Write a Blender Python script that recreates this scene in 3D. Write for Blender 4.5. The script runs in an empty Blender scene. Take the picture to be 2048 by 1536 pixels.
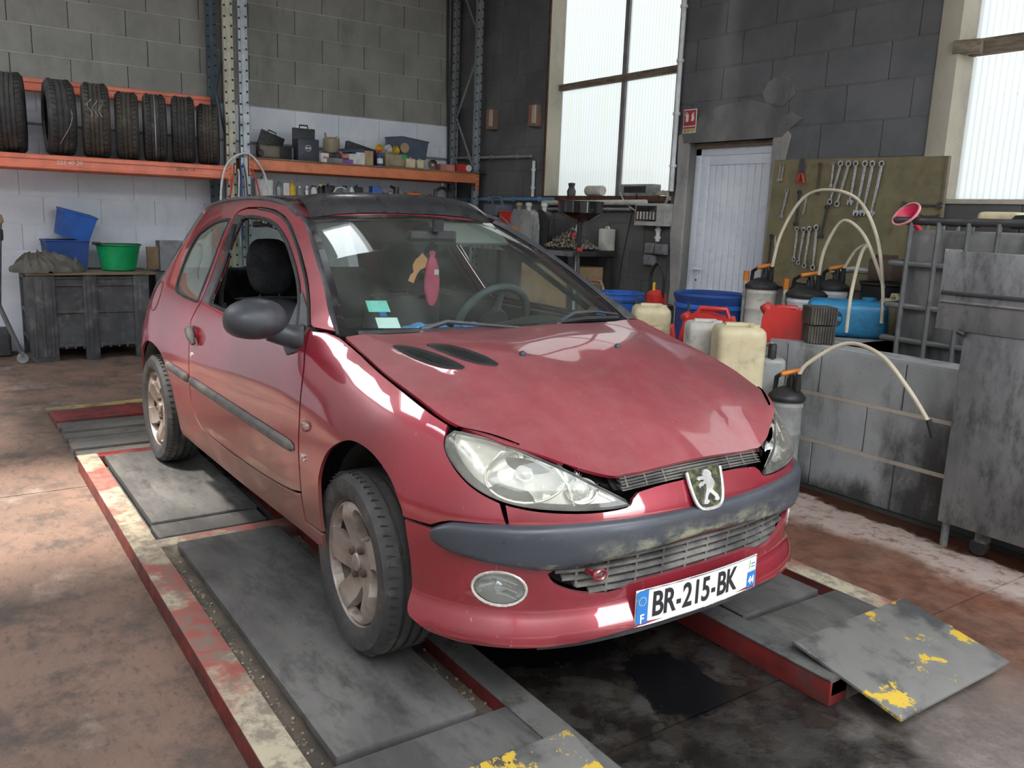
import bpy, bmesh, math, random
import numpy as np
from mathutils import Vector, Matrix
from mathutils.geometry import delaunay_2d_cdt
EXPOSURE = 1.48
SKY = 3.0
SUN = 4.4
SUNDIR = (.0, .36, -1)
R = math.radians
PI = math.pi
random.seed(7)
C = bpy.context.scene.collection
# ------------------------------------------------------------------ camera
def look(cam, yaw, pitch, roll, loc):
    cy, sy, cp, sp = math.cos(yaw), math.sin(yaw), math.cos(pitch), math.sin(pitch)
    f = Vector((cy*cp, sy*cp, -sp)); r = Vector((sy, -cy, 0)); u = r.cross(f)
    c, s = math.cos(roll), math.sin(roll)
    r2 = c*r + s*u; u2 = -s*r + c*u
    m = Matrix((r2, u2, -f)).transposed().to_4x4(); m.translation = loc
    cam.matrix_world = m
cd = bpy.data.cameras.new('camera'); cam = bpy.data.objects.new('camera', cd); C.objects.link(cam)
cd.sensor_width = 36; cd.lens = 1692.99/2048*36; cd.clip_start = .05; cd.clip_end = 200
look(cam, 2.534737, .195544, .0371252, (2.37832, -1.79141, 1.46953))
bpy.context.scene.camera = cam
vs = bpy.context.scene.view_settings
vs.view_transform = 'Standard'; vs.look = 'None'; vs.gamma = 1; vs.use_curve_mapping = False
vs.exposure = EXPOSURE
# ------------------------------------------------------------------ sky and sun
w = bpy.data.worlds.new('sky'); bpy.context.scene.world = w; w.use_nodes = True
bg = w.node_tree.nodes['Background']; bg.inputs['Color'].default_value = (.91, .955, 1, 1); bg.inputs['Strength'].default_value = SKY
sd = bpy.data.lights.new('sun', 'SUN'); so = bpy.data.objects.new('sun', sd); C.objects.link(so)
sd.energy = SUN; sd.angle = R(9); sd.color = (1, .92, .83)
SUND = Vector(SUNDIR).normalized()
so.rotation_euler = SUND.to_track_quat('-Z', 'Y').to_euler(); so.location = (0, 0, 12)
# ------------------------------------------------------------------ helpers
ALL = {}
def link(o, parent=None, label=None, cat=None, group=None, kind=None):
    C.objects.link(o)
    if parent is not None: o.parent = parent
    if label: o['label'] = label
    if cat: o['category'] = cat
    if group: o['group'] = group
    if kind: o['kind'] = kind
    return o
def thing(name, label, cat, loc=(0, 0, 0), rz=0, group=None):
    o = bpy.data.objects.new(name, None); o.location = loc; o.rotation_euler = (0, 0, rz); o.empty_display_size = .1
    return link(o, None, label, cat, group)
def place(o, loc, rz=0, rot=None):
    o.location = loc; o.rotation_euler = rot or (0, 0, rz); return o
def copy_tree(o, parent=None):
    c = o.copy(); C.objects.link(c); c.parent = parent
    for ch in o.children: copy_tree(ch, c)
    return c
class MB:
    """collects shapes into one mesh"""
    def __init__(s): s.v = []; s.f = []; s.sm = []
    def add(s, vs, fs, smooth=False):
        n = len(s.v); s.v += [tuple(v) for v in vs]; s.f += [tuple(i+n for i in f) for f in fs]; s.sm += [smooth]*len(fs); return s
    def box(s, c, d, rz=0, rx=0, ry=0):
        x, y, z = d[0]/2, d[1]/2, d[2]/2
        m = Matrix.Rotation(rz, 3, 'Z') @ Matrix.Rotation(ry, 3, 'Y') @ Matrix.Rotation(rx, 3, 'X')
        vs = [m @ Vector((a*x, b*y, e*z)) + Vector(c) for a in (-1, 1) for b in (-1, 1) for e in (-1, 1)]
        return s.add(vs, [(0, 1, 3, 2), (4, 6, 7, 5), (0, 4, 5, 1), (2, 3, 7, 6), (0, 2, 6, 4), (1, 5, 7, 3)])
    def span(s, a, b):
        return s.box([(p+q)/2 for p, q in zip(a, b)], [abs(q-p) for p, q in zip(a, b)])
    def lathe(s, prof, c=(0, 0, 0), n=24, axis='z', smooth=True, cap=True, sx=1, sy=1, m=None):
        vs = []
        for r, h in prof:
            for k in range(n):
                a = 2*PI*k/n; p = (r*math.cos(a)*sx, r*math.sin(a)*sy, h)
                if axis == 'x': p = (p[2], p[0], p[1])
                if axis == 'y': p = (p[0], p[2], p[1])
                if m is not None: p = m @ Vector(p)
                vs.append((p[0]+c[0], p[1]+c[1], p[2]+c[2]))
        fs = [(i*n+k, i*n+(k+1) % n, (i+1)*n+(k+1) % n, (i+1)*n+k) for i in range(len(prof)-1) for k in range(n)]
        s.add(vs, fs, smooth)
        if cap:
            b = len(s.v)-len(vs)
            for i in (0, len(prof)-1):
                if prof[i][0] > 1e-4: s.f.append(tuple(b+i*n+k for k in range(n))); s.sm.append(False)
        return s
    def cyl(s, c, r, h, n=20, axis='z', smooth=True): return s.lathe([(r, 0), (r, h)], c, n, axis, smooth)
    def tube(s, pts, r, n=8, cap=True, closed=False):
        P = [Vector(p) for p in pts]; N = len(P); vs = []; up = None
        rr = r if isinstance(r, (list, tuple)) else [r]*N
        for i, p in enumerate(P):
            if closed: t = P[(i+1) % N]-P[i-1]
            else: t = P[min(i+1, N-1)]-P[max(i-1, 0)]
            t.normalize()
            if up is None:
                up = Vector((0, 0, 1)) if abs(t.z) < .9 else Vector((1, 0, 0))
            a = t.cross(up)
            if a.length < 1e-5: a = t.cross(Vector((.3, .8, .1)))
            a.normalize(); up = a.cross(t).normalized()
            for k in range(n):
                q = 2*PI*k/n; vs.append(p + a*(rr[i]*math.cos(q)) + up*(rr[i]*math.sin(q)))
        fs = []
        for i in range(N if closed else N-1):
            j = (i+1) % N
            fs += [(i*n+k, i*n+(k+1) % n, j*n+(k+1) % n, j*n+k) for k in range(n)]
        s.add(vs, fs, True)
        if cap and not closed:
            b = len(s.v)-len(vs); s.f += [tuple(b+k for k in range(n)), tuple(b+(N-1)*n+k for k in range(n))]; s.sm += [False, False]
        return s
    def prism(s, poly, h0, h1, plane='xy', smooth=False):
        """poly extruded along the third axis"""
        def P(a, b, h): return {'xy': (a, b, h), 'xz': (a, h, b), 'yz': (h, a, b)}[plane]
        n = len(poly); vs = [P(a, b, h0) for a, b in poly]+[P(a, b, h1) for a, b in poly]
        s.add(vs, [tuple(range(n)), tuple(range(2*n-1, n-1, -1))])
        s.add(vs, [(i, (i+1) % n, n+(i+1) % n, n+i) for i in range(n)], smooth)
        return s
    def grid(s, f, nu, nv, smooth=True, closed_u=False):
        vs = [f(i/(nu if closed_u else nu-1), j/(nv-1)) for i in range(nu) for j in range(nv)]
        fs = []
        for i in range(nu if closed_u else nu-1):
            i2 = (i+1) % nu
            fs += [(i*nv+j, i2*nv+j, i2*nv+j+1, i*nv+j+1) for j in range(nv-1)]
        return s.add(vs, fs, smooth)
    def mesh(s, name, mat, bevel=0, seg=2, fix=True):
        me = bpy.data.meshes.new(name); me.from_pydata(s.v, [], s.f)
        for p, k in zip(me.polygons, s.sm): p.use_smooth = k
        if fix or bevel:
            bm = bmesh.new(); bm.from_mesh(me)
            bmesh.ops.remove_doubles(bm, verts=bm.verts, dist=1e-5)
            if bevel:
                ed = [e for e in bm.edges if len(e.link_faces) == 2 and e.calc_face_angle(0) > R(40)]
                if ed: bmesh.ops.bevel(bm, geom=ed, offset=bevel, segments=seg, affect='EDGES', profile=.6, clamp_overlap=True)
                for f in bm.faces: f.smooth = True
            bmesh.ops.recalc_face_normals(bm, faces=bm.faces)
            bm.to_mesh(me); bm.free()
        if bevel or any(s.sm):
            try: me.set_sharp_from_angle(angle=R(38))
            except Exception: pass
        if mat is not None: me.materials.append(MATS[mat] if isinstance(mat, str) else mat)
        return me
    def build(s, name, mat, parent=None, bevel=0, seg=2, **k):
        return link(bpy.data.objects.new(name, s.mesh(name, mat, bevel, seg)), parent, **k)
def spl(pts, n=6, closed=False):
    """Catmull-Rom through points"""
    P = [np.array(p, float) for p in pts]; N = len(P); out = []
    for i in range(N if closed else N-1):
        a, b, c, d = (P[(i-1) % N], P[i], P[(i+1) % N], P[(i+2) % N]) if closed else (P[max(i-1, 0)], P[i], P[i+1], P[min(i+2, N-1)])
        for k in range(n):
            t = k/n
            out.append(tuple(.5*((2*b)+(-a+c)*t+(2*a-5*b+4*c-d)*t*t+(-a+3*b-3*c+d)*t**3)))
    if not closed: out.append(tuple(P[-1]))
    return out
def arc(c, r, a0, a1, n, plane='xz', off=0):
    o = []
    for k in range(n+1):
        a = R(a0+(a1-a0)*k/n); u, v = c[0]+r*math.cos(a), c[1]+r*math.sin(a)
        o.append({'xz': (u, off, v), 'xy': (u, v, off), 'yz': (off, u, v), '2d': (u, v)}[plane])
    return o
def rrect(w, h, r, n=4, cx=0, cy=0):
    o = []
    for sx, sy, a in ((1, 1, 0), (-1, 1, 90), (-1, -1, 180), (1, -1, 270)):
        o += arc((cx+sx*(w/2-r), cy+sy*(h/2-r)), r, a, a+90, n, '2d')
    return o
# ------------------------------------------------------------------ materials
MATS = {}
class NT:
    def __init__(s, name):
        s.m = bpy.data.materials.new(name); s.m.use_nodes = True; s.t = s.m.node_tree; s.n = s.t.nodes; s.b = s.n['Principled BSDF']
        MATS[name] = s.m
    def new(s, typ, **k):
        n = s.n.new(typ)
        for a, v in k.items(): setattr(n, a, v)
        return n
    def lk(s, a, b): s.t.links.new(a, b)
    def coord(s, kind='obj', scale=(1, 1, 1)):
        if kind == 'world': o = s.new('ShaderNodeNewGeometry').outputs['Position']
        else: o = s.new('ShaderNodeTexCoord').outputs['Object']
        if tuple(scale) != (1, 1, 1):
            mp = s.new('ShaderNodeMapping'); mp.inputs['Scale'].default_value = scale; s.lk(o, mp.inputs['Vector']); o = mp.outputs[0]
        return o
    def noise(s, co, scale, detail=5, rough=.6, dist=0):
        n = s.new('ShaderNodeTexNoise'); n.inputs['Scale'].default_value = scale; n.inputs['Detail'].default_value = detail
        n.inputs['Roughness'].default_value = rough; n.inputs['Distortion'].default_value = dist
        s.lk(co, n.inputs['Vector']); return n.outputs['Fac']
    def ramp(s, fac, lo, hi, a=0., b=1.):
        n = s.new('ShaderNodeMapRange'); n.interpolation_type = 'SMOOTHSTEP'
        n.inputs['From Min'].default_value = lo; n.inputs['From Max'].default_value = hi
        n.inputs['To Min'].default_value = a; n.inputs['To Max'].default_value = b
        s.lk(fac, n.inputs['Value']); return n.outputs[0]
    def mix(s, fac, a, b):
        n = s.new('ShaderNodeMix', data_type='RGBA')
        if isinstance(fac, (int, float)): n.inputs[0].default_value = fac
        else: s.lk(fac, n.inputs[0])
        for v, i in ((a, 6), (b, 7)):
            if isinstance(v, (tuple, list)): n.inputs[i].default_value = (*v[:3], 1)
            else: s.lk(v, n.inputs[i])
        return n.outputs[2]
    def math(s, op, a, b=0.):
        n = s.new('ShaderNodeMath', operation=op)
        for v, i in ((a, 0), (b, 1)):
            if isinstance(v, (int, float)): n.inputs[i].default_value = v
            else: s.lk(v, n.inputs[i])
        return n.outputs[0]
    def sep(s, co):
        n = s.new('ShaderNodeSeparateXYZ'); s.lk(co, n.inputs[0]); return n.outputs
    def bump(s, h, dist, strength=1.):
        n = s.new('ShaderNodeBump'); n.inputs['Distance'].default_value = dist; n.inputs['Strength'].default_value = strength
        s.lk(h, n.inputs['Height']); s.lk(n.outputs[0], s.b.inputs['Normal']); return n
    def set(s, **k):
        for a, v in k.items():
            i = s.b.inputs[{'color': 'Base Color', 'rough': 'Roughness', 'metal': 'Metallic', 'spec': 'Specular IOR Level', 'coat': 'Coat Weight', 'coatr': 'Coat Roughness', 'trans': 'Transmission Weight', 'alpha': 'Alpha', 'sss': 'Subsurface Weight'}[a]]
            if isinstance(v, (int, float)): i.default_value = v
            elif isinstance(v, (tuple, list)): i.default_value = (*v[:3], 1)
            else: s.lk(v, i)
def srgb(r, g=None, b=None):
    if g is None: r, g, b = r
    return tuple(((c/255)/12.92 if c <= 10 else ((c/255+.055)/1.055)**2.4) for c in (r, g, b))
def M(name, col, rough=.5, metal=0, col2=None, s2=4, lo2=.4, hi2=.65, dirt=None, sd=9, lod=.5, hid=.75, dmax=1., rd=.9, bump=0, bs=60, kind='obj', stretch=(1, 1, 1), coat=0, spec=.5, rvar=.12):
    t = NT(name); co = t.coord(kind, stretch)
    c = col
    n = t.noise(co, s2)
    if col2 is not None: c = t.mix(t.ramp(n, lo2, hi2), col, col2)
    r = t.ramp(t.noise(co, s2*3.1), .3, .7, max(0, rough-rvar), min(1, rough+rvar))
    if dirt is not None:
        d = t.ramp(t.noise(co, sd, 8, .7), lod, hid, 0, dmax)
        c = t.mix(d, c, dirt)
        q = t.new('ShaderNodeMix'); t.lk(d, q.inputs[0]); t.lk(r, q.inputs[2]); q.inputs[3].default_value = rd; r = q.outputs[0]
    t.set(color=c, rough=r, metal=metal, coat=coat, spec=spec)
    if bump: t.bump(t.noise(co, bs, 6, .65), bump)
    return t
# ------------------------------------------------------------------ car materials
def car_paint(name, dust_amt):
    t = NT(name); co = t.coord('obj')
    z = t.sep(co)[2]
    red, deep = (.35, .016, .038), (.23, .010, .022)
    c = t.mix(t.ramp(t.noise(co, 2.2), .35, .7), red, deep)
    low = t.ramp(z, .72, .30)                                     # road film, thick along the sills
    low = t.math('MULTIPLY', low, t.ramp(t.sep(co)[0], .42, .05))
    film = t.math('MULTIPLY', low, t.ramp(t.noise(co, 3.0, 7, .65), .22, .58, 0, .88))
    c = t.mix(film, c, (.155, .10, .068))
    geo = t.new('ShaderNodeNewGeometry'); nz = t.sep(geo.outputs['Normal'])[2]
    up = t.ramp(nz, .35, .95)                                      # settled dust lies on what faces up
    dn = t.ramp(t.noise(co, 16, 9, .75), .30, .72, .55, 1)
    dust = t.math('MULTIPLY', t.math('MULTIPLY', up, dn), dust_amt)
    c = t.mix(dust, c, (.52, .34, .33))
    spk = t.ramp(t.noise(co, 120, 2, .5), .72, .78, 0, .55)
    c = t.mix(t.math('MULTIPLY', spk, up), c, (.62, .5, .48))
    scr = t.ramp(t.noise(t.coord('obj', (30, 30, 4)), 2.3, 3, .5, 1.5), .735, .75, 0, .5)
    c = t.mix(scr, c, (.55, .42, .42))
    r = t.new('ShaderNodeMix'); t.lk(t.math('MAXIMUM', film, t.math('MULTIPLY', dust, .9)), r.inputs[0]); r.inputs[2].default_value = .30; r.inputs[3].default_value = .75
    cw = t.new('ShaderNodeMix'); t.lk(t.math('MAXIMUM', t.math('MULTIPLY', film, 1.1), t.math('MULTIPLY', dust, .7)), cw.inputs[0]); cw.inputs[2].default_value = 1.; cw.inputs[3].default_value = .02
    mt = t.new('ShaderNodeMix'); t.lk(t.math('MAXIMUM', film, dust), mt.inputs[0]); mt.inputs[2].default_value = .35; mt.inputs[3].default_value = 0
    t.set(color=c, rough=r.outputs[0], metal=mt.outputs[0], coat=cw.outputs[0], coatr=.035)
    t.b.inputs['Coat IOR'].default_value = 1.95
    return t
car_paint('car_paint', .27)
M('black_trim', (.035, .038, .045), .42, dirt=(.17, .155, .135), sd=5, lod=.45, hid=.8, dmax=.55)
tb_ = M('bumper_black', (.042, .046, .058), .38, col2=(.062, .068, .084), s2=3, dirt=(.33, .33, .22), sd=4.5, lod=.55, hid=.68, dmax=.7, bump=.0003, bs=160, stretch=(1, .8, 2.4))
co = tb_.coord('obj'); yb_, zb_ = tb_.sep(co)[1], tb_.sep(co)[2]; ob_ = tb_.b.inputs['Base Color'].links[0].from_socket
fb_ = tb_.math('MULTIPLY', tb_.ramp(zb_, .565, .50), tb_.math('MULTIPLY', tb_.ramp(tb_.math('ABSOLUTE', tb_.math('SUBTRACT', yb_, .02)), .48, .25), tb_.ramp(tb_.noise(tb_.coord('obj', (1, .7, 1.6)), 9, 8, .7), .42, .60)))
tb_.set(color=tb_.mix(tb_.math('MULTIPLY', fb_, .85), ob_, tb_.mix(tb_.ramp(tb_.noise(co, 26), .45, .62), (.36, .36, .24), (.10, .11, .055))))
M('dusty_black', (.06, .06, .06), .6, dirt=(.30, .28, .25), sd=4, lod=.35, hid=.7, dmax=.8)
M('moulding_grey', (.05, .05, .055), .5, dirt=(.20, .18, .155), sd=6, lod=.35, hid=.65, dmax=.8)
M('rubber_seal', (.012, .012, .013), .6)
M('black_gloss', (.012, .012, .014), .18, coat=.4, dirt=(.22, .2, .18), sd=6, lod=.5, hid=.8, dmax=.45)
M('roof_black', (.022, .023, .026), .35, coat=.25, dirt=(.24, .23, .22), sd=2.5, lod=.45, hid=.85, dmax=.45)
M('deflector_black', (.018, .019, .022), .3, coat=.25, dirt=(.16, .15, .145), sd=2, lod=.5, hid=.9, dmax=.35)
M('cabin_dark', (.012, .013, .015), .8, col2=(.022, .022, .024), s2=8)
M('dash_plastic', (.03, .032, .033), .65, dirt=(.12, .115, .10), sd=10, lod=.5, hid=.7, dmax=.6)
M('seat_cloth', (.020, .021, .026), .9, col2=(.035, .036, .042), s2=14, bump=.002, bs=300)
M('seat_vinyl', (.055, .058, .068), .45, col2=(.04, .042, .05), s2=6)
M('headliner', (.38, .40, .37), .9)
M('steering_grey', (.13, .145, .155), .5, col2=(.10, .11, .12), s2=9)
M('chrome', (.75, .75, .74), .14, 1, dirt=(.3, .28, .22), sd=12, lod=.5, hid=.75, dmax=.6)
M('emblem_silver', (.78, .78, .76), .28, .75, dirt=(.35, .34, .2), sd=30, lod=.55, hid=.75, dmax=.5)
M('mossy_black', (.02, .022, .015), .7, col2=(.10, .105, .03), s2=45, lo2=.45, hi2=.6)
M('alloy', (.33, .28, .245), .42, .35, col2=(.25, .20, .17), s2=8, dirt=(.14, .085, .06), sd=14, lod=.5, hid=.78, dmax=.9, rd=.8)
M('brake_dust', (.12, .075, .055), .85, col2=(.05, .04, .035), s2=12)
M('tyre_rubber', (.030, .030, .031), .7, col2=(.055, .053, .050), s2=5, dirt=(.17, .145, .115), sd=9, lod=.5, hid=.8, dmax=.75, bump=.0015, bs=120)
M('underbody', (.012, .011, .010), .9, dirt=(.05, .035, .02), sd=6)
M('arch_liner', (.055, .052, .048), .95, col2=(.10, .095, .08), s2=5, dirt=(.045, .065, .02), sd=9, lod=.55, hid=.68, bump=.003, bs=40)
M('plate_white', (.80, .80, .78), .4, dirt=(.5, .48, .44), sd=20, lod=.6, hid=.85, dmax=.5)
M('plate_blue', (.03, .19, .55), .4)
M('plate_ink', (.02, .02, .022), .45)
M('plate_print_white', (.85, .86, .88), .5)
M('plate_star', (.75, .65, .12), .5)
M('plate_green', (.25, .55, .25), .5)
M('sticker_teal', (.24, .66, .60), .6, col2=(.36, .74, .68), s2=30)
M('sticker_white', (.70, .82, .80), .6)
M('orange_red', (.75, .18, .05), .45)
M('reflector_silver', (.86, .86, .82), .16, .55, col2=(.90, .90, .87), s2=20)
M('reflector_frost', (.70, .69, .63), .3, .4, col2=(.42, .41, .36), s2=9)
M('lamp_clear', (.92, .93, .93), .12, .5)
M('tail_red', (.35, .01, .015), .2, coat=.5)
def glass(name, tint, dust, dcol, lo=.42, hi=.7, scale=5, ior=1.5, rough=.02, streak=False):
    t = NT(name); t.n.remove(t.b)
    co = t.coord('obj')
    tr = t.new('ShaderNodeBsdfTransparent'); tr.inputs[0].default_value = (*tint, 1)
    gl = t.new('ShaderNodeBsdfGlossy'); gl.inputs['Roughness'].default_value = rough; gl.inputs[0].default_value = (.95, 1, .98, 1)
    fr = t.new('ShaderNodeFresnel'); fr.inputs[0].default_value = ior
    m1 = t.new('ShaderNodeMixShader'); t.lk(fr.outputs[0], m1.inputs[0]); t.lk(tr.outputs[0], m1.inputs[1]); t.lk(gl.outputs[0], m1.inputs[2])
    df = t.new('ShaderNodeBsdfDiffuse'); df.inputs[0].default_value = (*dcol, 1)
    n = t.noise(co, scale, 9, .72)
    f = t.ramp(n, lo, hi, dust*.35, dust)
    if streak:
        n2 = t.ramp(t.noise(co, 70, 3, .6), .66, .72, 0, .35); f = t.math('MAXIMUM', f, n2)
    m2 = t.new('ShaderNodeMixShader'); t.lk(f, m2.inputs[0]); t.lk(m1.outputs[0], m2.inputs[1]); t.lk(df.outputs[0], m2.inputs[2])
    t.lk(m2.outputs[0], t.n['Material Output'].inputs[0])
glass('windscreen_glass', (.82, .90, .86), .13, (.36, .40, .36), streak=True)
glass('quarter_glass', (.60, .68, .62), .34, (.34, .36, .30), .3, .7, 3)
glass('lens_yellowed', (.96, .95, .90), .26, (.72, .71, .62), .3, .75, 3, rough=.05)
glass('fog_lens', (.95, .97, .98), .10, (.6, .62, .6), .4, .8, 9)
glass('shard_glass', (.55, .75, .72), .3, (.45, .62, .60), .3, .8, 30)
# ------------------------------------------------------------------ car body surfaces (car frame: x forward, y left, z up from the tyre contact)
def pchip(x, y):
    h = np.diff(x); e = [1]*(y.ndim-1); hh = h.reshape(-1, *e); d = np.diff(y, axis=0)/hh; m = np.zeros_like(y); m[0] = d[0]; m[-1] = d[-1]
    a, b = d[:-1], d[1:]; h0, h1 = hh[:-1], hh[1:]; w1, w2 = 2*h1+h0, h1+2*h0
    with np.errstate(divide='ignore', invalid='ignore'): mm = (w1+w2)/(w1/a+w2/b)
    m[1:-1] = np.where(a*b > 0, mm, 0); return m
def herm(x, y, m, q):
    q = np.asarray(q, float); i = np.clip(np.searchsorted(x, q, side='right')-1, 0, len(x)-2); h = x[i+1]-x[i]; t = (q-x[i])/h
    e = [1]*(y.ndim-1); t = t.reshape(*t.shape, *e); h = h.reshape(*h.shape, *e)
    return (2*t**3-3*t**2+1)*y[i]+(t**3-2*t**2+t)*h*m[i]+(-2*t**3+3*t**2)*y[i+1]+(t**3-t**2)*h*m[i+1]
PLAN = np.array([(.79,0),(.787,.15),(.773,.3),(.738,.45),(.672,.58),(.555,.69),(.38,.762),(.18,.792),(0,.800),(-.4,.803),(-1.2,.806),(-2.0,.804),(-2.42,.795),(-2.72,.755),(-2.91,.66),(-3.0,.5),(-3.04,.25),(-3.045,0)])
PS = np.concatenate([[0], np.cumsum(np.hypot(*np.diff(PLAN, axis=0).T))]); SMAX = float(PS[-1])
_d = np.diff(PLAN, axis=0)/np.diff(PS)[:, None]; _h = np.diff(PS)[:, None]
PM = np.zeros_like(PLAN); PM[1:-1] = (_d[:-1]*_h[1:]+_d[1:]*_h[:-1])/(_h[1:]+_h[:-1]); PM[0] = (0, 1); PM[-1] = (0, -1)
def plan(s): return herm(PS, PLAN, PM, s)
_ss = np.linspace(0, SMAX, 2000); _pp = plan(_ss)
def s_x(x):
    i = (_ss > .3) & (_ss < SMAX-.3); return float(np.interp(-x, -_pp[i, 0], _ss[i]))
def s_w(v): i = _ss < 1; return float(np.interp(v, _pp[i, 1], _ss[i]))
ZK = np.array([.13,.17,.22,.26,.30,.35,.40,.50,.58,.66,.74,.82,.90,.95,1.0,1.1,1.2,1.3,1.37,1.42])
TAB = {0.: [.075,.05,.012,-0.004,0.004,0.022,.02,.015,.012,.032,.10,.2,.3,.35,.4,.5,.6,.7,.75,.8],
 s_w(.3): [.075,.05,.012,-0.004,0.004,0.022,.02,.015,.012,.035,.10,.2,.3,.35,.4,.5,.6,.7,.75,.8],
 s_w(.58): [.08,.05,.012,-0.012,-0.002,0.018,.015,.012,.012,.03,.08,.16,.26,.35,.4,.5,.6,.7,.75,.8],
 s_x(.40): [.08,.05,.012,-0.016,-0.004,0.014,.01,.006,.006,.02,.05,.10,.2,.3,.4,.5,.6,.7,.75,.8],
 s_x(.15): [.10,.07,.045,0.0325,.02,0.0150,.01,.003,.0,.003,.018,.055,.13,.20,.26,.36,.46,.56,.6,.65],
 s_x(-.15): [.10,.08,.05,0.0375,.025,0.0175,.01,.002,.0,.003,.012,.035,.075,0.118,0.165,0.235,0.3,0.35,0.39,0.45],
 s_x(-.45): [.10,.085,.055,0.0415,.028,0.0200,.012,.004,.0,.002,.008,.02,.04,0.062,0.102,0.182,0.245,0.305,0.355,0.42],
 s_x(-1.1): [.10,.085,.055,0.0415,.028,0.0200,.012,.004,.0,.002,.008,.018,.037,0.056,0.086,0.146,0.203,0.268,0.32,0.395],
 s_x(-1.8): [.10,.085,.055,0.0415,.028,0.0200,.012,.004,.0,.002,.008,.018,.037,.055,.082,.138,.19,.248,.298,.38],
 s_x(-2.35): [.10,.08,.05,0.0375,.025,0.0165,.008,.0,.0,.002,.008,.02,.042,.062,.092,.152,.212,.28,.34,.42],
 s_x(-2.75): [.10,.07,.03,0.0250,.02,0.0150,.01,.0,.0,.01,.03,.05,.085,.11,.15,.23,.31,.4,.46,.54],
 SMAX: [.08,.05,.02,0.0150,.01,0.0050,.0,.0,.01,.03,.05,.08,.12,.15,.18,.26,.36,.5,.6,.7]}
KS = np.array(sorted(TAB)); TB = np.array([TAB[k] for k in KS]); TM = pchip(ZK, TB.T).T
def inset(s, z):
    cols = np.stack([herm(ZK, TB[k], TM[k], z) for k in range(len(KS))], 0); ms = pchip(KS, cols)
    i = np.clip(np.searchsorted(KS, s, side='right')-1, 0, len(KS)-2); j = np.arange(len(s)); h = KS[i+1]-KS[i]; t = (s-KS[i])/h
    return (2*t**3-3*t**2+1)*cols[i, j]+(t**3-2*t**2+t)*h*ms[i, j]+(-2*t**3+3*t**2)*cols[i+1, j]+(t**3-t**2)*h*ms[i+1, j]
def band_off(off):
    def f(s, z):
        s = np.asarray(s, float).ravel(); z = np.asarray(z, float).ravel(); sg = np.where(s >= 0, -1., 1.); a = np.clip(np.abs(s), 0, SMAX)
        e = 1e-3; t = plan(np.clip(a+e, 0, SMAX))-plan(np.clip(a-e, 0, SMAX)); n = np.stack([t[:, 1], -t[:, 0]], -1); n /= np.linalg.norm(n, axis=-1, keepdims=True)
        o = off(a, z) if callable(off) else off
        q = plan(a)-n*(inset(a, z)-o)[:, None]
        return np.stack([q[:, 0], sg*q[:, 1], z], -1)
    return f
band = band_off(0.)
def tps(pts):
    """smooth height over plan from control points, mirrored about y = 0"""
    P = []
    for x, w_, z in pts:
        P.append((x, w_, z))
        if w_ > 1e-6: P.append((x, -w_, z))
    P = np.array(P); n = len(P)
    def U(r2): return np.where(r2 > 1e-12, .5*r2*np.log(np.maximum(r2, 1e-12)), 0)
    D = ((P[:, None, :2]-P[None, :, :2])**2).sum(-1)
    A = np.zeros((n+3, n+3)); A[:n, :n] = U(D)+np.eye(n)*2e-4; A[:n, n] = 1; A[:n, n+1:] = P[:, :2]; A[n, :n] = 1; A[n+1:, :n] = P[:, :2].T
    c = np.linalg.solve(A, np.concatenate([P[:, 2], [0, 0, 0]]))
    def f(x, y):
        q = np.stack([np.ravel(x), np.ravel(y)], -1).astype(float); r = ((q[:, None]-P[None, :, :2])**2).sum(-1)
        return U(r)@c[:n]+c[n]+q@c[n+1:]
    return f
hood_z = tps([(.737,0,.708),(.6,0,.775),(.45,0,.838),(.3,0,.888),(.144,0,.930),(0,0,.953),(-.25,0,.968),(.144,.21,.936),(-.05,.35,.955),(-.24,.4,.970),(-.215,.67,.972),
  (-.086,.676,.937),(.057,.679,.903),(.18,.676,.876),(.331,.663,.838),(.417,.642,.813),(.491,.62,.80),(.562,.57,.78),(.62,.51,.760),(.656,.437,.732),(.692,.378,.711),(.717,.312,.692),(.731,.17,.700),(.3,.35,.878),(.5,.3,.80)])
def hood_s(x, y):
    x = np.ravel(x).astype(float); y = np.ravel(y).astype(float); z = hood_z(x, y)
    A = np.array((-.2, .585)); B = np.array((.62, .30)); dr = (B-A)/np.linalg.norm(B-A); nn = np.array((-dr[1], dr[0]))*-1
    d = (x-A[0])*nn[0]+(np.abs(y)-A[1])*nn[1]
    z = z+.0035*np.exp(-(d/.035)**2)
    return np.stack([x, y, z], -1)
roof_z = tps([(-.985,0,1.368),(-1.005,.3,1.36),(-1.036,.463,1.342),(-1.159,.494,1.379),(-1.455,.449,1.409),(-1.805,.43,1.417),(-1.2,0,1.405),(-1.5,0,1.43),(-1.9,0,1.435),(-2.3,0,1.415),(-2.7,0,1.35),(-2.3,.42,1.39),(-2.62,.42,1.345)])
def roof_off(o):
    def f(x, y): x = np.ravel(x).astype(float); y = np.ravel(y).astype(float); return np.stack([x, y, roof_z(x, y)+o], -1)
    return f
def ws_off(o):
    def f(u, t):
        u = np.ravel(u).astype(float); t = np.ravel(t).astype(float); k = 1-u*u
        b = np.stack([-.285+.045*k, .66*u, .962-.018*k], -1); p = np.stack([-1.036+.045*k, .463*u, 1.342+.024*k], -1)
        q = b*(1-t)[:, None]+p*t[:, None]; bl = .030*4*t*(1-t)
        n = np.array((.42, 0, .9)); return q+n*(bl+o)[:, None]
    return f
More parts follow.
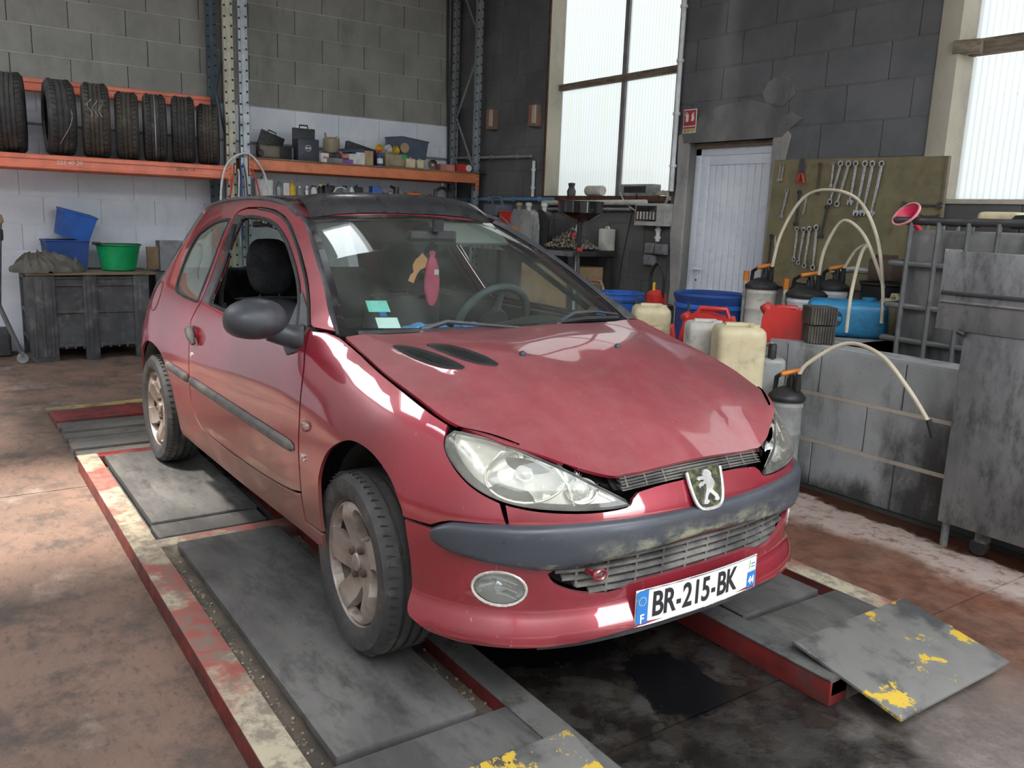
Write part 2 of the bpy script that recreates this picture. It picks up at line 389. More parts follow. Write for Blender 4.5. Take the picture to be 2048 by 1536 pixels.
def rear_s(u, t):
    u = np.ravel(u).astype(float); t = np.ravel(t).astype(float); k = 1-u*u
    b = np.stack([-2.86-.10*k, .60*u, .95+0*k], -1); p = np.stack([-2.62-.08*k, .43*u, 1.335+.012*k], -1)
    q = b*(1-t)[:, None]+p*t[:, None]; q[:, 0] -= .05*4*t*(1-t)*.5; return q
def inpoly(poly, P):
    x, y = P[:, 0], P[:, 1]; c = np.zeros(len(P), bool); n = len(poly)
    for i in range(n):
        (x0, y0), (x1, y1) = poly[i], poly[(i+1) % n]
        if y0 == y1: continue
        m = (y0 > y) != (y1 > y); c ^= m & (x < (x1-x0)*(y-y0)/(y1-y0)+x0)
    return c
def densify(poly, res):
    o = []; n = len(poly)
    for i in range(n):
        a, b = np.array(poly[i]), np.array(poly[(i+1) % n]); k = max(1, int(np.ceil(np.linalg.norm(b-a)/res)))
        o += [tuple(a+(b-a)*j/k) for j in range(k)]
    return o
def shrink(poly, d):
    P = np.array(poly); n = len(P); ar = .5*np.sum(P[:, 0]*np.roll(P[:, 1], -1)-np.roll(P[:, 0], -1)*P[:, 1]); sg = 1 if ar > 0 else -1
    t = np.roll(P, -1, 0)-np.roll(P, 1, 0); t /= np.maximum(np.linalg.norm(t, axis=1, keepdims=True), 1e-9)
    return [tuple(p) for p in P+sg*d*np.stack([-t[:, 1], t[:, 0]], -1)]
def panel_mesh(name, surf, outer, holes=(), mat=None, res=.035, flange=.012, gap=.0025, flip=False, uscale=1., mirror=False):
    """a sheet cut out of a smooth surface, with a turned-in edge"""
    outer = densify(shrink(densify(outer, res*.6), gap), res*.6); holes = [densify(h, res*.5) for h in holes]
    loops = [outer]+holes; pts = []; edges = []; rings = []
    for L in loops:
        b = len(pts); pts += L; edges += [(b+i, b+(i+1) % len(L)) for i in range(len(L))]
    O = np.array(outer); mn, mx = O.min(0), O.max(0)
    gx, gy = np.meshgrid(np.arange(mn[0]+res/2, mx[0], res), np.arange(mn[1]+res/2, mx[1], res)); G = np.stack([gx.ravel(), gy.ravel()], -1)
    if len(G):
        k = inpoly(outer, G)
        for h in holes: k &= ~inpoly(h, G)
        B = np.array(pts); G = G[k]
        if len(G):
            dmin = np.array([np.min(((B-g)**2).sum(1)) for g in G]); G = G[dmin > (res*.35)**2]
    allp = [Vector(p) for p in pts]+[Vector(g) for g in G]
    vo, eo, fo, *_ = delaunay_2d_cdt(allp, edges, [], 0, 1e-7)
    V = np.array([tuple(v) for v in vo]); F = np.array([f for f in fo if len(f) == 3])
    cen = V[F].mean(1); k = inpoly(outer, cen)
    for h in holes: k &= ~inpoly(h, cen)
    F = F[k]
    P = surf(V[:, 0], V[:, 1]); e = 1e-3
    du = surf(V[:, 0]+e, V[:, 1])-surf(V[:, 0]-e, V[:, 1]); dv = surf(V[:, 0], V[:, 1]+e)-surf(V[:, 0], V[:, 1]-e)
    N = np.cross(du, dv); N /= np.maximum(np.linalg.norm(N, axis=1, keepdims=True), 1e-12)
    if flip: N = -N
    f0 = F[0]; fn = np.cross(P[F[:, 1]]-P[F[:, 0]], P[F[:, 2]]-P[F[:, 0]]); s = np.sign((fn*N[F[:, 0]]).sum(1)); F = np.where((s < 0)[:, None], F[:, [0, 2, 1]], F)
    verts = [tuple(p) for p in P]; nor = [tuple(n) for n in N]; faces = [tuple(int(i) for i in f) for f in F]
    if flange:
        cnt = {}
        for a, b, c in faces:
            for x, y in ((a, b), (b, c), (c, a)): cnt[(x, y)] = cnt.get((x, y), 0)+1
        for (x, y) in [e_ for e_ in cnt if (e_[1], e_[0]) not in cnt]:
            t = P[y]-P[x]; l = np.linalg.norm(t)
            if l < 1e-9: continue
            nx = np.cross(t/l, N[x]); b = len(verts)
            for q in (x, y): verts += [tuple(P[q]), tuple(P[q]-N[q]*flange)]
            nor += [tuple(nx)]*4; faces.append((b+2, b, b+1, b+3))
    if mirror:
        verts = [(x, -y, z) for x, y, z in verts]; nor = [(x, -y, z) for x, y, z in nor]; faces = [f[::-1] for f in faces]
    me = bpy.data.meshes.new(name); me.from_pydata(verts, [], faces); me.update()
    for p in me.polygons: p.use_smooth = True
    me.normals_split_custom_set_from_vertices(nor)
    if mat: me.materials.append(MATS[mat])
    return me
def pair(name, parent, surf, outer, holes=(), mat='car_paint', both=True, labels=None, **k):
    r = []
    for i, mir in enumerate((False, True) if both else (False,)):
        o = link(bpy.data.objects.new(name, panel_mesh(name, surf, outer, holes, mat, mirror=mir, **k)), parent[i] if isinstance(parent, (list, tuple)) else parent); r.append(o)
    return r
def one(name, parent, surf, outer, holes=(), mat='car_paint', **k):
    return link(bpy.data.objects.new(name, panel_mesh(name, surf, outer, holes, mat, **k)), parent)
def msym(half):
    """half outline given from the centre outwards and back to the centre; mirrored in the first coordinate"""
    return list(half)+[(-a, b) for a, b in reversed(half) if a > 1e-6]
# ------------------------------------------------------------------ the car
ZL = .09                                                    # top of the lift platforms
car = thing('hatchback_car', 'dusty dark red three-door hatchback parked on the lift platforms', 'car', (0, 0, ZL), .0252143)
FL = dict(flip=True)
# hood
hood_half = [(-.245, 0), (-.24, .25), (-.228, .5)]
hood_half = spl(hood_half+[(-.222, .655)], 4)[:-1]+[(-.215, .672)]+spl([(-.20, .676), (-.086, .672), (.057, .675), (.18, .672), (.331, .659), (.40, .645)], 4)+spl([(.43, .635), (.491, .612), (.562, .566), (.612, .51), (.655, .437), (.69, .378), (.712, .318)], 4)+spl([(.719, .295), (.728, .2), (.735, .1), (.738, 0)], 4)
hood_poly = hood_half+[(x, -y) for x, y in reversed(hood_half) if y > 1e-6]
def ell(cx, cy, a, b, rot=0, n=20, p=2.):
    o = []
    for k in range(n):
        q = 2*PI*k/n; c, s = math.cos(q), math.sin(q); u = a*abs(c)**(2/p)*(1 if c >= 0 else -1); v = b*abs(s)**(2/p)*(1 if s >= 0 else -1)
        o.append((cx+u*math.cos(rot)-v*math.sin(rot), cy+u*math.sin(rot)+v*math.cos(rot)))
    return o
VLO = [(-.095, -.555), (-.04, -.55), (.02, -.538), (.08, -.518), (.125, -.492), (.158, -.455)]; VHI = [(-.092, -.538), (-.066, -.503), (-.005, -.474), (.055, -.458), (.105, -.447), (.150, -.443)]
vents = [(VLO, VHI), ([(x+.024, y+.112) for x, y in VLO], [(x+.024, y+.112) for x, y in VHI])]
vent_a, vent_b = [spl(a, 3)+spl(b, 3)[::-1] for a, b in vents]
hood = one('hood', car, hood_s, hood_poly, [vent_a, vent_b], res=.03, flange=.009)
for vp_, (lo_, hi_) in zip((vent_a, vent_b), vents):
    P = np.array(vp_)
    q = hood_s(P[:, 0], P[:, 1]); MB().tube([tuple(v) for v in q], .005, 6, closed=True).build('vent_rim', 'rubber_seal', hood)
    b = hood_s(P[:, 0], P[:, 1])-np.array((0, 0, .03)); tray = MB(); tray.add([tuple(v) for v in b], [tuple(range(len(b)))]); tray.build('vent_tray', 'cabin_dark', hood)
    lo = np.array(spl(lo_, 3)); hi = np.array(spl(hi_, 3))
    for j in range(1, 6):
        f = j/6; L = lo*(1-f)+hi*f; z = hood_s(L[:, 0], L[:, 1]); m = MB(); n = len(L)
        m.add([tuple(v+np.array((0, dy, dz))) for dy, dz in ((-.003, .001), (.0025, .002), (.005, -.022), (0, -.022)) for v in z], [(r_*n+i, r_*n+i+1, ((r_+1) % 4)*n+i+1, ((r_+1) % 4)*n+i) for r_ in range(4) for i in range(n-1)], True); m.build('vent_slat', 'rubber_seal', hood)
for y in (-.21, .21):
    p = hood_s([.144], [y])[0]; MB().lathe([(.011, -.004), (.012, .004), (.009, .011), (.003, .014), (0, .0145)], tuple(p), 12).build('washer_jet', 'black_trim', hood)
# under the hood: added dark sheet standing in for the shade of the engine bay
def bay_sheet_s(x, y): q = hood_s(x, y); q[:, 2] -= .055; return q
one('engine_bay_dark_sheet', car, bay_sheet_s, shrink(densify(hood_poly, .05), .03), (), 'cabin_dark', flange=.10)
# front wings
fender = spl([(1.554, 0.969), (1.417, .937), (1.273, .902), (1.143, .874), (.977, .833), (.893, .811)], 4)+spl([(.884, .778), (.868, .75), (.812, .706), (.738, .666), (.668, .641)], 4)+[(.645, .582)]+spl([(.70, .582), (.808, .574), (.872, .549)], 3)+[(.972, .548)]+spl([(.976, .55), (.988, .582), (1.037, .640), (1.115, .687), (1.198, .705), (1.288, .695), (1.383, .646), (1.434, .592), (1.470, .522), (1.475, .46), (1.480, .40), (1.484, .335)], 4)+[(1.628, .33)]+spl([(1.628, .434), (1.628, .60), (1.630, .72), (1.655, .85), (1.695, .925), (1.720, 0.972)], 4)+[(1.634, 0.978)]
pair('front_wing', car, band, fender, res=.03, **FL)
# doors
door_poly = spl([(1.633, .434), (1.633, .60), (1.635, .72), (1.66, .85), (1.70, .925), (1.736, 0.981)], 4)[:-1]+spl([(1.736, 0.981), (1.874, 1.062), (2.039, 1.156), (2.202, 1.240), (2.418, 1.322), (2.608, 1.360), (2.818, 1.373)], 4)+spl([(2.956, 1.370), (3.037, 1.345), (3.022, 1.280), (2.952, 1.120), (2.886, 0.965), (2.90, .93)], 4)+spl([(2.945, .863), (2.925, .75), (2.915, .66), (2.91, .57), (2.90, .50), (2.85, .43), (2.78, .403)], 4)+spl([(2.70, .394), (2.463, .386), (2.155, .390), (1.886, .401), (1.715, .416)], 4)
win_poly = spl([(1.817, 0.973), (1.958, 1.067), (2.128, 1.164), (2.323, 1.251), (2.534, 1.311), (2.728, 1.332), (2.872, 1.333)], 4)+spl([(2.914, 1.318), (2.896, 1.250), (2.820, 1.090), (2.767, 0.975), (2.741, 0.957)], 4)+spl([(2.6, .952), (2.3, .948), (1.95, .943), (1.82, .945)], 3)
doors = pair('door', car, band, door_poly, [win_poly], res=.03, **FL)
def strip_on(name, mat, parent, path, r, off=.0, n=6, mirror=(1, -1), closed=False, flat=None):
    P = band_off(off)([p[0] for p in path], [p[1] for p in path]); o = []
    for i, m_ in enumerate(mirror):
        o.append(MB().tube([(x, y*m_, z) for x, y, z in P], r, n, closed=closed).build(name, mat, parent[i] if isinstance(parent, (list, tuple)) else parent))
    return o
strip_on('window_seal', 'rubber_seal', doors, win_poly, .009, .001, closed=True)
strip_on('frame_seal', 'rubber_seal', doors, spl([(1.742, 0.981), (1.879, 1.060), (2.043, 1.154), (2.206, 1.238), (2.420, 1.320), (2.608, 1.358), (2.818, 1.371)], 5), .006, .001)
pair('window_pillar_trim', doors, band_off(.003), [(2.914, 1.338), (3.030, 1.342), (2.868, .953), (2.762, .955)], mat='black_gloss', flange=.006, gap=0, **FL)
inner_f = spl([(1.882, 0.987), (2.005, 1.065), (2.159, 1.151), (2.336, 1.233), (2.540, 1.289), (2.724, 1.308)], 4)
strip_on('inner_frame', 'cabin_dark', doors, inner_f+[(2.86, 1.30)], .014, -.05)
# crumbs of the broken pane along the frame
random.seed(3)
for i in range(26):
    k = random.randrange(10, len(win_poly)-4); a = win_poly[k]; p = band_off(-.004)([a[0]+random.uniform(-.012, .012)], [a[1]+random.uniform(-.012, .004)])[0]
    s = random.uniform(.005, .011); m = MB(); m.prism([(p[0]-s, p[2]-s*.6), (p[0]+s*.8, p[2]-s), (p[0]+s, p[2]+s*.7), (p[0]-s*.2, p[2]+s*1.2)], p[1]-.002, p[1]+.003, 'xz'); m.build('glass_shard', 'shard_glass', doors[0])
# body side with sill, pillar, roof rail and rear quarter
side = spl([(1.593, 0.982), (1.775, 1.079), (1.960, 1.180), (2.157, 1.282), (2.318, 1.345), (2.387, 1.362), (2.535, 1.387), (2.802, 1.408), (3.140, 1.414), (3.450, 1.395), (3.720, 1.360), (3.870, 1.330)], 4)+spl([(3.950, 1.250), (4.05, 1.1), (4.13, .95), (4.18, .8), (4.2, .62)], 4)+[(4.2, .27), (4.08, .27)]+spl([(4.06, .33), (4.03, .44), (3.985, .525), (3.90, .60), (3.80, .645), (3.68, .665), (3.56, .663), (3.44, .64), (3.33, .585), (3.255, .51), (3.215, .42), (3.212, .33), (3.225, .262)], 4)+[(2.4, .255), (1.50, .262), (1.487, .326), (1.632, .326)]
side += list(reversed(spl([(1.743, 0.987), (1.879, 1.066), (2.037, 1.161), (2.200, 1.245), (2.416, 1.327), (2.608, 1.365), (2.817, 1.378)], 4)+spl([(2.961, 1.375), (3.044, 1.348), (3.029, 1.280), (2.959, 1.120), (2.893, 0.967), (2.907, .93)], 4)+spl([(2.950, .863), (2.930, .75), (2.920, .66), (2.915, .57), (2.905, .498), (2.853, .425), (2.78, .398)], 4)+spl([(2.70, .389), (2.463, .381), (2.155, .385), (1.886, .396), (1.715, .411), (1.637, .43)], 4)))+[(1.719, 0.982)]
qglass = spl([(3.076, 1.318), (3.200, 1.308), (3.320, 1.285), (3.440, 1.235), (3.475, 1.180), (3.460, 1.100), (3.410, 1.030), (3.360, 0.980), (3.280, 0.958), (3.12, .950), (2.96, .947)], 4)+[(2.925, .95), (2.991, 1.100), (3.056, 1.260)]
bodies = pair('body_side', car, band, side, [qglass], res=.03, **FL)
pair('quarter_window', bodies, band_off(-.004), qglass, mat='quarter_glass', flange=0, gap=-.004, **FL)
strip_on('quarter_seal', 'rubber_seal', bodies, qglass, .007, .0, closed=True)
# fuel flap line
def ring_on(name, mat, parent, c, a, b, r, mirror=(1,)):
    return strip_on(name, mat, parent, [(c[0]+a*math.cos(2*PI*k/24), c[1]+b*math.sin(2*PI*k/24)) for k in range(24)], r, -.0005, 5, mirror, True)
ring_on('fuel_flap_line', 'rubber_seal', bodies[0], (3.66, .905), .085, .075, .003)
# front bumper
bump_half = spl([(0, .664), (.15, .661), (.25, .652)], 3)+spl([(.275, .636), (.30, .617), (.414, .614), (.557, .624), (.655, .638)], 3)+[(.640, .578), (.872, .540), (.968, .543)]+spl([(.960, .50), (.949, .45), (.944, .39), (.944, .30), (.925, .272)], 3)+spl([(.855, .25), (.76, .243), (.682, .243), (.513, .248), (.279, .262), (.12, .27), (0, .27)], 3)
grille_low = spl([(0, .49), (.2, .482), (.375, .475), (.505, .464)], 2)+spl([(.528, .45), (.508, .42), (.46, .395), (.399, .379), (.33, .368)], 3)+spl([(.295, .372), (.265, .386), (.15, .389), (0, .390)], 2)
fog = ell(.661, .403, .076, .049, 0, 24)
bumper = one('front_bumper', car, band, msym(bump_half), [msym(grille_low), fog, [(-a, b) for a, b in reversed(fog)]], res=.03, flange=.015, **FL)
# bumper rub strip
def strip_mesh():
    zs = np.array([0, .12, .375, .522, .60, .688, .805, .855, .875]); zb = np.array([.500, .494, .475, .463, .469, .478, .496, .516, .528]); zt = np.array([.583, .583, .589, .588, .586, .584, .573, .550, .532])
    m = MB()
    def f(u, v):
        s = -.875+1.75*u; a = abs(s); b, t = np.interp(a, zs, zb), np.interp(a, zs, zt); q = 2*v-1
        z = (b+t)/2+(t-b)/2*(math.sin(q*PI/2)*1.02); edge = min(1, max(0, (.875-a)/.03))**.5
        o = -.012+(.012+.026*edge)*(1-abs(q)**3.5)**.6
        return tuple(band_off(o)([s], [z])[0])
    m.grid(f, 90, 13); return m
strip_mesh().build('rub_strip', 'bumper_black', bumper)
# lower grille: dark back, slats and uprights
one('lower_grille_back', bumper, band_off(-.05), msym(grille_low), (), 'cabin_dark', flange=0, gap=0, **FL)
for k, z in enumerate((.382, .404, .427, .450, .472)):
    smax = .49-.16*max(0, .43-z)/.05*.6 if z < .43 else .505
    P = [(-smax+2*smax*i/40) for i in range(41)]
    def f(u, v, z=z, smax=smax):
        s = -smax+2*smax*u; q = band_off(-.006-.028*(v if v < .5 else 1-v)*2)([s], [z+(.008 if v < .5 else -.004)*(.4 if v in (0, 1) else 1)*(0 if v == .5 else 1)])[0]; return tuple(q)
    m = MB()
    def slat(u, v, z=z, smax=smax):
        s = -smax+2*smax*u; o = (-.008, -.040, -.040, -.008, -.008)[int(round(v*4))]; dz = (.0045, .013, .010, -.0045, .0045)[int(round(v*4))]
        return tuple(band_off(o)([s], [z+dz])[0])
    m.grid(slat, 41, 5, smooth=False); m.build('grille_slat', 'dusty_black', bumper)
for s in (-.44, -.34, -.24, -.14, -.045, .045, .14, .24, .34, .44):
    zt, zb = .478, .372 if abs(s) < .42 else .40
    m = MB(); a = band_off(-.012)([s-.004, s+.004, s-.004, s+.004], [zb, zb, zt, zt]); b = band_off(-.04)([s-.004, s+.004, s-.004, s+.004], [zb, zb, zt, zt])
    m.add([tuple(v) for v in list(a)+list(b)], [(0, 1, 3, 2), (4, 6, 7, 5), (0, 4, 5, 1), (2, 3, 7, 6), (0, 2, 6, 4), (1, 5, 7, 3)]); m.build('grille_upright', 'dusty_black', bumper)
# bottom lip
def lip(u, v):
    s = -.55+1.1*u; z = (.272, .245, .235)[int(round(v*2))]; o = (-.004, -.006, -.05)[int(round(v*2))]; z += .02*(abs(s)/.55)**2*(-.5)
    return tuple(band_off(o)([s], [z])[0])
MB().grid(lip, 40, 3).build('bottom_lip', 'black_trim', bumper)
# towing eye
p = band_off(.004)([.405], [.447])[0]
MB().tube([(p[0]-.03, p[1], p[2]), (p[0]+.012, p[1], p[2])], .009, 8).build('towing_eye_shank', 'car_paint', bumper)
MB().tube([(p[0]+.018, p[1]+.018+.020*math.cos(a), p[2]-.006+.013*math.sin(a)) for a in [2*PI*k/18 for k in range(18)]], .0055, 8, closed=True).build('towing_eye', 'car_paint', bumper)
# fog lamps
def fog_set(mir):
    poly = fog
    lens = link(bpy.data.objects.new('fog_lamp', panel_mesh('fog_lamp', band_off(-.006), fog, (), 'fog_lens', res=.02, flange=0, gap=-.001, flip=True, mirror=mir)), bumper)
    def bowl(s, z): s_ = np.ravel(s); z_ = np.ravel(z); r = np.clip(((s_-.661)/.076)**2+((z_-.403)/.049)**2, 0, 1); return band_off(lambda a, zz: -.012-.045*(1-((a-.661)/.076)**2-((zz-.403)/.049)**2).clip(0, 1))(s_, z_)
    link(bpy.data.objects.new('fog_reflector', panel_mesh('fog_reflector', bowl, fog, (), 'reflector_silver', res=.012, flange=0, gap=0, flip=True, mirror=mir)), lens)
    P = band_off(-.03)([.661], [.403])[0]; y = -1 if mir else 1
    MB().lathe([(.022, 0), (.022, .004), (.012, .016), (0, .018)], (P[0], P[1]*y, P[2]), 16, 'x').build('fog_bulb_shield', 'lamp_clear', lens)
    for dz in (-.02, .0, .022):
        Q = band_off(-.012)([.661-.05, .661-.02, .661+.01], [.403+dz-.012, .403+dz, .403+dz+.004]); MB().tube([(a, b*y, c) for a, b, c in Q], .004, 5).build('lens_flute', 'lamp_clear', lens)
    strip = MB().tube([(a, b*y, c) for a, b, c in band_off(.0)([q[0] for q in fog], [q[1] for q in fog])], .004, 5, closed=True).build('fog_rim', 'reflector_frost', lens)
fog_set(False); fog_set(True)
# headlamps
hl = spl([(.875, .782), (.862, .752), (.806, .710), (.733, .672), (.655, .647), (.557, .633), (.43, .624), (.33, .621)], 4)[:-1]+[(.33, .621), (.289, .623), (.305, .636)]+spl([(.374, .672), (.489, .724), (.605, .760), (.729, .786), (.82, .795)], 4)+[(.860, .797)]
def lamp_set(mir):
    y = -1 if mir else 1
    lens = link(bpy.data.objects.new('headlamp', panel_mesh('headlamp', band_off(.004), hl, (), 'lens_yellowed', res=.025, flange=.01, gap=.001, flip=True, mirror=mir)), car)
    def bowl(s, z):
        def off(a, zz):
            d1 = 1-(((a-.60)/.125)**2+((zz-.700)/.062)**2); d2 = 1-(((a-.425)/.05)**2+((zz-.662)/.03)**2)
            return -.030-.055*np.clip(d1, 0, 1)**.6-.035*np.clip(d2, 0, 1)**.6
        return band_off(off)(s, z)
    link(bpy.data.objects.new('lamp_reflector', panel_mesh('lamp_reflector', bowl, hl, (), 'reflector_silver', res=.014, flange=-.028, gap=.003, flip=True, mirror=mir)), lens)
    for c, a, b, mt in (((.60, .700), .127, .063, 'reflector_frost'), ((.425, .662), .052, .031, 'chrome')):
        ring = [(c[0]+a*math.cos(2*PI*k/28), c[1]+b*math.sin(2*PI*k/28)) for k in range(28)]
        Q = band_off(-.022)([q[0] for q in ring], [q[1] for q in ring]); MB().tube([(u, v*y, z) for u, v, z in Q], .004, 6, closed=True).build('reflector_ring', mt, lens)
    Q = band_off(-.05)([.60], [.700])[0]; MB().lathe([(.02, -.02), (.02, .01), (.012, .02), (0, .022)], (Q[0], Q[1]*y, Q[2]), 14, 'x').build('bulb_cap', 'lamp_clear', lens)
    Q = band_off(-.03)([.425], [.662])[0]; MB().lathe([(.026, -.02), (.027, .0), (.02, .014), (.008, .02), (0, .021)], (Q[0], Q[1]*y, Q[2]), 18, 'x').build('side_lamp_dome', 'lamp_clear', lens)
    S = band_off(-.014)([.50, .468, .455], [.722, .68, .63]); MB().tube([(u, v*y, z) for u, v, z in S], .004, 5).build('lamp_divider', 'chrome', lens)
    Q = band_off(.004)([q[0] for q in hl], [q[1] for q in hl]); MB().tube([(u, v*y, z) for u, v, z in Q], .004, 5, closed=True).build('lamp_seal', 'moulding_grey', lens)
lamp_set(False); lamp_set(True)
# upper grille
ug_half = [(0, .705), (.15, .700), (.29, .688), (.312, .676), (.30, .657), (.24, .655), (.12, .662), (0, .664)]
ug = one('upper_grille', car, band_off(-.045), msym(ug_half), (), 'cabin_dark', flange=0, gap=-.01, **FL)
for z in (.669, .683, .697):
    m = MB()
    def sl(u, v, z=z):
        s = -.30+.60*u; k = int(round(v*3)); o = (-.008, -.036, -.036, -.008)[k]; dz = (.003, .007, .002, -.003)[k]
        return tuple(band_off(o+.004)([s], [z+dz-.010*(abs(s)/.3)**2])[0])
    m.grid(sl, 30, 4, smooth=False); m.build('grille_slat', 'dusty_black', ug)
for s in (-.28, -.21, -.14, .14, .21, .28):
    a = band_off(-.006)([s-.003, s+.003, s-.003, s+.003], [.662, .662, .700, .700]); b = band_off(-.036)([s-.003, s+.003, s-.003, s+.003], [.662, .662, .700, .700])
    MB().add([tuple(v) for v in list(a)+list(b)], [(0, 1, 3, 2), (4, 6, 7, 5), (0, 4, 5, 1), (2, 3, 7, 6), (0, 2, 6, 4), (1, 5, 7, 3)]).build('grille_upright', 'dusty_black', ug)
# emblem shield, centred on the nose and tilted with it
em = bpy.data.objects.new('emblem', MB().prism([(-.066, .052), (.066, .052), (.062, .0), (.052, -.036), (.036, -.054), (0, -.058), (-.036, -.054), (-.052, -.036), (-.062, 0)], -.02, 0, 'xy').mesh('emblem', 'mossy_black', .004)); link(em, car)
em.matrix_local = Matrix.Translation((.776, 0, .634)) @ Matrix.Rotation(R(90), 4, 'Z') @ Matrix.Rotation(R(68), 4, 'X')
MB().tube([(x, y, .001) for x, y in spl([(-.071, .050), (-.066, .0), (-.055, -.040), (-.036, -.060), (0, -.064), (.036, -.060), (.055, -.040), (.066, 0), (.071, .050)], 4)], .0055, 7).build('emblem_frame', 'emblem_silver', em)
lion = [(-.004, .047), (.008, .046), (.016, .041), (.021, .033), (.018, .025), (.024, .016), (.026, .006), (.020, -.004), (.013, -.010), (.019, -.018), (.029, -.027), (.033, -.040), (.024, -.044), (.014, -.040), (.018, -.034), (.012, -.026), (.001, -.017), (-.008, -.026), (-.012, -.034), (-.005, -.040), (-.014, -.047), (-.028, -.045), (-.026, -.037), (-.022, -.033), (-.017, -.021), (-.010, -.010), (-.006, .002), (-.008, .010), (-.018, .004), (-.026, .004), (-.030, -.002), (-.034, .008), (-.026, .013), (-.016, .015), (-.010, .019), (-.020, .021), (-.030, .020), (-.036, .024), (-.030, .031), (-.018, .030), (-.010, .030), (-.013, .036)]
MB().prism([(x*1.12, y*1.05) for x, y in lion], -.002, .007, 'xy').build('emblem_lion', 'emblem_silver', em)
# number plate
def text(body, size, mat, parent, loc, rot=(0, 0, 0), ext=.0006, name='lettering', sx=1., shear=0., bold=0.):
    cu = bpy.data.curves.new(name, 'FONT'); cu.body = body; cu.size = size; cu.extrude = ext; cu.align_x = 'CENTER'; cu.align_y = 'CENTER'; cu.shear = shear; cu.offset = bold
    tmp = bpy.data.objects.new(name, cu); me = bpy.data.meshes.new_from_object(tmp); me.name = name; bpy.data.objects.remove(tmp); me.materials.clear(); me.materials.append(MATS[mat]); o = link(bpy.data.objects.new(name, me), parent); o.location = loc; o.rotation_euler = rot; o.scale = (sx, 1, 1); return o
def bend_plate(u, v, w_=.52, h=.11, off=0.):
    x = (u-.5)*w_; return (x, (v-.5)*h-.012*(2*(u-.5))**4*0, off-.10*x*x)
plate = bpy.data.objects.new('number_plate', None); link(plate, bumper)
plate.matrix_local = Matrix.Translation((.795, 0, .318)) @ Matrix.Rotation(R(90), 4, 'Z') @ Matrix.Rotation(R(90), 4, 'X')
def plate_bit(name, x0, x1, y0, y1, o, mat, th=.0015):
    m = MB(); m.grid(lambda u, v: (x0+(x1-x0)*u, y0+(y1-y0)*v, o-.22*(x0+(x1-x0)*u)**2), 20, 2); m.grid(lambda u, v: (x0+(x1-x0)*u, y0+(y1-y0)*v, o-th-.22*(x0+(x1-x0)*u)**2), 20, 2)
    return m.build(name, mat, plate)
plate_bit('plate_sheet', -.26, .26, -.055, .055, 0, 'plate_white')
MB().tube([(x, y, .0008-.22*x*x) for x, y in densify(rrect(.516, .106, .008), .03)], .0016, 5, closed=True).build('plate_border', 'chrome', plate)
plate_bit('country_band', -.257, -.216, -.052, .052, .0009, 'plate_blue')
plate_bit('region_band', .214, .257, -.052, .004, .0009, 'plate_blue')
plate_bit('region_logo', .216, .255, .008, .050, .0009, 'plate_print_white')
plate_bit('region_mark', .219, .226, .016, .042, .0014, 'plate_green')
plate_bit('region_mark', .230, .250, .028, .032, .0014, 'plate_blue'); plate_bit('region_mark', .230, .250, .018, .022, .0014, 'plate_blue')
for ch, x in (('B', -.181), ('R', -.137), ('-', -.100), ('2', -.066), ('1', -.026), ('5', .012), ('-', .046), ('B', .083), ('K', .129)):
    t_ = text(ch, .098, 'plate_ink', plate, (x, 0, .0012-.22*x*x), (0, math.atan(.44*x), 0), sx=.80, bold=.0020, name='plate_character'); t_.scale = (.80 if ch not in '-' else .6, 1.06, 1)
text('F', .038, 'plate_print_white', plate, (-.236, -.034, .0014-.22*.236**2), name='country_letter', bold=.0006)
text('44', .036, 'plate_print_white', plate, (.2355, -.026, .0016-.22*.2355**2), (0, math.atan(.44*.2355), 0), name='region_number', bold=.0005, sx=.85)
for k in range(12):
    a = 2*PI*k/12; x = -.2365+.0125*math.cos(a); MB().lathe([(.0019, 0), (.0019, .0006)], (x, .020+.0125*math.sin(a), .0012-.22*x*x), 5, smooth=False).build('country_star', 'plate_star', plate)
# windscreen
hw = 1.0
ws = one('windscreen', car, ws_off(0), [(-1, .0), (1, .0), (1, 1), (-1, 1)], (), 'windscreen_glass', res=.08, flange=0, gap=0)
def ws_frit(name, u0, u1, t0, t1, o=.0015):
    return one(name, ws, ws_off(o), [(u0, t0), (u1, t0), (u1, t1), (u0, t1)], (), 'black_gloss', res=.06, flange=0, gap=0)
ws_frit('glass_border', -1, -.955, 0, 1); ws_frit('glass_border', .955, 1, 0, 1); ws_frit('glass_border', -.955, .955, .965, 1); ws_frit('glass_border', -.955, .955, 0, .05)
# pillar trim between glass and body side
pb = spl([(1.583, 0.976), (1.774, 1.077), (1.960, 1.178), (2.157, 1.280), (2.315, 1.343), (2.388, 1.360)], 5)
for mir in (1, -1):
    A = band_off(.001)([q[0] for q in pb], [q[1] for q in pb]); n = len(pb); B = ws_off(.004)([-1.0]*n, [i/(n-1) for i in range(n)])
    m = MB(); mid = (A+B)/2+np.array((.007, -.004, .006))
    L = [[tuple((x, y*mir, z)) for x, y, z in Q] for Q in (A, mid, B)]
    vs_ = sum(L, []); fs = [(r_*n+i, r_*n+i+1, (r_+1)*n+i+1, (r_+1)*n+i) for r_ in (0, 1) for i in range(n-1)]
    m.add(vs_, fs, True); m.build('windscreen_trim', 'black_trim', car)
for u, a in ((-.80, 'sticker_teal'), (-.775, 'sticker_white')):
    t0 = .155 if a == 'sticker_teal' else .045
    st = one('windscreen_sticker', ws, ws_off(-.002), [(u, t0), (u+.13, t0), (u+.13, t0+.075), (u, t0+.075)], (), a, res=.05, flange=0, gap=0)
one('windscreen_sticker', ws, ws_off(-.0022), [(-.74, .128), (-.70, .128), (-.70, .155), (-.74, .155)], (), 'plate_blue', res=.05, flange=0, gap=0)
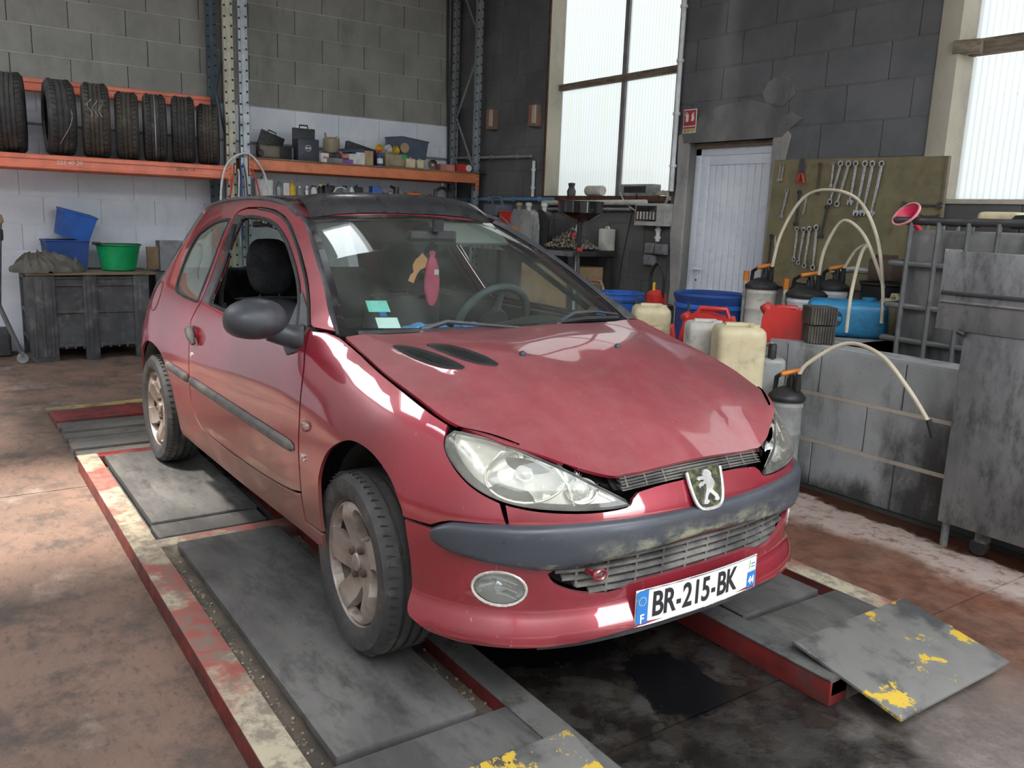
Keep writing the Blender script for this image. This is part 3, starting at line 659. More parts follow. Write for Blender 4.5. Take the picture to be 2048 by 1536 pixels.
# cowl and wipers
MB().grid(lambda u, v: (-.245-.06*v, (u-.5)*1.30, .948-.012*v), 12, 3).build('cowl', 'dusty_black', car)
def wiper(pivot, pts_arm, pts_blade):
    p0 = MB().lathe([(.022, -.02), (.022, .01), (.015, .02), (0, .022)], pivot, 12).build('wiper', 'black_trim', car)
    MB().tube(pts_arm, [.011, .009, .007, .005][:len(pts_arm)] if len(pts_arm) <= 4 else .007, 6).build('wiper_arm', 'black_trim', p0)
    MB().tube(pts_blade, .012, 6).build('wiper_blade', 'rubber_seal', p0)
def wsp(y, t, o=.015):
    w_ = .66*(1-t)+.463*t; return tuple(ws_off(o)([y/w_], [t])[0])
wiper((-.262, -.36, .955), [(-.262, -.36, .972), wsp(-.25, .045, .03), wsp(-.10, .02, .03), wsp(.05, -.0, .025)], [wsp(-.60, .0, .012), wsp(-.42, .012, .012), wsp(-.24, .02, .012), wsp(-.02, .012, .012)])
wiper((-.262, .26, .955), [(-.262, .26, .972), wsp(.36, .055, .03), wsp(.48, .05, .03), wsp(.60, .02, .025)], [wsp(.06, .0, .012), wsp(.25, .028, .012), wsp(.42, .035, .012), wsp(.60, .012, .012)])
# roof
roof_half = spl([(-.99, 0), (-1.0, .25), (-1.036, .45)], 4)[:-1]+[(-1.05, .468)]+spl([(-1.159, .490), (-1.455, .447), (-1.805, .428), (-2.2, .425), (-2.6, .43)], 4)+spl([(-2.68, .25), (-2.70, 0)], 3)
roof = one('roof', car, roof_off(0), roof_half+[(x, -y) for x, y in reversed(roof_half) if y > 1e-6], (), res=.05, flange=.02)
drip = spl([(2.360, 1.357), (2.453, 1.375), (2.534, 1.389), (2.801, 1.411), (3.140, 1.417), (3.500, 1.397), (3.800, 1.352)], 5)
strip_on('drip_moulding', 'black_trim', roof, drip, .013, .003)
sun = [(-1.20, -.395), (-1.20, .395), (-1.45, .40), (-1.95, .39), (-2.10, .36), (-2.12, 0), (-2.10, -.36), (-1.95, -.39), (-1.45, -.40)]
one('sunroof_panel', roof, roof_off(.012), sun, (), 'roof_black', res=.05, flange=.014)
def defl(u, v):
    y = (u-.5)*.90; k = int(round(v*4)); bx = -1.045+.03*(1-(2*u-1)**2)
    e = 1-.45*abs(2*u-1)**10; q = v*4; dx = float(np.interp(q, (0, 1, 2, 3, 4), (.015, -.012, -.06, -.14, -.23))); dz = float(herm(np.array((0., 1, 2, 3, 4)), np.array((.004, .044, .066, .058, .010)), np.array((.05, .032, .008, -.03, -.04)), np.array([q]))[0])*e
    return (bx+dx, y*(1-.02*v), float(roof_z([bx+dx], [y])[0])+dz)
MB().grid(defl, 48, 13).build('wind_deflector', 'deflector_black', roof)
one('headliner', car, roof_off(-.035), shrink(densify(roof_half+[(x, -y) for x, y in reversed(roof_half) if y > 1e-6], .05), .02), (), 'headliner', res=.08, flange=0)
# rear end
one('tailgate_glass', car, rear_s, [(-1, 0), (1, 0), (1, 1), (-1, 1)], (), 'quarter_glass', res=.15, flange=0, gap=0)
one('tailgate', car, lambda s, z: band(np.asarray(s), z), [(4.21, .45), (4.21, .93), (SMAX, .94), (SMAX, .45)], (), res=.06, flip=True, flange=.01, gap=0)
one('tailgate', car, lambda s, z: band(np.asarray(s), z), [(4.21, .45), (4.21, .93), (SMAX, .94), (SMAX, .45)], (), res=.06, flip=True, flange=.01, gap=0, mirror=True)
pair('rear_bumper', car, band_off(.012), [(4.14, .25), (4.14, .44), (SMAX, .44), (SMAX, .25)], mat='bumper_black', res=.06, gap=0, **FL)
pair('tail_lamp', car, band_off(.008), [(4.07, .70), (4.10, .92), (4.20, .92), (4.22, .74)], mat='tail_red', res=.04, gap=0, **FL)
# side mouldings
def mould(name, s0, s1, zf):
    m = MB()
    def f(u, v):
        s = s0+(s1-s0)*u; q = 2*v-1; ends = min(1, u/.03, (1-u)/.03)**.5; z = zf(s)+.021*q*max(ends, .35)
        return tuple(band_off(.002+.014*ends*(1-abs(q)**4))([s], [z])[0])
    m.grid(f, 40, 7); return m
zfm = lambda s: .580+(.604-.580)*(s-1.66)/(3.30-1.66)
for k, (s0, s1, par) in enumerate(((1.668, 2.905, doors), (2.932, 3.295, bodies))):
    me = mould('x', s0, s1, zfm)
    for i, mir in enumerate((1, -1)):
        m2 = MB(); m2.v = [(x, y*mir, z) for x, y, z in me.v]; m2.f = me.f; m2.sm = me.sm; m2.build('side_moulding', 'moulding_grey', par[i])
# door handle, lock, repeater, badge
for i, mir in enumerate((1, -1)):
    P = band_off(-.006)([2.85], [.795])[0]
    m = MB().lathe([(0, -.012), (.5, -.012), (.85, -.005), (1, .004)], (0, 0, 0), 20, 'y', sx=1); m.v = [(P[0]+x*.062, (P[1]+(-y-.0)*1.0-.006)*mir, P[2]+z*.050) for x, y, z in m.v]; m.build('handle_cup', 'car_paint', doors[i])
    q = [band_off(o)([s], [z])[0] for s, z, o in ((2.90, .835, .004), (2.87, .83, .022), (2.83, .805, .026), (2.81, .775, .016))]
    MB().tube([(a, b*mir, c) for a, b, c in q], [.014, .021, .019, .010], 10).build('door_handle', 'moulding_grey', doors[i])
    P = band_off(.0)([2.885], [.715])[0]; MB().lathe([(.013, -.004), (.013, .004), (.008, .006), (0, .006)], (P[0], P[1]*mir, P[2]), 14, 'y', ).build('door_lock', 'emblem_silver', doors[i])
    P = band_off(.0)([1.573], [.679])[0]; m = MB().lathe([(1, -.004), (.95, .006), (.7, .013), (.3, .017), (0, .018)], (0, 0, 0), 18, 'y'); m.v = [(P[0]+x*.023, (P[1]-y)*mir, P[2]+z*.020) for x, y, z in m.v]; m.build('side_repeater', 'lens_yellowed', car)
P = band_off(.003)([1.588], [.568])[0]
text('XS', .030, 'emblem_silver', car, tuple(P), (R(90), 0, 0), .002, 'wing_badge')
# door mirror (the one on the far side is gone)
for i, mir in enumerate((1,)):
    hm = MB()
    def f(u, v):
        a = 2*PI*u; th = PI*v; r = abs(math.sin(th))**.75
        x = .075*r*math.cos(a)*(1.15 if math.cos(a) > 0 else .62); z = .075*r*math.sin(a)*(1.0 if math.sin(a) > 0 else .85); yy = -.112*math.cos(th)
        return (-.46+x+.0, (-.885-yy*-1*.95)*mir, 1.005+z+.02*yy/.125*0)
    hm.grid(f, 24, 14, closed_u=True); mh = hm.build('door_mirror', 'black_trim', doors[i])
    st = [(-.44, -.80, .965), (-.425, -.765, .95), (-.41, -.735, .945)]
    MB().tube([(a, b*mir, c) for a, b, c in [(-.455, -.83, .975), (-.445, -.79, .955), (-.43, -.755, .945), (-.42, -.73, .945)]], [.045, .040, .042, .05], 10).build('mirror_stalk', 'black_trim', mh)
    sail = [(1.742, 0.982), (1.848, 1.039), (1.956, 1.084), (1.887, 0.978), (1.85, .905), (1.80, .88), (1.74, .90)]
    link(bpy.data.objects.new('mirror_sail', panel_mesh('mirror_sail', band_off(.006), sail, (), 'black_trim', res=.03, flange=.01, gap=0, flip=True, mirror=bool(i))), mh)
    MB().grid(lambda u, v: (-.507, (-.885+(u-.5)*.15)*mir, 1.006+(v-.5)*.075), 2, 2).build('mirror_glass', 'chrome', mh)
# ------------------------------------------------------------------ wheels
def tyre_profile(rw, ro, wd, grooves=3):
    h = wd/2; p = [(rw, -h*.86), (rw+.012, -h*.96), (rw+.4*(ro-rw), -h*1.04), (rw+.75*(ro-rw), -h), (ro-.012, -h*.86)]
    x = -h*.78; gs = [(-h*.78+2*h*.78*(k+1)/(grooves+1)) for k in range(grooves)]; p.append((ro-.003, -h*.76))
    for g in gs: p += [(ro, g-.006), (ro-.008, g-.0045), (ro-.008, g+.0045), (ro, g+.006)]
    p += [(ro-.003, h*.76), (ro-.012, h*.86), (rw+.75*(ro-rw), h), (rw+.4*(ro-rw), h*1.04), (rw+.012, h*.96), (rw, h*.86)]
    return p
RW, RO, WD = .200, .290, .185
def spoke_hole(k, r=1.):
    a0 = R(72*k+14)
    o = []
    for rad, ang in ((.074, .16), (.105, -.12), (.140, -.32), (.168, -.42), (.177, -.30), (.178, .05), (.175, .30), (.160, .36), (.130, .30), (.098, .30)):
        o.append((rad*math.cos(a0+ang), rad*math.sin(a0+ang)))
    return spl(o, 3, True)
def rim_s(u, v):
    u = np.ravel(u).astype(float); v = np.ravel(v).astype(float); r = np.hypot(u, v)
    d = -.022+.030*np.clip((r-.05)/.09, 0, 1)**1.5-.012*np.clip((r-.15)/.035, 0, 1)**2+.010*np.clip(1-r/.036, 0, 1)**.5
    return np.stack([u, -d, v], -1)
rim_me = panel_mesh('rim', rim_s, arc((0, 0), .184, 0, 360, 40, '2d')[:-1], [spoke_hole(k) for k in range(5)], 'alloy', res=.012, flange=.028, gap=0)
def wheel(x, y, rz, spin):
    o = thing('wheel', None, None); o.parent = car; o.location = (x, y, .008)
    side_ = -1 if y < 0 else 1
    m = MB().lathe(tyre_profile(RW, RO, WD, 3), (0, 0, 0), 56, 'y', cap=False)
    V = []
    for a, b, c in m.v:
        c += .288
        if c < .0: b *= 1.05; c = 0.
        elif c < .06: b *= 1+.06*(1-c/.06)
        V.append((a, b+side_*(-.088), c))
    m.v = V; o2 = m.build('tyre', 'tyre_rubber', o)
    mm = MB(); n = 60
    for k in range(n):
        a = 2*PI*k/n
        for s in (-1, 1):
            c = Vector((math.cos(a)*(RO-.003), s*WD*.37-side_*.088, .288+math.sin(a)*(RO-.003)))
            if c.z < .02: continue
            q = MB().box((0, 0, 0), (.0045, WD*.12, .004)); rm_ = Matrix.Rotation(-a, 3, 'Y') @ Matrix.Rotation(s*.25, 3, 'X'); mm.add([tuple(rm_ @ Vector(v)+c) for v in q.v], q.f)
    t_ = mm.build('tread_sipes', 'cabin_dark', o2); t_['kind'] = 'stuff'
    b = MB().lathe([(.150, -.07), (.178, -.065), (.182, .05), (.196, .066), (.199, .078), (.193, .080), (.187, .068), (.183, .05)], (0, 0, 0), 48, 'y', cap=False); b.v = [(a*1.05, q, c*1.05) for a, q, c in b.v]; b.v = [(a, (q if side_ > 0 else -q)-side_*.088, c+.288) for a, q, c in b.v]; b.build('rim_barrel', 'alloy', o)
    r = link(bpy.data.objects.new('rim', rim_me), o); r.scale = (1.05, 1, 1.05); r.location = (0, -side_*.020 if side_ < 0 else -.020, .288)
    if side_ < 0: r.location = (0, -.0+.012, .288); r.rotation_euler = (0, spin, 0)
    else: r.location = (0, -.012, .288); r.rotation_euler = (0, spin, PI)
    for k in range(4):
        a = R(90*k+45)+spin; MB().lathe([(.013, .02*-side_), (.013, side_*.008), (.009, side_*.012), (0, side_*.0125)], (0, 0, 0), 10, 'y').build('wheel_bolt', 'brake_dust', o).location = (.050*math.cos(a), -side_*.030, .288+.050*math.sin(a))
    MB().lathe([(.030, -side_*.03), (.030, side_*.004), (.026, side_*.008), (0, side_*.009)], (0, 0, 0), 20, 'y').build('hub_cap', 'alloy', o).location = (0, -side_*.026, .288)
    MB().lathe([(.13, -.004), (.13, .004)], (0, 0, 0), 24, 'y').build('brake_disc', 'brake_dust', o).location = (0, side_*-.07, .288)
    o.rotation_euler = (0, 0, rz); return o
wheel(.040, -.775, R(-3), .35); wheel(-2.375, -.778, 0, 1.0); wheel(.040, .775, R(-3), .2); wheel(-2.375, .778, 0, .9)
for o in car.children:
    if o.name.startswith('wheel'):
        for k in ('label', 'category'):
            if k in o: del o[k]
# wheel wells and floor pan
for cx, fr in ((.10, 1), (-2.30, 0)):
    for mir in (1, -1):
        m = MB(); m.grid(lambda u, v: (cx+(.37 if fr else .40)*math.cos(PI*(1.05-1.1*u)), (-(.70 if fr else .765)+.30*v)*mir, .30+.39*math.sin(PI*(1.05-1.1*u))), 20, 4); m.build('arch_liner', 'arch_liner', car)
        MB().box((cx, -.46*mir, .45), (.8, .02, .5)).build('arch_inner_wall', 'underbody', car)
MB().prism([(-2.9, -.6), (-2.7, -.70), (-.2, -.70), (.3, -.50), (.55, -.35), (.55, .35), (.3, .50), (-.2, .70), (-2.7, .70), (-2.9, .6)], .20, .235, 'xy').build('floor_pan', 'underbody', car)
MB().span((-.36, -.66, .235), (-.30, .66, .925)).build('bulkhead', 'cabin_dark', car)  # dark bulkhead and floor pan, put in to block light through the body
MB().span((-2.95, -.6, .235), (-2.90, .6, .9)).build('rear_bulkhead', 'cabin_dark', car)
for y in (-.70, .70): MB().box((-1.1, y, .60), (1.5, .05, .66)).build('door_card', 'cabin_dark', car)
# ------------------------------------------------------------------ cabin
dash = MB().grid(lambda u, v: (-.30-.42*v-.06*math.sin(PI*u)*v, (u-.5)*1.28, [.935, .945, .940, .925, .86, .70][int(round(v*5))]+(.035*math.exp(-((u-.78)/.11)**2)*(1 if .2 < v < .85 else 0))), 24, 6).build('dashboard', 'dash_plastic', car)
sw = bpy.data.objects.new('steering_wheel', MB().tube([(.183*math.cos(2*PI*k/36), .183*math.sin(2*PI*k/36), 0) for k in range(36)], .018, 10, closed=True).mesh('steering_wheel', 'steering_grey')); link(sw, car)
sw.matrix_local = Matrix.Translation((-.86, .36, .905)) @ Matrix.Rotation(R(-62), 4, 'Y')
MB().lathe([(0, .018), (.045, .016), (.07, 0), (.07, -.03)], (0, 0, 0), 16).build('wheel_boss', 'dash_plastic', sw)
for a in (0, 120, 240): MB().tube([(.05*math.cos(R(a)), .05*math.sin(R(a)), -.005), (.175*math.cos(R(a)), .175*math.sin(R(a)), 0)], [.018, .013], 6).build('wheel_spoke', 'steering_grey', sw)
def seat(y):
    s = bpy.data.objects.new('front_seat', MB().grid(lambda u, v: (-1.42+.26*math.cos(PI*u*2)*(abs(math.sin(PI*v))**.4), y+.25*math.sin(PI*u*2)*(abs(math.sin(PI*v))**.4), .36+.10*v+.06*math.cos(PI*v)*-1), 20, 9, closed_u=True).mesh('front_seat', 'seat_cloth')); link(s, car)
    def back(u, v):
        a = 2*PI*u; z = .42+.52*v; wd = .245*(1-.28*max(0, v-.6)/.4)*(1-max(0, (v-.93)/.07)**2*.6); cx = -1.62-.14*v
        return (cx+.075*math.cos(a)*(1+.3*(1-abs(math.cos(a)))), y+wd*math.copysign(abs(math.sin(a))**.7, math.sin(a)), z)
    MB().grid(back, 24, 12, closed_u=True).build('seat_back', 'seat_vinyl', s)
    MB().lathe([(0, 0), (.16, .0), (.175, .01), (0, .02)], (-1.76, y, .93), 16, sx=.4).build('seat_shoulder', 'seat_vinyl', s)
    def head(u, v):
        a = 2*PI*u; th = PI*v; r = abs(math.sin(th))**.55
        return (-1.745+.058*r*math.cos(a)-.02*math.cos(th)*-1, y+.115*r*math.sin(a), 1.095-.135*math.cos(th))
    MB().grid(head, 22, 14, closed_u=True).build('headrest', 'seat_cloth', s)
    for dy in (-.05, .05): MB().tube([(-1.755, y+dy, .9), (-1.75, y+dy, 1.0)], .006, 6).build('headrest_post', 'chrome', s)
seat(-.36); seat(.36)
MB().box((-2.30, 0, .55), (.5, 1.2, .35)).build('rear_seat', 'seat_cloth', car, .08, 3)
MB().box((-2.58, 0, .78), (.16, 1.2, .50), ry=R(-14)).build('rear_seat_back', 'seat_cloth', car, .05, 3)
MB().tube([(-1.52, -.60, 1.30), (-1.55, -.66, 1.0), (-1.55, -.67, .6)], .011, 5).build('seat_belt', 'cabin_dark', car)
MB().box((-1.535, -.655, .92), (.025, .02, .05)).build('belt_buckle', 'chrome', car)
mp = (-.755, 0, 1.330)
mr = MB().box((mp[0]-.045, 0, mp[2]-.055), (.028, .225, .066)).build('rear_view_mirror', 'dash_plastic', car, .012, 3)
MB().tube([(mp[0]-.01, 0, mp[2]+.005), (mp[0]-.03, 0, mp[2]-.03)], .013, 8).build('mirror_mount', 'cabin_dark', mr)
MB().box((mp[0]-.005, 0, mp[2]+.0), (.02, .045, .05)).build('mirror_foot', 'cabin_dark', mr)
def visor(y0, y1): MB().box((-.935, (y0+y1)/2, 1.295), (.17, abs(y1-y0), .018), ry=R(31)).build('sun_visor', 'headliner', car, .008, 2)
visor(.10, .44)
# things inside the car
def P_(x, y, z):
    c, s = math.cos(.0252143), math.sin(.0252143); return (c*x-s*y, s*x+c*y, z+ZL)
fr = MB().lathe([(0, -.115), (.012, -.112), (.026, -.09), (.036, -.05), (.036, 0), (.030, .05), (.018, .085), (.010, .095), (.016, .108), (.012, .118), (0, .12)], (0, 0, 0), 18, sx=.45)
M('freshener_pink', (.78, .10, .22), .75, col2=(.68, .08, .17), s2=20); M('orange_card', (.9, .42, .18), .7); M('glove_blue', (.10, .32, .66), .5)
o = fr.build('hanging_plush', 'freshener_pink', None, label='pink soft pendant hanging below the interior mirror inside the windscreen', cat='pendant'); o.location = P_(-.80, 0, 1.105)
MB().tube([(0, 0, .115), (.01, 0, .19)], .0015, 5).build('cord', 'cabin_dark', o)
MB().box((.018, .012, .03), (.002, .022, .022)).build('tag', 'plate_print_white', o)
o = MB().prism([(-.055, -.045), (-.03, -.055), (-.015, -.02), (.0, .0), (.025, .01), (.035, .045), (.01, .07), (-.01, .05), (-.02, .045), (-.035, .02), (-.03, -.01), (-.045, -.02)], 0, .002, 'yz').build('orange_air_freshener', 'orange_card', None, label='orange jagged card air freshener dangling beside the pink pendant', cat='air freshener'); o.location = P_(-.79, -.065, 1.145)
MB().tube([(0, .02, .06), (-.01, .06, .14)], .001, 4).build('cord', 'cabin_dark', o)
def cloth_lump(name, mat, size, seed, n=18, **k):
    rnd = random.Random(seed); ph = [rnd.uniform(0, 6.28) for _ in range(8)]
    def f(u, v):
        a = 2*PI*u; r = math.sin(PI*.5*v); h = math.cos(PI*.5*v)**.6
        w_ = 1+.22*math.sin(3*a+ph[0])+.14*math.sin(5*a+ph[1]+3*v)+.08*math.sin(9*a+ph[2])
        z = h*(1+.35*math.sin(2*a+ph[3])*r+.22*math.sin(5*a+ph[4]+6*v)+.15*math.sin(11*a*r+ph[5])*r)+.06*math.sin(14*a+ph[6])*r
        return (size[0]*r*w_*math.cos(a), size[1]*r*w_*math.sin(a), max(0, size[2]*z*.8+.01*r))
    return MB().grid(f, n*3, n, closed_u=True).build(name, mat, None, **k)
o = cloth_lump('crumpled_glove', 'glove_blue', (.05, .09, .03), 4, label='blue rag crumpled on the dashboard, by the windscreen stickers', cat='glove'); o.location = P_(-.36, -.28, .945)
o = cloth_lump('crumpled_glove', 'glove_blue', (.035, .045, .03), 9, label='small blue rag balled on the dashboard near its middle', cat='glove'); o.location = P_(-.36, -.10, .945)
# ------------------------------------------------------------------ building materials
def floor_mat():
    t = NT('floor_concrete'); co = t.coord('world'); x, y, z = t.sep(co)
    base = t.mix(t.ramp(t.noise(co, 1.1, 6), .35, .68), (.205, .128, .093), (.120, .082, .064))
    base = t.mix(t.ramp(t.noise(co, 3.4, 9, .72), .46, .64, 0, .9), base, (.070, .056, .048))
    base = t.mix(t.ramp(t.noise(t.coord('world', (1, 2.2, 1)), 13, 8, .75), .52, .66, 0, .6), base, (.05, .04, .036))
    base = t.mix(t.ramp(t.noise(co, 2.2, 8, .7), .55, .7, 0, .7), base, (.30, .225, .18))
    def around(cx, cy, rx, ry):
        a = t.math('DIVIDE', t.math('SUBTRACT', x, cx), rx); b = t.math('DIVIDE', t.math('SUBTRACT', y, cy), ry)
        return t.math('SQRT', t.math('ADD', t.math('MULTIPLY', a, a), t.math('MULTIPLY', b, b)))
    wob = t.noise(co, 3.2, 7, .65)
    def blot(cx, cy, rx, ry, amp=1.1, lo=.75, hi=1.15):
        return t.ramp(t.math('ADD', around(cx, cy, rx, ry), t.math('MULTIPLY', t.math('SUBTRACT', wob, .5), amp*2)), hi, lo)
    # rust red floor paint worn along the right-hand bay
    rust = t.math('MULTIPLY', t.ramp(y, .9, 1.3), t.ramp(t.noise(co, 4.5, 9, .75), .34, .6, .45, 1.))
    c = t.mix(rust, base, t.mix(t.ramp(t.noise(co, 9, 8, .7), .4, .65), (.165, .060, .030), (.085, .036, .022)))
    # grey trodden ground in front of the car
    c = t.mix(t.math('MULTIPLY', t.ramp(x, .75, 1.1), t.ramp(y, 1.6, .5)), c, t.mix(t.ramp(t.noise(co, 6, 9, .8), .4, .65), (.115, .095, .085), (.20, .165, .15)))
    # damp oily ground between the platforms
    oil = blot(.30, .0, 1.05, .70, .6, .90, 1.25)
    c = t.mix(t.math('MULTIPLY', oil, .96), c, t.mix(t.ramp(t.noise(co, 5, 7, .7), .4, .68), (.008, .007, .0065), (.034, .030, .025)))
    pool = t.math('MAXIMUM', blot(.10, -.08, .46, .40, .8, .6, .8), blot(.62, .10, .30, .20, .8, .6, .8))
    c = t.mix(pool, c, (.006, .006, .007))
    # pale residue line by the low wall
    yy = t.math('ADD', y, t.math('MULTIPLY', t.math('SUBTRACT', t.noise(co, 2.1, 8, .65), .5), .55))
    tide = t.math('MULTIPLY', t.ramp(yy, 1.72, 1.90), t.ramp(yy, 2.14, 2.10))
    tide = t.math('MULTIPLY', tide, t.ramp(t.noise(co, 11, 9, .8), .35, .52))
    c = t.mix(t.math('MULTIPLY', tide, .9), c, (.42, .34, .30))
    c = t.mix(t.math('MULTIPLY', t.ramp(yy, 2.10, 2.16), .95), c, (.050, .018, .010))
    # speckle of grit
    c = t.mix(t.ramp(t.noise(co, 60, 3, .6), .66, .72, 0, .5), c, (.035, .028, .024))
    c = t.mix(t.ramp(t.noise(co, 95, 3, .6), .72, .77, 0, .55), c, (.48, .40, .35))
    wet = t.math('MAXIMUM', pool, t.math('MULTIPLY', oil, t.ramp(t.noise(co, 7, 6), .4, .6)))
    wet = t.math('MAXIMUM', wet, t.math('MULTIPLY', t.ramp(x, .6, 1.1), t.ramp(t.noise(co, 4.2, 7), .50, .66, 0, .85)))
    wet = t.math('MAXIMUM', wet, t.math('MULTIPLY', t.ramp(yy, 2.08, 2.16), .8))
    r = t.new('ShaderNodeMix'); t.lk(wet, r.inputs[0]); t.lk(t.ramp(t.noise(co, 2.6, 6), .3, .7, .55, .9), r.inputs[2]); r.inputs[3].default_value = .09
    t.set(color=c, rough=r.outputs[0], spec=.45)
    t.bump(t.math('MULTIPLY', t.noise(co, 34, 8, .7), t.math('SUBTRACT', 1.15, wet)), .006)
floor_mat()
def block_mat(name, ca, cb, soot, slo, shi, smax, bump=.004, streak=True, rv=.2):
    t = NT(name); co = t.coord('world')
    c = t.mix(t.ramp(t.noise(co, 2.0, 6), .35, .68), ca, cb)
    oi = t.new('ShaderNodeObjectInfo'); c2 = t.mix(t.math('MULTIPLY', oi.outputs['Random'], rv), c, (.5*ca[0], .5*ca[1], .5*ca[2]))
    st = t.ramp(t.noise(t.coord('world', (1, 1, .35)), 2.6, 8, .68), slo, shi, 0, smax)
    c2 = t.mix(st, c2, soot)
    c2 = t.mix(t.ramp(t.noise(co, 55, 4, .6), .64, .72, 0, .5), c2, (.6*soot[0], .6*soot[1], .6*soot[2]))
    t.set(color=c2, rough=.88); t.bump(t.noise(co, 75, 8, .75), bump); return t
block_mat('block_grey', (.30, .30, .275), (.235, .235, .215), (.12, .12, .11), .48, .8, .7)
block_mat('block_white', (.74, .78, .84), (.65, .69, .76), (.32, .33, .34), .55, .85, .55, .003, rv=.06)
block_mat('block_sooty', (.135, .138, .142), (.092, .095, .10), (.16, .16, .152), .55, .8, .55, .004, rv=.35)
block_mat('block_soot_low', (.13, .128, .124), (.075, .075, .074), (.20, .195, .185), .58, .8, .6)
block_mat('block_pale', (.36, .37, .375), (.28, .29, .29), (.055, .052, .046), .50, .68, .95)
block_mat('mortar_grey', (.40, .39, .355), (.30, .29, .265), (.17, .17, .155), .5, .8, .6)
block_mat('mortar_deep', (.05, .05, .048), (.04, .04, .038), (.03, .03, .03), .5, .8, .6)
block_mat('mortar_dark', (.13, .13, .125), (.09, .09, .087), (.05, .05, .05), .5, .8, .6)
block_mat('mortar_white', (.60, .64, .70), (.5, .54, .6), (.25, .26, .28), .55, .8, .6)
block_mat('mortar_sand', (.46, .40, .33), (.38, .33, .27), (.10, .09, .08), .52, .8, .8)
block_mat('render_pale', (.40, .39, .365), (.29, .285, .27), (.13, .13, .125), .48, .7, .8, .005)
block_mat('render_dull', (.20, .20, .195), (.13, .132, .134), (.08, .08, .08), .42, .7, .9, .005)
block_mat('concrete_lit', (.44, .40, .32), (.35, .32, .26), (.15, .13, .10), .52, .8, .7, .005)
M('ceiling_sheet', (.50, .50, .49), .8, kind='world'); M('outer_wall', (.42, .42, .41), .9, kind='world'); M('yard_ground', (.42, .41, .39), .9, kind='world')
M('rusty_angle', (.060, .028, .018), .8, .2, col2=(.12, .05, .025), s2=9)
M('weathered_wood', (.20, .16, .115), .85, col2=(.11, .085, .06), s2=5, stretch=(1, 6, 6), bump=.003)
M('pvc_white', (.66, .70, .76), .35, col2=(.60, .64, .71), s2=3, dirt=(.40, .40, .38), sd=5, lod=.62, hid=.85, dmax=.5)
M('mullion_grey', (.20, .19, .19), .6, col2=(.14, .13, .13), s2=6)
t = NT('polycarbonate'); t.n.remove(t.b); co = t.coord('world')
wv = t.new('ShaderNodeTexWave'); wv.wave_type = 'BANDS'; wv.bands_direction = 'X'; wv.inputs['Scale'].default_value = 7.5; wv.inputs['Distortion'].default_value = .15; t.lk(co, wv.inputs[0])
st = t.ramp(t.noise(t.coord('world', (9, 9, .5)), 1.8, 5), .4, .75)
cc = t.mix(t.math('MULTIPLY', t.ramp(wv.outputs['Fac'], .0, .4, 1, 0), .35), (.43, .442, .437), (.27, .285, .29)); cc = t.mix(t.math('MULTIPLY', st, .2), cc, (.40, .385, .32))
cc = t.mix(t.ramp(t.noise(co, 38, 2), .735, .75, 0, .7), cc, (.3, .28, .25))
tl = t.new('ShaderNodeBsdfTranslucent'); t.lk(cc, tl.inputs[0]); tp = t.new('ShaderNodeBsdfTransparent'); t.lk(cc, tp.inputs[0])
gs = t.new('ShaderNodeBsdfGlossy'); gs.inputs['Roughness'].default_value = .25
m1 = t.new('ShaderNodeMixShader'); m1.inputs[0].default_value = .20; t.lk(tl.outputs[0], m1.inputs[1]); t.lk(tp.outputs[0], m1.inputs[2])
m2 = t.new('ShaderNodeMixShader'); m2.inputs[0].default_value = .05; t.lk(m1.outputs[0], m2.inputs[1]); t.lk(gs.outputs[0], m2.inputs[2]); t.lk(m2.outputs[0], t.n['Material Output'].inputs[0])
def struct(name, m, mat, parent=None, bevel=0): return m.build(name, mat, parent, bevel, kind='structure') if parent is None else m.build(name, mat, parent, bevel)
# ------------------------------------------------------------------ floor, in slabs with open joints
XW, YW, HT = -7.05, 3.80, 4.5
fl = struct('floor', MB().span((-7.3, -5.2, -.25), (6.8, 4.05, -.012)), 'cabin_dark')
xs = [-7.2, -4.9, -2.36, .80, 3.9, 6.8]; ys = [-5.2, 4.0]
for i in range(5):
    for j in range(1):
        struct('slab', MB().span((xs[i]+.004, ys[j]+.004, -.10), (xs[i+1]-.004, ys[j+1]-.004, 0)), 'floor_concrete', fl)
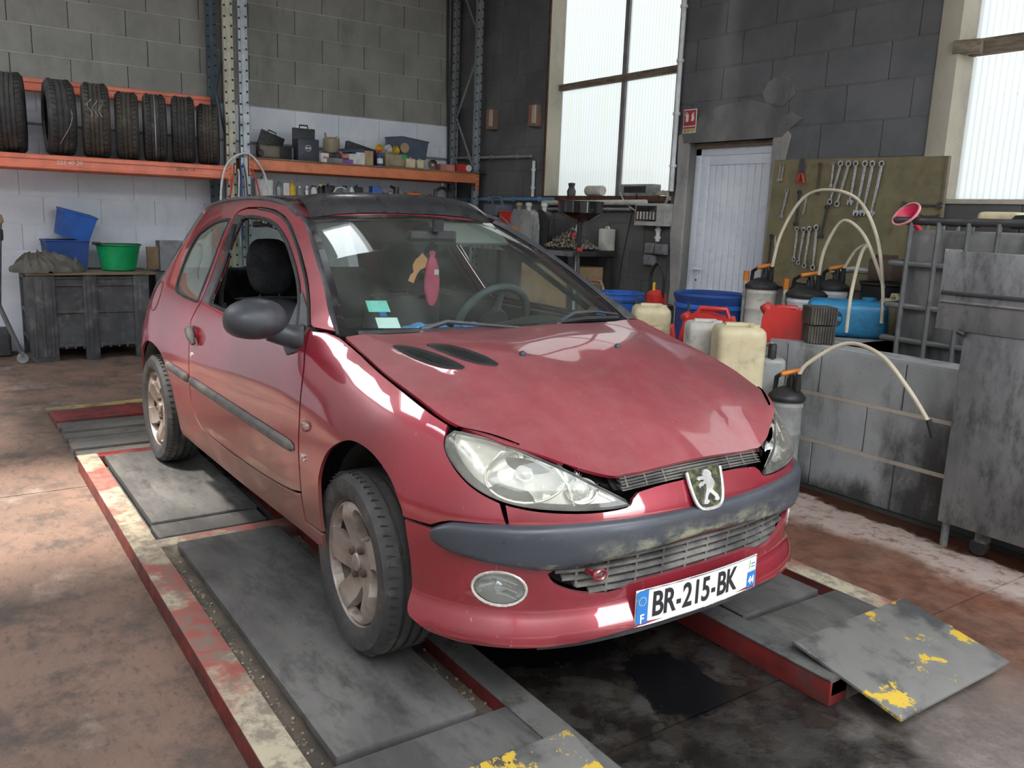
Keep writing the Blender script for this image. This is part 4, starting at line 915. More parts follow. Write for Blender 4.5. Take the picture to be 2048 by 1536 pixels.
# ------------------------------------------------------------------ block walls
def cut(rect, holes):
    out = [rect]
    for h in holes:
        nx = []
        for a0, b0, a1, b1 in out:
            if a1 <= h[0] or a0 >= h[2] or b1 <= h[1] or b0 >= h[3]: nx.append((a0, b0, a1, b1)); continue
            if a0 < h[0]: nx.append((a0, b0, h[0], b1))
            if a1 > h[2]: nx.append((h[2], b0, a1, b1))
            m0, m1 = max(a0, h[0]), min(a1, h[2])
            if b0 < h[1]: nx.append((m0, b0, m1, h[1]))
            if b1 > h[3]: nx.append((m0, h[3], m1, b1))
        out = nx
    return [r for r in out if r[2]-r[0] > .03 and r[3]-r[1] > .03]
BLK = {}
def lay(parent, plane, face, a0, a1, z0, z1, zj, pitch, aj, ap, holes, matf, sgn, th=.04, jt=.009, name='block', bedf=None, bd=.002, jv=.005):
    k0 = math.floor((z0-zj)/pitch); k = k0; rnd = random.Random(5)
    while zj+k*pitch < z1-1e-4:
        b0, b1 = max(z0, zj+k*pitch), min(z1, zj+(k+1)*pitch)
        off = aj+(ap/2 if k % 2 else 0)*.76
        if bedf and b0 > z0+.05:
            for p in cut((a0, b0-jt*.62, a1, b0+jt*.62), holes+[(-99, -99, -98, -98)]) if False else [q_ for q_ in [(a0, b0-jt*.62, a1, b0+jt*.62)]]:
                segs = [(a0, a1)]
                for h in holes:
                    if h[1] < b0 < h[3]: segs = [w_ for s0, s1 in segs for w_ in ((s0, min(s1, h[0])), (max(s0, h[2]), s1)) if w_[1]-w_[0] > .02]
                for s0, s1 in segs:
                    f0, f1 = face-sgn*bd, face-sgn*.035
                    MB().span((f1, s0, p[1]), (f0, s1, p[3])).build('bed_joint', bedf(b0), parent) if plane == 'x' else MB().span((s0, f1, p[1]), (s1, f0, p[3])).build('bed_joint', bedf(b0), parent)
        j = math.floor((a0-off)/ap)
        while off+j*ap < a1-1e-4:
            r = (max(a0, off+j*ap), b0, min(a1, off+(j+1)*ap), b1); j += 1
            if r[2]-r[0] < .03 or r[3]-r[1] < .03: continue
            for p in cut(r, holes):
                w_, h_ = round(p[2]-p[0]-jv, 3), round(p[3]-p[1]-jt, 3); mt = matf((p[0]+p[2])/2, (p[1]+p[3])/2); key = (plane, w_, h_, mt, th)
                if key not in BLK:
                    d = (th, w_, h_) if plane == 'x' else (w_, th, h_); BLK[key] = MB().box((0, 0, 0), d).mesh(name, mt, .004, 1)
                o = bpy.data.objects.new(name, BLK[key]); dd = face-sgn*(th/2)+rnd.uniform(-.0025, .0015)*sgn
                o.location = (dd, (p[0]+p[2])/2, (p[1]+p[3])/2) if plane == 'x' else ((p[0]+p[2])/2, dd, (p[1]+p[3])/2)
                link(o, parent)
        k += 1
wl = struct('wall_left', MB().span((XW-.25, -5.2, -.1), (XW-.012, 4.05, HT)), 'mortar_deep')
lay(wl, 'x', XW, -1.9, 3.80, .0, 4.34, 3.048, .259, .003, .5055, [], lambda y, z: 'block_white' if z < 2.5 else 'block_grey', 1, bedf=lambda z: 'block_white' if z < 2.5 else 'mortar_grey', jt=.012)
struct('paint_field', MB().span((XW-.012, -5.0, 0), (XW-.003-.003, -1.9, 2.53)), 'block_white', wl); struct('paint_joint', MB().span((XW-.02, -1.9, 0), (XW-.008, 3.8, 2.53)), 'mortar_white', wl)
W1 = (-5.21, 1.70, -3.29, 4.1); D1 = (-3.09, 0, -2.18, 2.15); W2 = (-.78, 1.68, 2.4, 4.1)
def wall_pieces(a0, a1, holes, z1): return cut((a0, -.1, a1, z1), holes)
wr = thing('wall_right', None, None); wr['kind'] = 'structure'
for k in ('label', 'category'):
    if k in wr: del wr[k]
for p in wall_pieces(-7.30, 6.8, [W1, D1, W2], HT): struct('core', MB().span((p[0], YW+.010, p[1]), (p[2], YW+.20, p[3])), 'mortar_dark', wr)
lay(wr, 'y', YW, -7.05, -.90, .0, 3.85, 2.486, .260, -1.76, .505, [W1, D1], lambda x, z: 'block_soot_low' if z < 1.4 else 'block_sooty', -1, bedf=lambda z: 'mortar_dark', jt=.009, bd=.001, jv=.004)
lay(wr, 'y', YW, -.78, 3.2, .0, 1.66, 2.486, .260, -1.76, .505, [], lambda x, z: 'block_soot_low', -1, bedf=lambda z: 'mortar_dark', bd=.001, jv=.004)
struct('column', MB().span((-.915, YW-.012, 0), (-.775, YW+.22, HT)), 'concrete_lit', wr, .006)
# window 1
w1 = thing('window_1', None, None); w1['kind'] = 'structure'
for a, b, nm, mt in (((-5.21, YW+.0, 1.70), (-5.195, YW+.2, HT), 'jamb', 'concrete_lit'), ((-3.305, YW, 1.70), (-3.29, YW+.2, HT), 'jamb', 'concrete_lit'), ((-5.21, YW-.015, 1.66), (-3.27, YW+.21, 1.70), 'sill', 'concrete_lit')): MB().span(a, b).build(nm, mt, w1)
for a, b in (((-5.225, YW-.014, 1.64), (-5.205, YW+.004, HT)), ((-3.298, YW-.014, 1.64), (-3.278, YW+.004, HT)), ((-5.225, YW-.018, 1.645), (-3.278, YW+.0, 1.70))): MB().span(a, b).build('edge_angle', 'rusty_angle', w1)
MB().span((-5.2, YW+.135, 2.80), (-3.3, YW+.195, 2.862)).build('transom', 'weathered_wood', w1, .004)
MB().span((-4.22, YW+.16, 1.70), (-4.165, YW+.20, HT)).build('mullion', 'mullion_grey', w1)
for x0, x1 in ((-5.2, -4.20), (-4.185, -3.3)):
    for z0, z1 in ((1.70, 2.80), (2.862, HT)): MB().span((x0, YW+.185, z0), (x1, YW+.195, z1)).build('pane', 'polycarbonate', w1)
# window 2
w2 = thing('window_2', None, None); w2['kind'] = 'structure'
MB().span((-.775, YW-.01, 1.655), (2.4, YW+.21, 1.685)).build('sill', 'concrete_lit', w2)
MB().span((-.775, YW+.12, 2.60), (2.4, YW+.18, 2.70)).build('transom', 'weathered_wood', w2)
MB().box((-.74, YW+.04, 2.64), (.16, .10, .08), rz=.3).build('transom_bracket', 'weathered_wood', w2, .004)
for z0, z1 in ((1.685, 2.60), (2.70, HT)): MB().span((-.775, YW+.185, z0), (2.4, YW+.195, z1)).build('pane', 'polycarbonate', w2)
for o in (w1, w2):
    for k in ('label', 'category'):
        if k in o: del o[k]
# door
d1 = thing('door_1', None, None); d1['kind'] = 'structure'
for p in ((-3.09, -3.02), (-2.235, -2.18)): MB().span((p[0], YW+.09, 0), (p[1], YW+.15, 2.11)).build('door_frame', 'pvc_white', d1, .006)
MB().span((-3.09, YW+.09, 2.045), (-2.18, YW+.15, 2.11)).build('door_frame', 'pvc_white', d1, .006); MB().span((-3.09, YW+.06, 2.108), (-2.18, YW+.19, 2.155)).build('gap_filler', 'weathered_wood', d1)  # dark wood strip added to stop daylight showing above the frame
leaf = MB().span((-3.02, YW+.115, .02), (-2.235, YW+.14, 2.045)).build('leaf', 'pvc_white', d1)
for a, b in (((-3.02, YW+.095, .02), (-2.925, YW+.125, 2.045)), ((-2.29, YW+.095, .02), (-2.235, YW+.125, 2.045)), ((-2.93, YW+.095, 1.965), (-2.285, YW+.125, 2.045)), ((-2.93, YW+.095, .02), (-2.285, YW+.125, .14))): MB().span(a, b).build('leaf_frame', 'pvc_white', leaf, .006)
for k in range(9):
    x0 = -2.925+k*.0706; MB().span((x0+.002, YW+.103, .14), (x0+.0686, YW+.12, 1.965)).build('plank', 'pvc_white', leaf, .003, 1)
MB().box((-2.972, YW+.09, 1.02), (.04, .012, .24)).build('handle_plate', 'pvc_white', leaf, .004); MB().tube([(-2.972, YW+.085, 1.07), (-2.972, YW+.045, 1.07), (-2.87, YW+.045, 1.068)], .010, 8).build('door_handle', 'pvc_white', leaf)
MB().lathe([(.009, 0), (.009, .004)], (-2.972, YW+.080, .97), 10, 'y').build('keyhole', 'rubber_seal', leaf)
for k in ('label', 'category'):
    if k in d1: del d1[k]
# rendered surround of the doorway
tr = thing('trim_1', None, None); tr['kind'] = 'structure'
for k in ('label', 'category'):
    if k in tr: del tr[k]
def ragged(a0, a1, b0, b1, seed, amp=.05):
    rnd = random.Random(seed); top = [(a0+(a1-a0)*k/10, b1+rnd.uniform(-amp, amp)*(0 if k in (0,) else 1)) for k in range(11)]; return [(a0, b0), (a1, b0)]+top[::-1]
MB().prism([(-3.20, 0), (-3.09, 0), (-3.09, 2.15), (-3.13, 2.25), (-3.22, 2.22), (-3.20, 1.8), (-3.24, 1.4), (-3.19, .9), (-3.22, .4)], YW-.014, YW+.09, 'xz').build('reveal', 'render_pale', tr)
MB().prism([(-2.18, 0), (-2.10, 0), (-2.11, .6), (-2.09, 1.2), (-2.12, 1.7), (-2.05, 2.0), (-2.02, 2.16), (-2.10, 2.25), (-2.18, 2.15)], YW-.014, YW+.09, 'xz').build('reveal', 'render_pale', tr)
MB().prism([(-3.15, 2.15), (-2.10, 2.15), (-2.02, 2.22), (-1.92, 2.28), (-2.02, 2.33), (-2.12, 2.31), (-2.22, 2.40), (-2.45, 2.46), (-2.75, 2.44), (-2.95, 2.38), (-3.05, 2.30), (-3.18, 2.25)], YW-.016, YW+.09, 'xz').build('lintel_patch', 'render_dull', tr)
MB().prism([(-2.28, 2.42), (-2.12, 2.38), (-2.02, 2.46), (-2.05, 2.58), (-2.16, 2.63), (-2.28, 2.58), (-2.33, 2.50)], YW-.012, YW, 'xz').build('patch', 'render_dull', tr)
# ------------------------------------------------------------------ the rest of the shed, out of view
sw_ = struct('wall_near', MB().span((-7.3, -5.4, -.1), (6.8, -5.2, HT)), 'outer_wall')
LIGHT_OPENINGS = [(-2.75, -4.35, -1.35, -2.25), (-3.85, .82, -2.72, 1.22), (-6.8, -5.1, -3.3, -3.25), (-.9, -4.7, 2.4, -4.25), (2.8, -4.8, 6.3, 3.4)]  # unseen roof openings: some follow sun patch and reflections, others added for light
cl = thing('ceiling', None, None); cl['kind'] = 'structure'
for k in ('label', 'category'):
    if k in cl: del cl[k]
for p in cut((-7.3, -5.4, 6.8, 4.05), LIGHT_OPENINGS): MB().span((p[0], p[1], HT), (p[2], p[3], HT+.12)).build('roof_sheet', 'ceiling_sheet', cl)
struct('wall_front', MB().span((6.6, -5.4, -.1), (6.8, 1.6, HT)), 'outer_wall'); struct('wall_front_lintel', MB().span((6.6, 1.6, 3.2), (6.8, 4.05, HT)), 'outer_wall')
struct('ground', MB().span((-40, -40, -.4), (40, 40, -.26)), 'yard_ground')  # pale outside ground, added to bounce daylight at the windows
# ------------------------------------------------------------------ low block wall of the bund
t = block_mat('block_oily', (.36, .37, .375), (.28, .29, .29), (.055, .052, .046), .52, .70, .9)
co = t.coord('world'); x_, y_, z_ = t.sep(co); wn = t.math('MULTIPLY', t.math('SUBTRACT', t.noise(t.coord('world', (1, 1, .5)), 3.5, 8, .7), .5), 1.1)
run = t.math('MULTIPLY', t.ramp(t.math('ADD', x_, wn), -.15, .25), t.ramp(t.math('ADD', z_, wn), .85, .35)); foot = t.ramp(t.math('ADD', z_, t.math('MULTIPLY', wn, .4)), .16, .02)
old = t.b.inputs['Base Color'].links[0].from_socket; t.set(color=t.mix(t.math('MULTIPLY', t.math('MAXIMUM', run, foot), .92), old, (.020, .018, .016)))
lw = struct('wall_bund', MB().span((-.70, 2.278, 0), (1.5, 2.46, .815)), 'mortar_deep'); struct('bund_return', MB().span((-.70, 2.46, 0), (-.50, 3.75, .81)), 'mortar_sand', lw)
lay(lw, 'y', 2.27, -.70, 1.5, .0, .822, .822, .268, -.16, .50, [], lambda x, z: 'block_oily', -1, jt=.017, bedf=lambda z: 'mortar_sand', bd=.001, jv=.006)
struct('cap', MB().span((-.70, 2.272, .806), (1.5, 2.46, .822)), 'block_pale', lw); struct('cap', MB().span((-.70, 2.46, .806), (-.50, 3.75, .82)), 'block_pale', lw)
# ------------------------------------------------------------------ the lift
M('lift_red', (.17, .018, .016), .5, col2=(.09, .012, .011), s2=5, kind='world', dirt=(.05, .04, .035), sd=7, lod=.45, hid=.7, dmax=.8)
M('lift_red_worn', (.27, .075, .06), .6, kind='world', col2=(.36, .315, .225), s2=2.2, lo2=.45, hi2=.52, dirt=(.16, .13, .105), sd=17, lod=.42, hid=.62, dmax=.9)
M('plate_steel', (.098, .096, .093), .5, .3, kind='world', col2=(.165, .160, .152), s2=2.6, dirt=(.035, .032, .029), sd=8, lod=.44, hid=.72, dmax=.85, stretch=(.6, 1.5, 1), rd=.6, bump=.0012, bs=60)
M('plate_edge', (.19, .19, .19), .4, .6, kind='world', dirt=(.06, .055, .05), sd=7, lod=.45, hid=.7)
M('rail_dark', (.12, .12, .118), .5, .4, kind='world', col2=(.19, .185, .17), s2=4, dirt=(.035, .03, .027), sd=8, lod=.45, hid=.7)
M('grit', (.135, .105, .078), .95, kind='world', col2=(.075, .062, .050), s2=6, dirt=(.32, .27, .21), sd=55, lod=.62, hid=.7, dmax=.8, bump=.008, bs=45)
M('ramp_yellow', (.20, .195, .185), .5, .3, kind='world', col2=(.085, .085, .085), s2=4.5, lo2=.45, hi2=.6, dirt=(.62, .42, .05), sd=5.5, lod=.555, hid=.575, rd=.6)
M('yellow_worn', (.33, .25, .075), .7, kind='world', col2=(.15, .125, .06), s2=4, dirt=(.06, .05, .04), sd=6, lod=.45, hid=.65)
M('slat_dark', (.085, .082, .078), .6, .2, kind='world', col2=(.15, .14, .12), s2=3, dirt=(.04, .035, .03), sd=6)
M('gravel_pale', (.34, .29, .23), .9, col2=(.13, .11, .09), s2=40)
def platform(s, label):
    """s = -1: the platform under the near wheels, +1 the far one"""
    L = thing('lift_platform', label, 'vehicle lift', (0, 0, 0), 0, 'lift platforms')
    Y = lambda a: s*a
    oe = 1.19 if s < 0 else 1.13
    def B(name, mat, x0, x1, y0, y1, z0, z1, bev=.004): return MB().span((x0, min(Y(y0), Y(y1)), z0), (x1, max(Y(y0), Y(y1)), z1)).build(name, mat, L, bev)
    B('side_rail', 'lift_red', -2.66, .985, oe-.095, oe, .0, .084); B('rail_top', 'lift_red_worn', -2.66, .985, oe-.098, oe+.003, .084, .090, .002)
    B('side_rail', 'lift_red', -2.66, .985, .424, .515, .0, .084); B('rail_top', 'rail_dark', -2.66, .985, .421, .518, .084, .0905, .002)
    B('end_plate', 'rail_dark', .97, .985, .43, oe-.05, .03, .088)
    B('tray', 'grit', -1.10, .985, .515, oe-.095, .0, .035, 0); B('tray', 'rail_dark', -2.66, -1.2, .515, oe-.095, .0, .02, 0)
    B('cross_bar', 'lift_red', -2.68, -2.60, .515, oe-.095, .0, .088); B('cross_bar', 'lift_red_worn', -1.20, -1.11, .515, oe-.095, .0, .088)
    B('rear_deck', 'plate_steel', -2.585, -1.40, .60, oe-.125, .055, .094, .006); B('rear_flap', 'plate_steel', -1.385, -1.225, .61, oe-.115, .05, .086, .005)
    B('front_deck', 'plate_steel', -1.12, .545, .60 if s < 0 else .53, oe-.165, .062, .092, .004)
    B('end_deck', 'plate_steel', .575, .975, .52, oe-.06, .045, .089, .004)
    rnd = random.Random(3+s); g = MB()
    for k in range(260):
        q = rnd.uniform(.003, .008); g.box((rnd.uniform(-1.08, .55), Y(rnd.uniform(oe-.16, oe-.10) if k % 3 else rnd.uniform(.515, .56)), .035+q*.4), (q, q*rnd.uniform(.6, 1.4), q), rnd.uniform(0, 3), rnd.uniform(0, 1))
    gv = g.build('grit_crumbs', 'gravel_pale', L); gv['kind'] = 'stuff'
    # hinged run-off flap
    m = MB(); a, b = (.80, .128), (1.195, .060)
    fy0, fy1 = (.47, 1.115)
    m.add([(x, Y(y), z+dz) for x, z in (a, b) for y in (fy0, fy1) for dz in (0, -.012)], [(0, 2, 6, 4), (1, 5, 7, 3), (0, 4, 5, 1), (2, 3, 7, 6), (0, 1, 3, 2), (4, 6, 7, 5)]); m.build('run_off_flap', 'ramp_yellow', L, .004)
    # rear ramp: yellow lip, red bar and steel slats
    B('ramp_frame', 'rail_dark', -4.12, -2.68, .46, oe-.03, .0, .03, 0)
    m = MB(); m.add([(x, Y(y), z) for x, z in ((-4.19, .050), (-3.92, .086)) for y in (.45, oe) for z in (z, z-.012)], [(0, 2, 6, 4), (1, 5, 7, 3), (0, 4, 5, 1), (2, 3, 7, 6), (0, 1, 3, 2), (4, 6, 7, 5)]); m.build('ramp_lip', 'yellow_worn', L)
    B('ramp_bar', 'lift_red', -3.90, -3.58, .45, oe, .03, .082)
    for k in range(6):
        x0 = -3.55+k*.146; B('ramp_slat', 'slat_dark', x0, x0+.128, .45, oe-.01*(k % 2), .04, .074+.010*(k % 3 == 1), .006)
    return L
platform(-1, 'low red and grey lift platform under the near-side wheels of the car'); platform(1, 'low red and grey lift platform with a yellow-flecked flap, under the far-side wheels')
# ------------------------------------------------------------------ generic goods
def mat_c(name, c, rough=.5, metal=0, c2=None, dirt=(.10, .085, .065), dm=.55, **k):
    if name not in MATS: M(name, c, rough, metal, col2=c2 or tuple(v*.8 for v in c), s2=6, dirt=dirt, sd=8, lod=.48, hid=.78, dmax=dm, **k)
    return name
mat_c('beam_orange', (.66, .20, .085), .5, dirt=(.26, .12, .07), dm=.5); mat_c('beam_salmon', (.76, .20, .115), .42, dirt=(.36, .14, .09), dm=.35)
mat_c('upright_zinc', (.36, .40, .42), .4, .6, dirt=(.15, .15, .14)); mat_c('upright_cream', (.46, .45, .36), .5, .3); mat_c('upright_blue', (.10, .14, .17), .45, .4)
mat_c('chipboard', (.22, .145, .085), .85, dirt=(.07, .05, .035), dm=.8); mat_c('chalk', (.7, .66, .62), .9)
mat_c('plastic_black', (.018, .019, .021), .5, dirt=(.10, .095, .085), dm=.5); mat_c('plastic_navy', (.028, .034, .055), .45, dirt=(.12, .12, .12), dm=.35)
mat_c('plastic_slate', (.10, .125, .17), .4, dm=.35); mat_c('plastic_blue', (.03, .13, .50), .4, dm=.35); mat_c('plastic_blue_dark', (.02, .07, .27), .4, dm=.45)
mat_c('plastic_green', (.0, .26, .08), .4, c2=(.0, .33, .11), dm=.4); mat_c('plastic_red', (.50, .022, .018), .4, dm=.35); mat_c('plastic_white', (.62, .64, .64), .45, dm=.4)
mat_c('plastic_cream', (.60, .53, .34), .45, c2=(.52, .44, .27), dirt=(.14, .11, .07), dm=.6); mat_c('plastic_beige_dirty', (.30, .25, .16), .55, dirt=(.08, .065, .045), dm=.8); mat_c('plastic_dirty_white', (.55, .53, .47), .55, dirt=(.06, .055, .05), dm=.9)
mat_c('plastic_cyan', (.02, .22, .44), .45, dirt=(.03, .04, .05), dm=.85); mat_c('plastic_yellow', (.70, .46, .02), .45); mat_c('plastic_orange', (.70, .22, .02), .5); mat_c('plastic_purple', (.16, .05, .24), .5); mat_c('plastic_grey', (.22, .23, .25), .5); mat_c('plastic_brown', (.13, .11, .085), .5); mat_c('cardboard', (.38, .27, .15), .85); mat_c('paper_white', (.66, .66, .64), .8, dm=.2); mat_c('paper_pink', (.55, .22, .18), .8); mat_c('rag_dark', (.055, .052, .048), .95, c2=(.10, .095, .08)); mat_c('rag_blue', (.05, .09, .16), .9); mat_c('steel_bare', (.42, .43, .45), .35, .85, dirt=(.12, .10, .08)); mat_c('steel_dark', (.08, .08, .085), .45, .7); mat_c('galv_pipe', (.36, .37, .35), .5, .4); mat_c('pipe_blue', (.10, .24, .40), .5); mat_c('brick_clay', (.26, .12, .075), .9, c2=(.17, .14, .12))
if 'clear_plastic' not in MATS: glass('clear_plastic', (.86, .9, .9), .35, (.6, .62, .62), .3, .8, 9)
def jerrycan(name, w_, d, h, mat, label, loc, rz=0, cap='plastic_black', cat='canister', group=None, bev=.03, style=0, ribs=0):
    o = thing(name, label, cat, loc, rz, group)
    MB().box((0, 0, h*.44), (w_, d, h*.88)).build('body', mat, o, min(bev, w_*.2, d*.2), 3)
    if style == 0:
        MB().tube([(-w_*.30, 0, h*.86), (-w_*.28, 0, h*.95), (w_*.12, 0, h*.97), (w_*.16, 0, h*.86)], min(.016, w_*.09), 8).build('handle', mat, o)
        MB().lathe([(w_*.12, h*.86), (w_*.12, h*.96), (w_*.10, h*.975), (0, h*.975)], (w_*.33, 0, 0), 14).build('cap', cap, o)
    elif style == 1:                                            # wide can with a sunken grip across the top
        MB().box((0, 0, h*.885), (w_*.20, d*.60, h*.045)).build('handle', mat, o, .010, 2)
        MB().lathe([(.030, h*.87), (.030, h*.905), (0, h*.91)], (w_*.28, d*.25, 0), 16).build('cap', cap, o)
    for k in range(ribs): MB().box((0, 0, h*(.22+.45*k/max(1, ribs-1))), (w_*1.015, d*1.015, .012)).build('rib', mat, o, .004, 1)
    return o
def bottle(name, r, h, mat, label, loc, cap='plastic_white', neck=.35, group=None, flat=1., cat='bottle', lab=None, rz=0):
    o = thing(name, label, cat, loc, rz, group)
    MB().lathe([(r*.92, 0), (r, h*.03), (r, h*.62), (r*.85, h*.72), (r*neck, h*.84), (r*neck, h*.9)], (0, 0, 0), 18, sy=flat).build('body', mat, o)
    MB().lathe([(r*neck*1.2, h*.88), (r*neck*1.15, h*.99), (0, h)], (0, 0, 0), 14).build('cap', cap, o)
    if lab: MB().lathe([(r*1.012, h*.18), (r*1.012, h*.52)], (0, 0, 0), 18, cap=False, sy=flat).build('paper_label', lab, o)
    return o
def carton(name, d, mat, label, loc, rz=0, cat='box', group=None, open_=False, rot=None):
    o = thing(name, label, cat, loc, rz, group)
    if rot: o.rotation_euler = rot
    MB().box((0, 0, d[2]/2), d).build('body', mat, o, .003, 1)
    MB().box((0, -d[1]*.0, d[2]+.001), (d[0]*.98, d[1]*.2, .002)).build('tape', 'chipboard' if mat == 'cardboard' else mat, o)
    return o
def crate(name, w_, d, h, mat, label, loc, rz=0, taper=.9, cat='crate', rot=None, ribs=4):
    o = thing(name, label, cat, loc, rz)
    if rot: o.rotation_euler = rot
    t_ = .006; m = MB(); a, b = w_/2, d/2; a2, b2 = a*taper, b*taper
    out = [(-a2, -b2, 0), (a2, -b2, 0), (a2, b2, 0), (-a2, b2, 0), (-a, -b, h), (a, -b, h), (a, b, h), (-a, b, h)]
    inn = [(x*(1-t_/a), y*(1-t_/b), z if z else t_) for x, y, z in out]
    m.add(out+inn, [(0, 3, 2, 1), (0, 1, 5, 4), (1, 2, 6, 5), (2, 3, 7, 6), (3, 0, 4, 7), (8, 9, 10, 11), (8, 12, 13, 9), (9, 13, 14, 10), (10, 14, 15, 11), (11, 15, 12, 8), (4, 5, 13, 12), (5, 6, 14, 13), (6, 7, 15, 14), (7, 4, 12, 15)]); m.build('body', mat, o)
    r = MB(); r.tube([(-a, -b, h), (a, -b, h), (a, b, h), (-a, b, h)], .010, 6, closed=True); r.build('rim', mat, o)
    for k in range(ribs):
        for s in (-1, 1):
            f = (k+.5)/ribs*2-1; MB().add([(f*a2-.006, s*(b2+.004), .01), (f*a2+.006, s*(b2+.004), .01), (f*a+.006, s*(b+.004), h), (f*a-.006, s*(b+.004), h), (f*a2-.006, s*b2*.97, .01), (f*a2+.006, s*b2*.97, .01), (f*a+.006, s*b*.97, h), (f*a-.006, s*b*.97, h)], [(0, 1, 2, 3), (4, 7, 6, 5), (0, 4, 5, 1), (2, 6, 7, 3), (0, 3, 7, 4), (1, 5, 6, 2)]).build('rib', mat, o)
    return o
# ------------------------------------------------------------------ pallet racking along the left wall
rack = thing('pallet_rack', 'tall pallet rack with orange beams and perforated steel uprights along the block wall', 'rack')
def upright(x, y, mat, side=1, h=4.2, w_=.09):
    o = MB().prism([(-.5*w_, .05), (-.5*w_, -.0), (-.25*w_, .0), (-.2*w_, -.010), (.2*w_, -.010), (.25*w_, 0), (.5*w_, 0), (.5*w_, .05), (.5*w_-.004, .05), (.5*w_-.004, .004), (-.5*w_+.004, .004), (-.5*w_+.004, .05)], 0, h, 'xy').build('upright', mat, rack)
    o.rotation_euler = (0, 0, R(-90) if side > 0 else R(90)); o.location = (x, y, 0)
    # after the turn the face looks along x
    m = MB()
    for k in range(int(h/.1)):
        for s in (-1, 1): m.lathe([(.011, -.0012), (.011, .0012)], (s*w_*.36, -.0008, .06+k*.1+(.02 if s > 0 else 0)), 8, 'y', smooth=False)
    sl = m.build('slots', 'cabin_dark', o); sl['kind'] = 'stuff'
    MB().box((0, .03, .004), (w_*1.5, .1, .008)).build('foot_plate', mat, o)
    return o
FX, RX = -6.40, -6.98
upright(FX, .80, 'upright_cream', -1); upright(FX+.02, .935, 'upright_zinc', -1); upright(RX, .80, 'upright_blue', -1); upright(RX, .96, 'upright_blue', -1)
upright(FX, 3.68, 'upright_zinc', -1, w_=.075); upright(RX, 3.70, 'upright_zinc', -1, w_=.075)
for y in (.80, 3.69):
    z = .3; s = 0
    while z < 4:
        a, b = ((FX-.02, z), (RX+.04, z+.75)) if s % 2 == 0 else ((RX+.04, z), (FX-.02, z+.75)); MB().tube([(a[0], y+.02, a[1]), (b[0], y+.02, b[1])], .014, 4).build('brace', 'upright_blue' if y < 1 else 'upright_zinc', rack); z += .78; s += 1
def beam(x, y0, y1, z0, z1, mat, front=1):
    h = z1-z0; prof = [(0, 0), (.012, .01), (.012, h*.18), (.004, h*.24), (.004, h*.62), (.012, h*.70), (.012, h-.01), (0, h), (-.04, h), (-.04, 0)]
    o = MB().prism([(x+a, z0+b) for a, b in prof], y0, y1, 'xz').build('beam', mat, rack); return o
fb = beam(FX+.045, -3.0, .757, 1.727, 1.855, 'beam_salmon'); beam(RX+.06, -3.0, .757, 1.727, 1.855, 'beam_salmon'); beam(RX+.05, -3.0, .757, 2.44, 2.56, 'beam_salmon')
sb = MB().span((FX+.005, .99, 1.835), (FX+.05, 3.64, 1.941)).build('beam', 'beam_orange', rack, .004); MB().span((RX+.04, .99, 1.835), (RX+.08, 3.65, 1.941)).build('beam', 'beam_orange', rack, .004)
MB().span((FX+.005, .985, 1.56-.11), (FX+.05, 3.64, 1.555)).build('beam', 'beam_orange', rack, .004)
for y, z in ((.975, 1.80), (3.66, 1.78), (.765, 1.70)):
    e = MB().span((FX+.035, y-.018, z-.02), (FX+.056, y+.022, z+.165)).build('beam_connector', 'beam_orange', rack, .003)
    for k in range(3): MB().lathe([(.006, 0), (.007, .004), (0, .005)], (FX+.056, y, z+.02+.055*k), 8, 'x').build('bolt', 'steel_dark', e)
MB().span((RX+.02, -3.0, 1.843), (FX+.03, .757, 1.853)).build('shelf_deck', 'steel_dark', rack)
MB().span((RX+.02, .98, 1.941), (FX+.06, 3.66, 1.958)).build('shelf_board', 'chipboard', rack, .002); MB().span((RX+.02, .98, 1.545), (FX+.05, 3.66, 1.56)).build('shelf_board', 'chipboard', rack, .002)
text('225 40 20', .052, 'chalk', fb, (FX+.0585, -.66, 1.792), (R(90), 0, R(90)), .0004, 'chalk_writing', shear=.2); text('245 40 18', .045, 'plastic_brown', fb, (FX+.0585, .34, 1.795), (R(90), 0, R(90)), .0004, 'chalk_writing', shear=.2)
# tyres on the rack
def rack_tyre(y, d, wd, rz, grooves, label, lean=0, dirtmat='tyre_rubber', lug=0):
    ro = d/2; o = thing('tyre', label, 'tyre', (-6.585, y, 1.8575), rz, 'tyres on the rack')
    m = MB().lathe(tyre_profile(ro*.64, ro, wd, grooves), (0, 0, 0), 48, 'y', cap=False); m.v = [(a, b, c+ro) for a, b, c in m.v]; m.build('carcass', dirtmat, o)
    m = MB().lathe([(ro*.64, -wd*.43), (ro*.86, -wd*.40), (ro*.93, 0), (ro*.86, wd*.40), (ro*.64, wd*.43)], (0, 0, 0), 40, 'y', cap=False); m.v = [(a, b, c+ro) for a, b, c in m.v]; m.build('inner_liner', 'cabin_dark', o)
    mm = MB(); n = 44
    for k in range(n):
        a = 2*PI*k/n
        for s in (-1, 1):
            c = Vector((math.cos(a)*(ro+.0005), s*wd*.31, ro+math.sin(a)*(ro+.0005))); q = MB().box((0, 0, 0), (.006, wd*.16, .005)); rm_ = Matrix.Rotation(-a, 3, 'Y') @ Matrix.Rotation(s*.35, 3, 'X')
            mm.add([tuple(rm_ @ Vector(v)+c) for v in q.v], q.f)
    t_ = mm.build('tread_sipes', 'cabin_dark', o); t_['kind'] = 'stuff'
    return o
mat_c('tyre_brown', (.045, .040, .034), .75, c2=(.075, .066, .054), dirt=(.20, .17, .13), dm=.7)
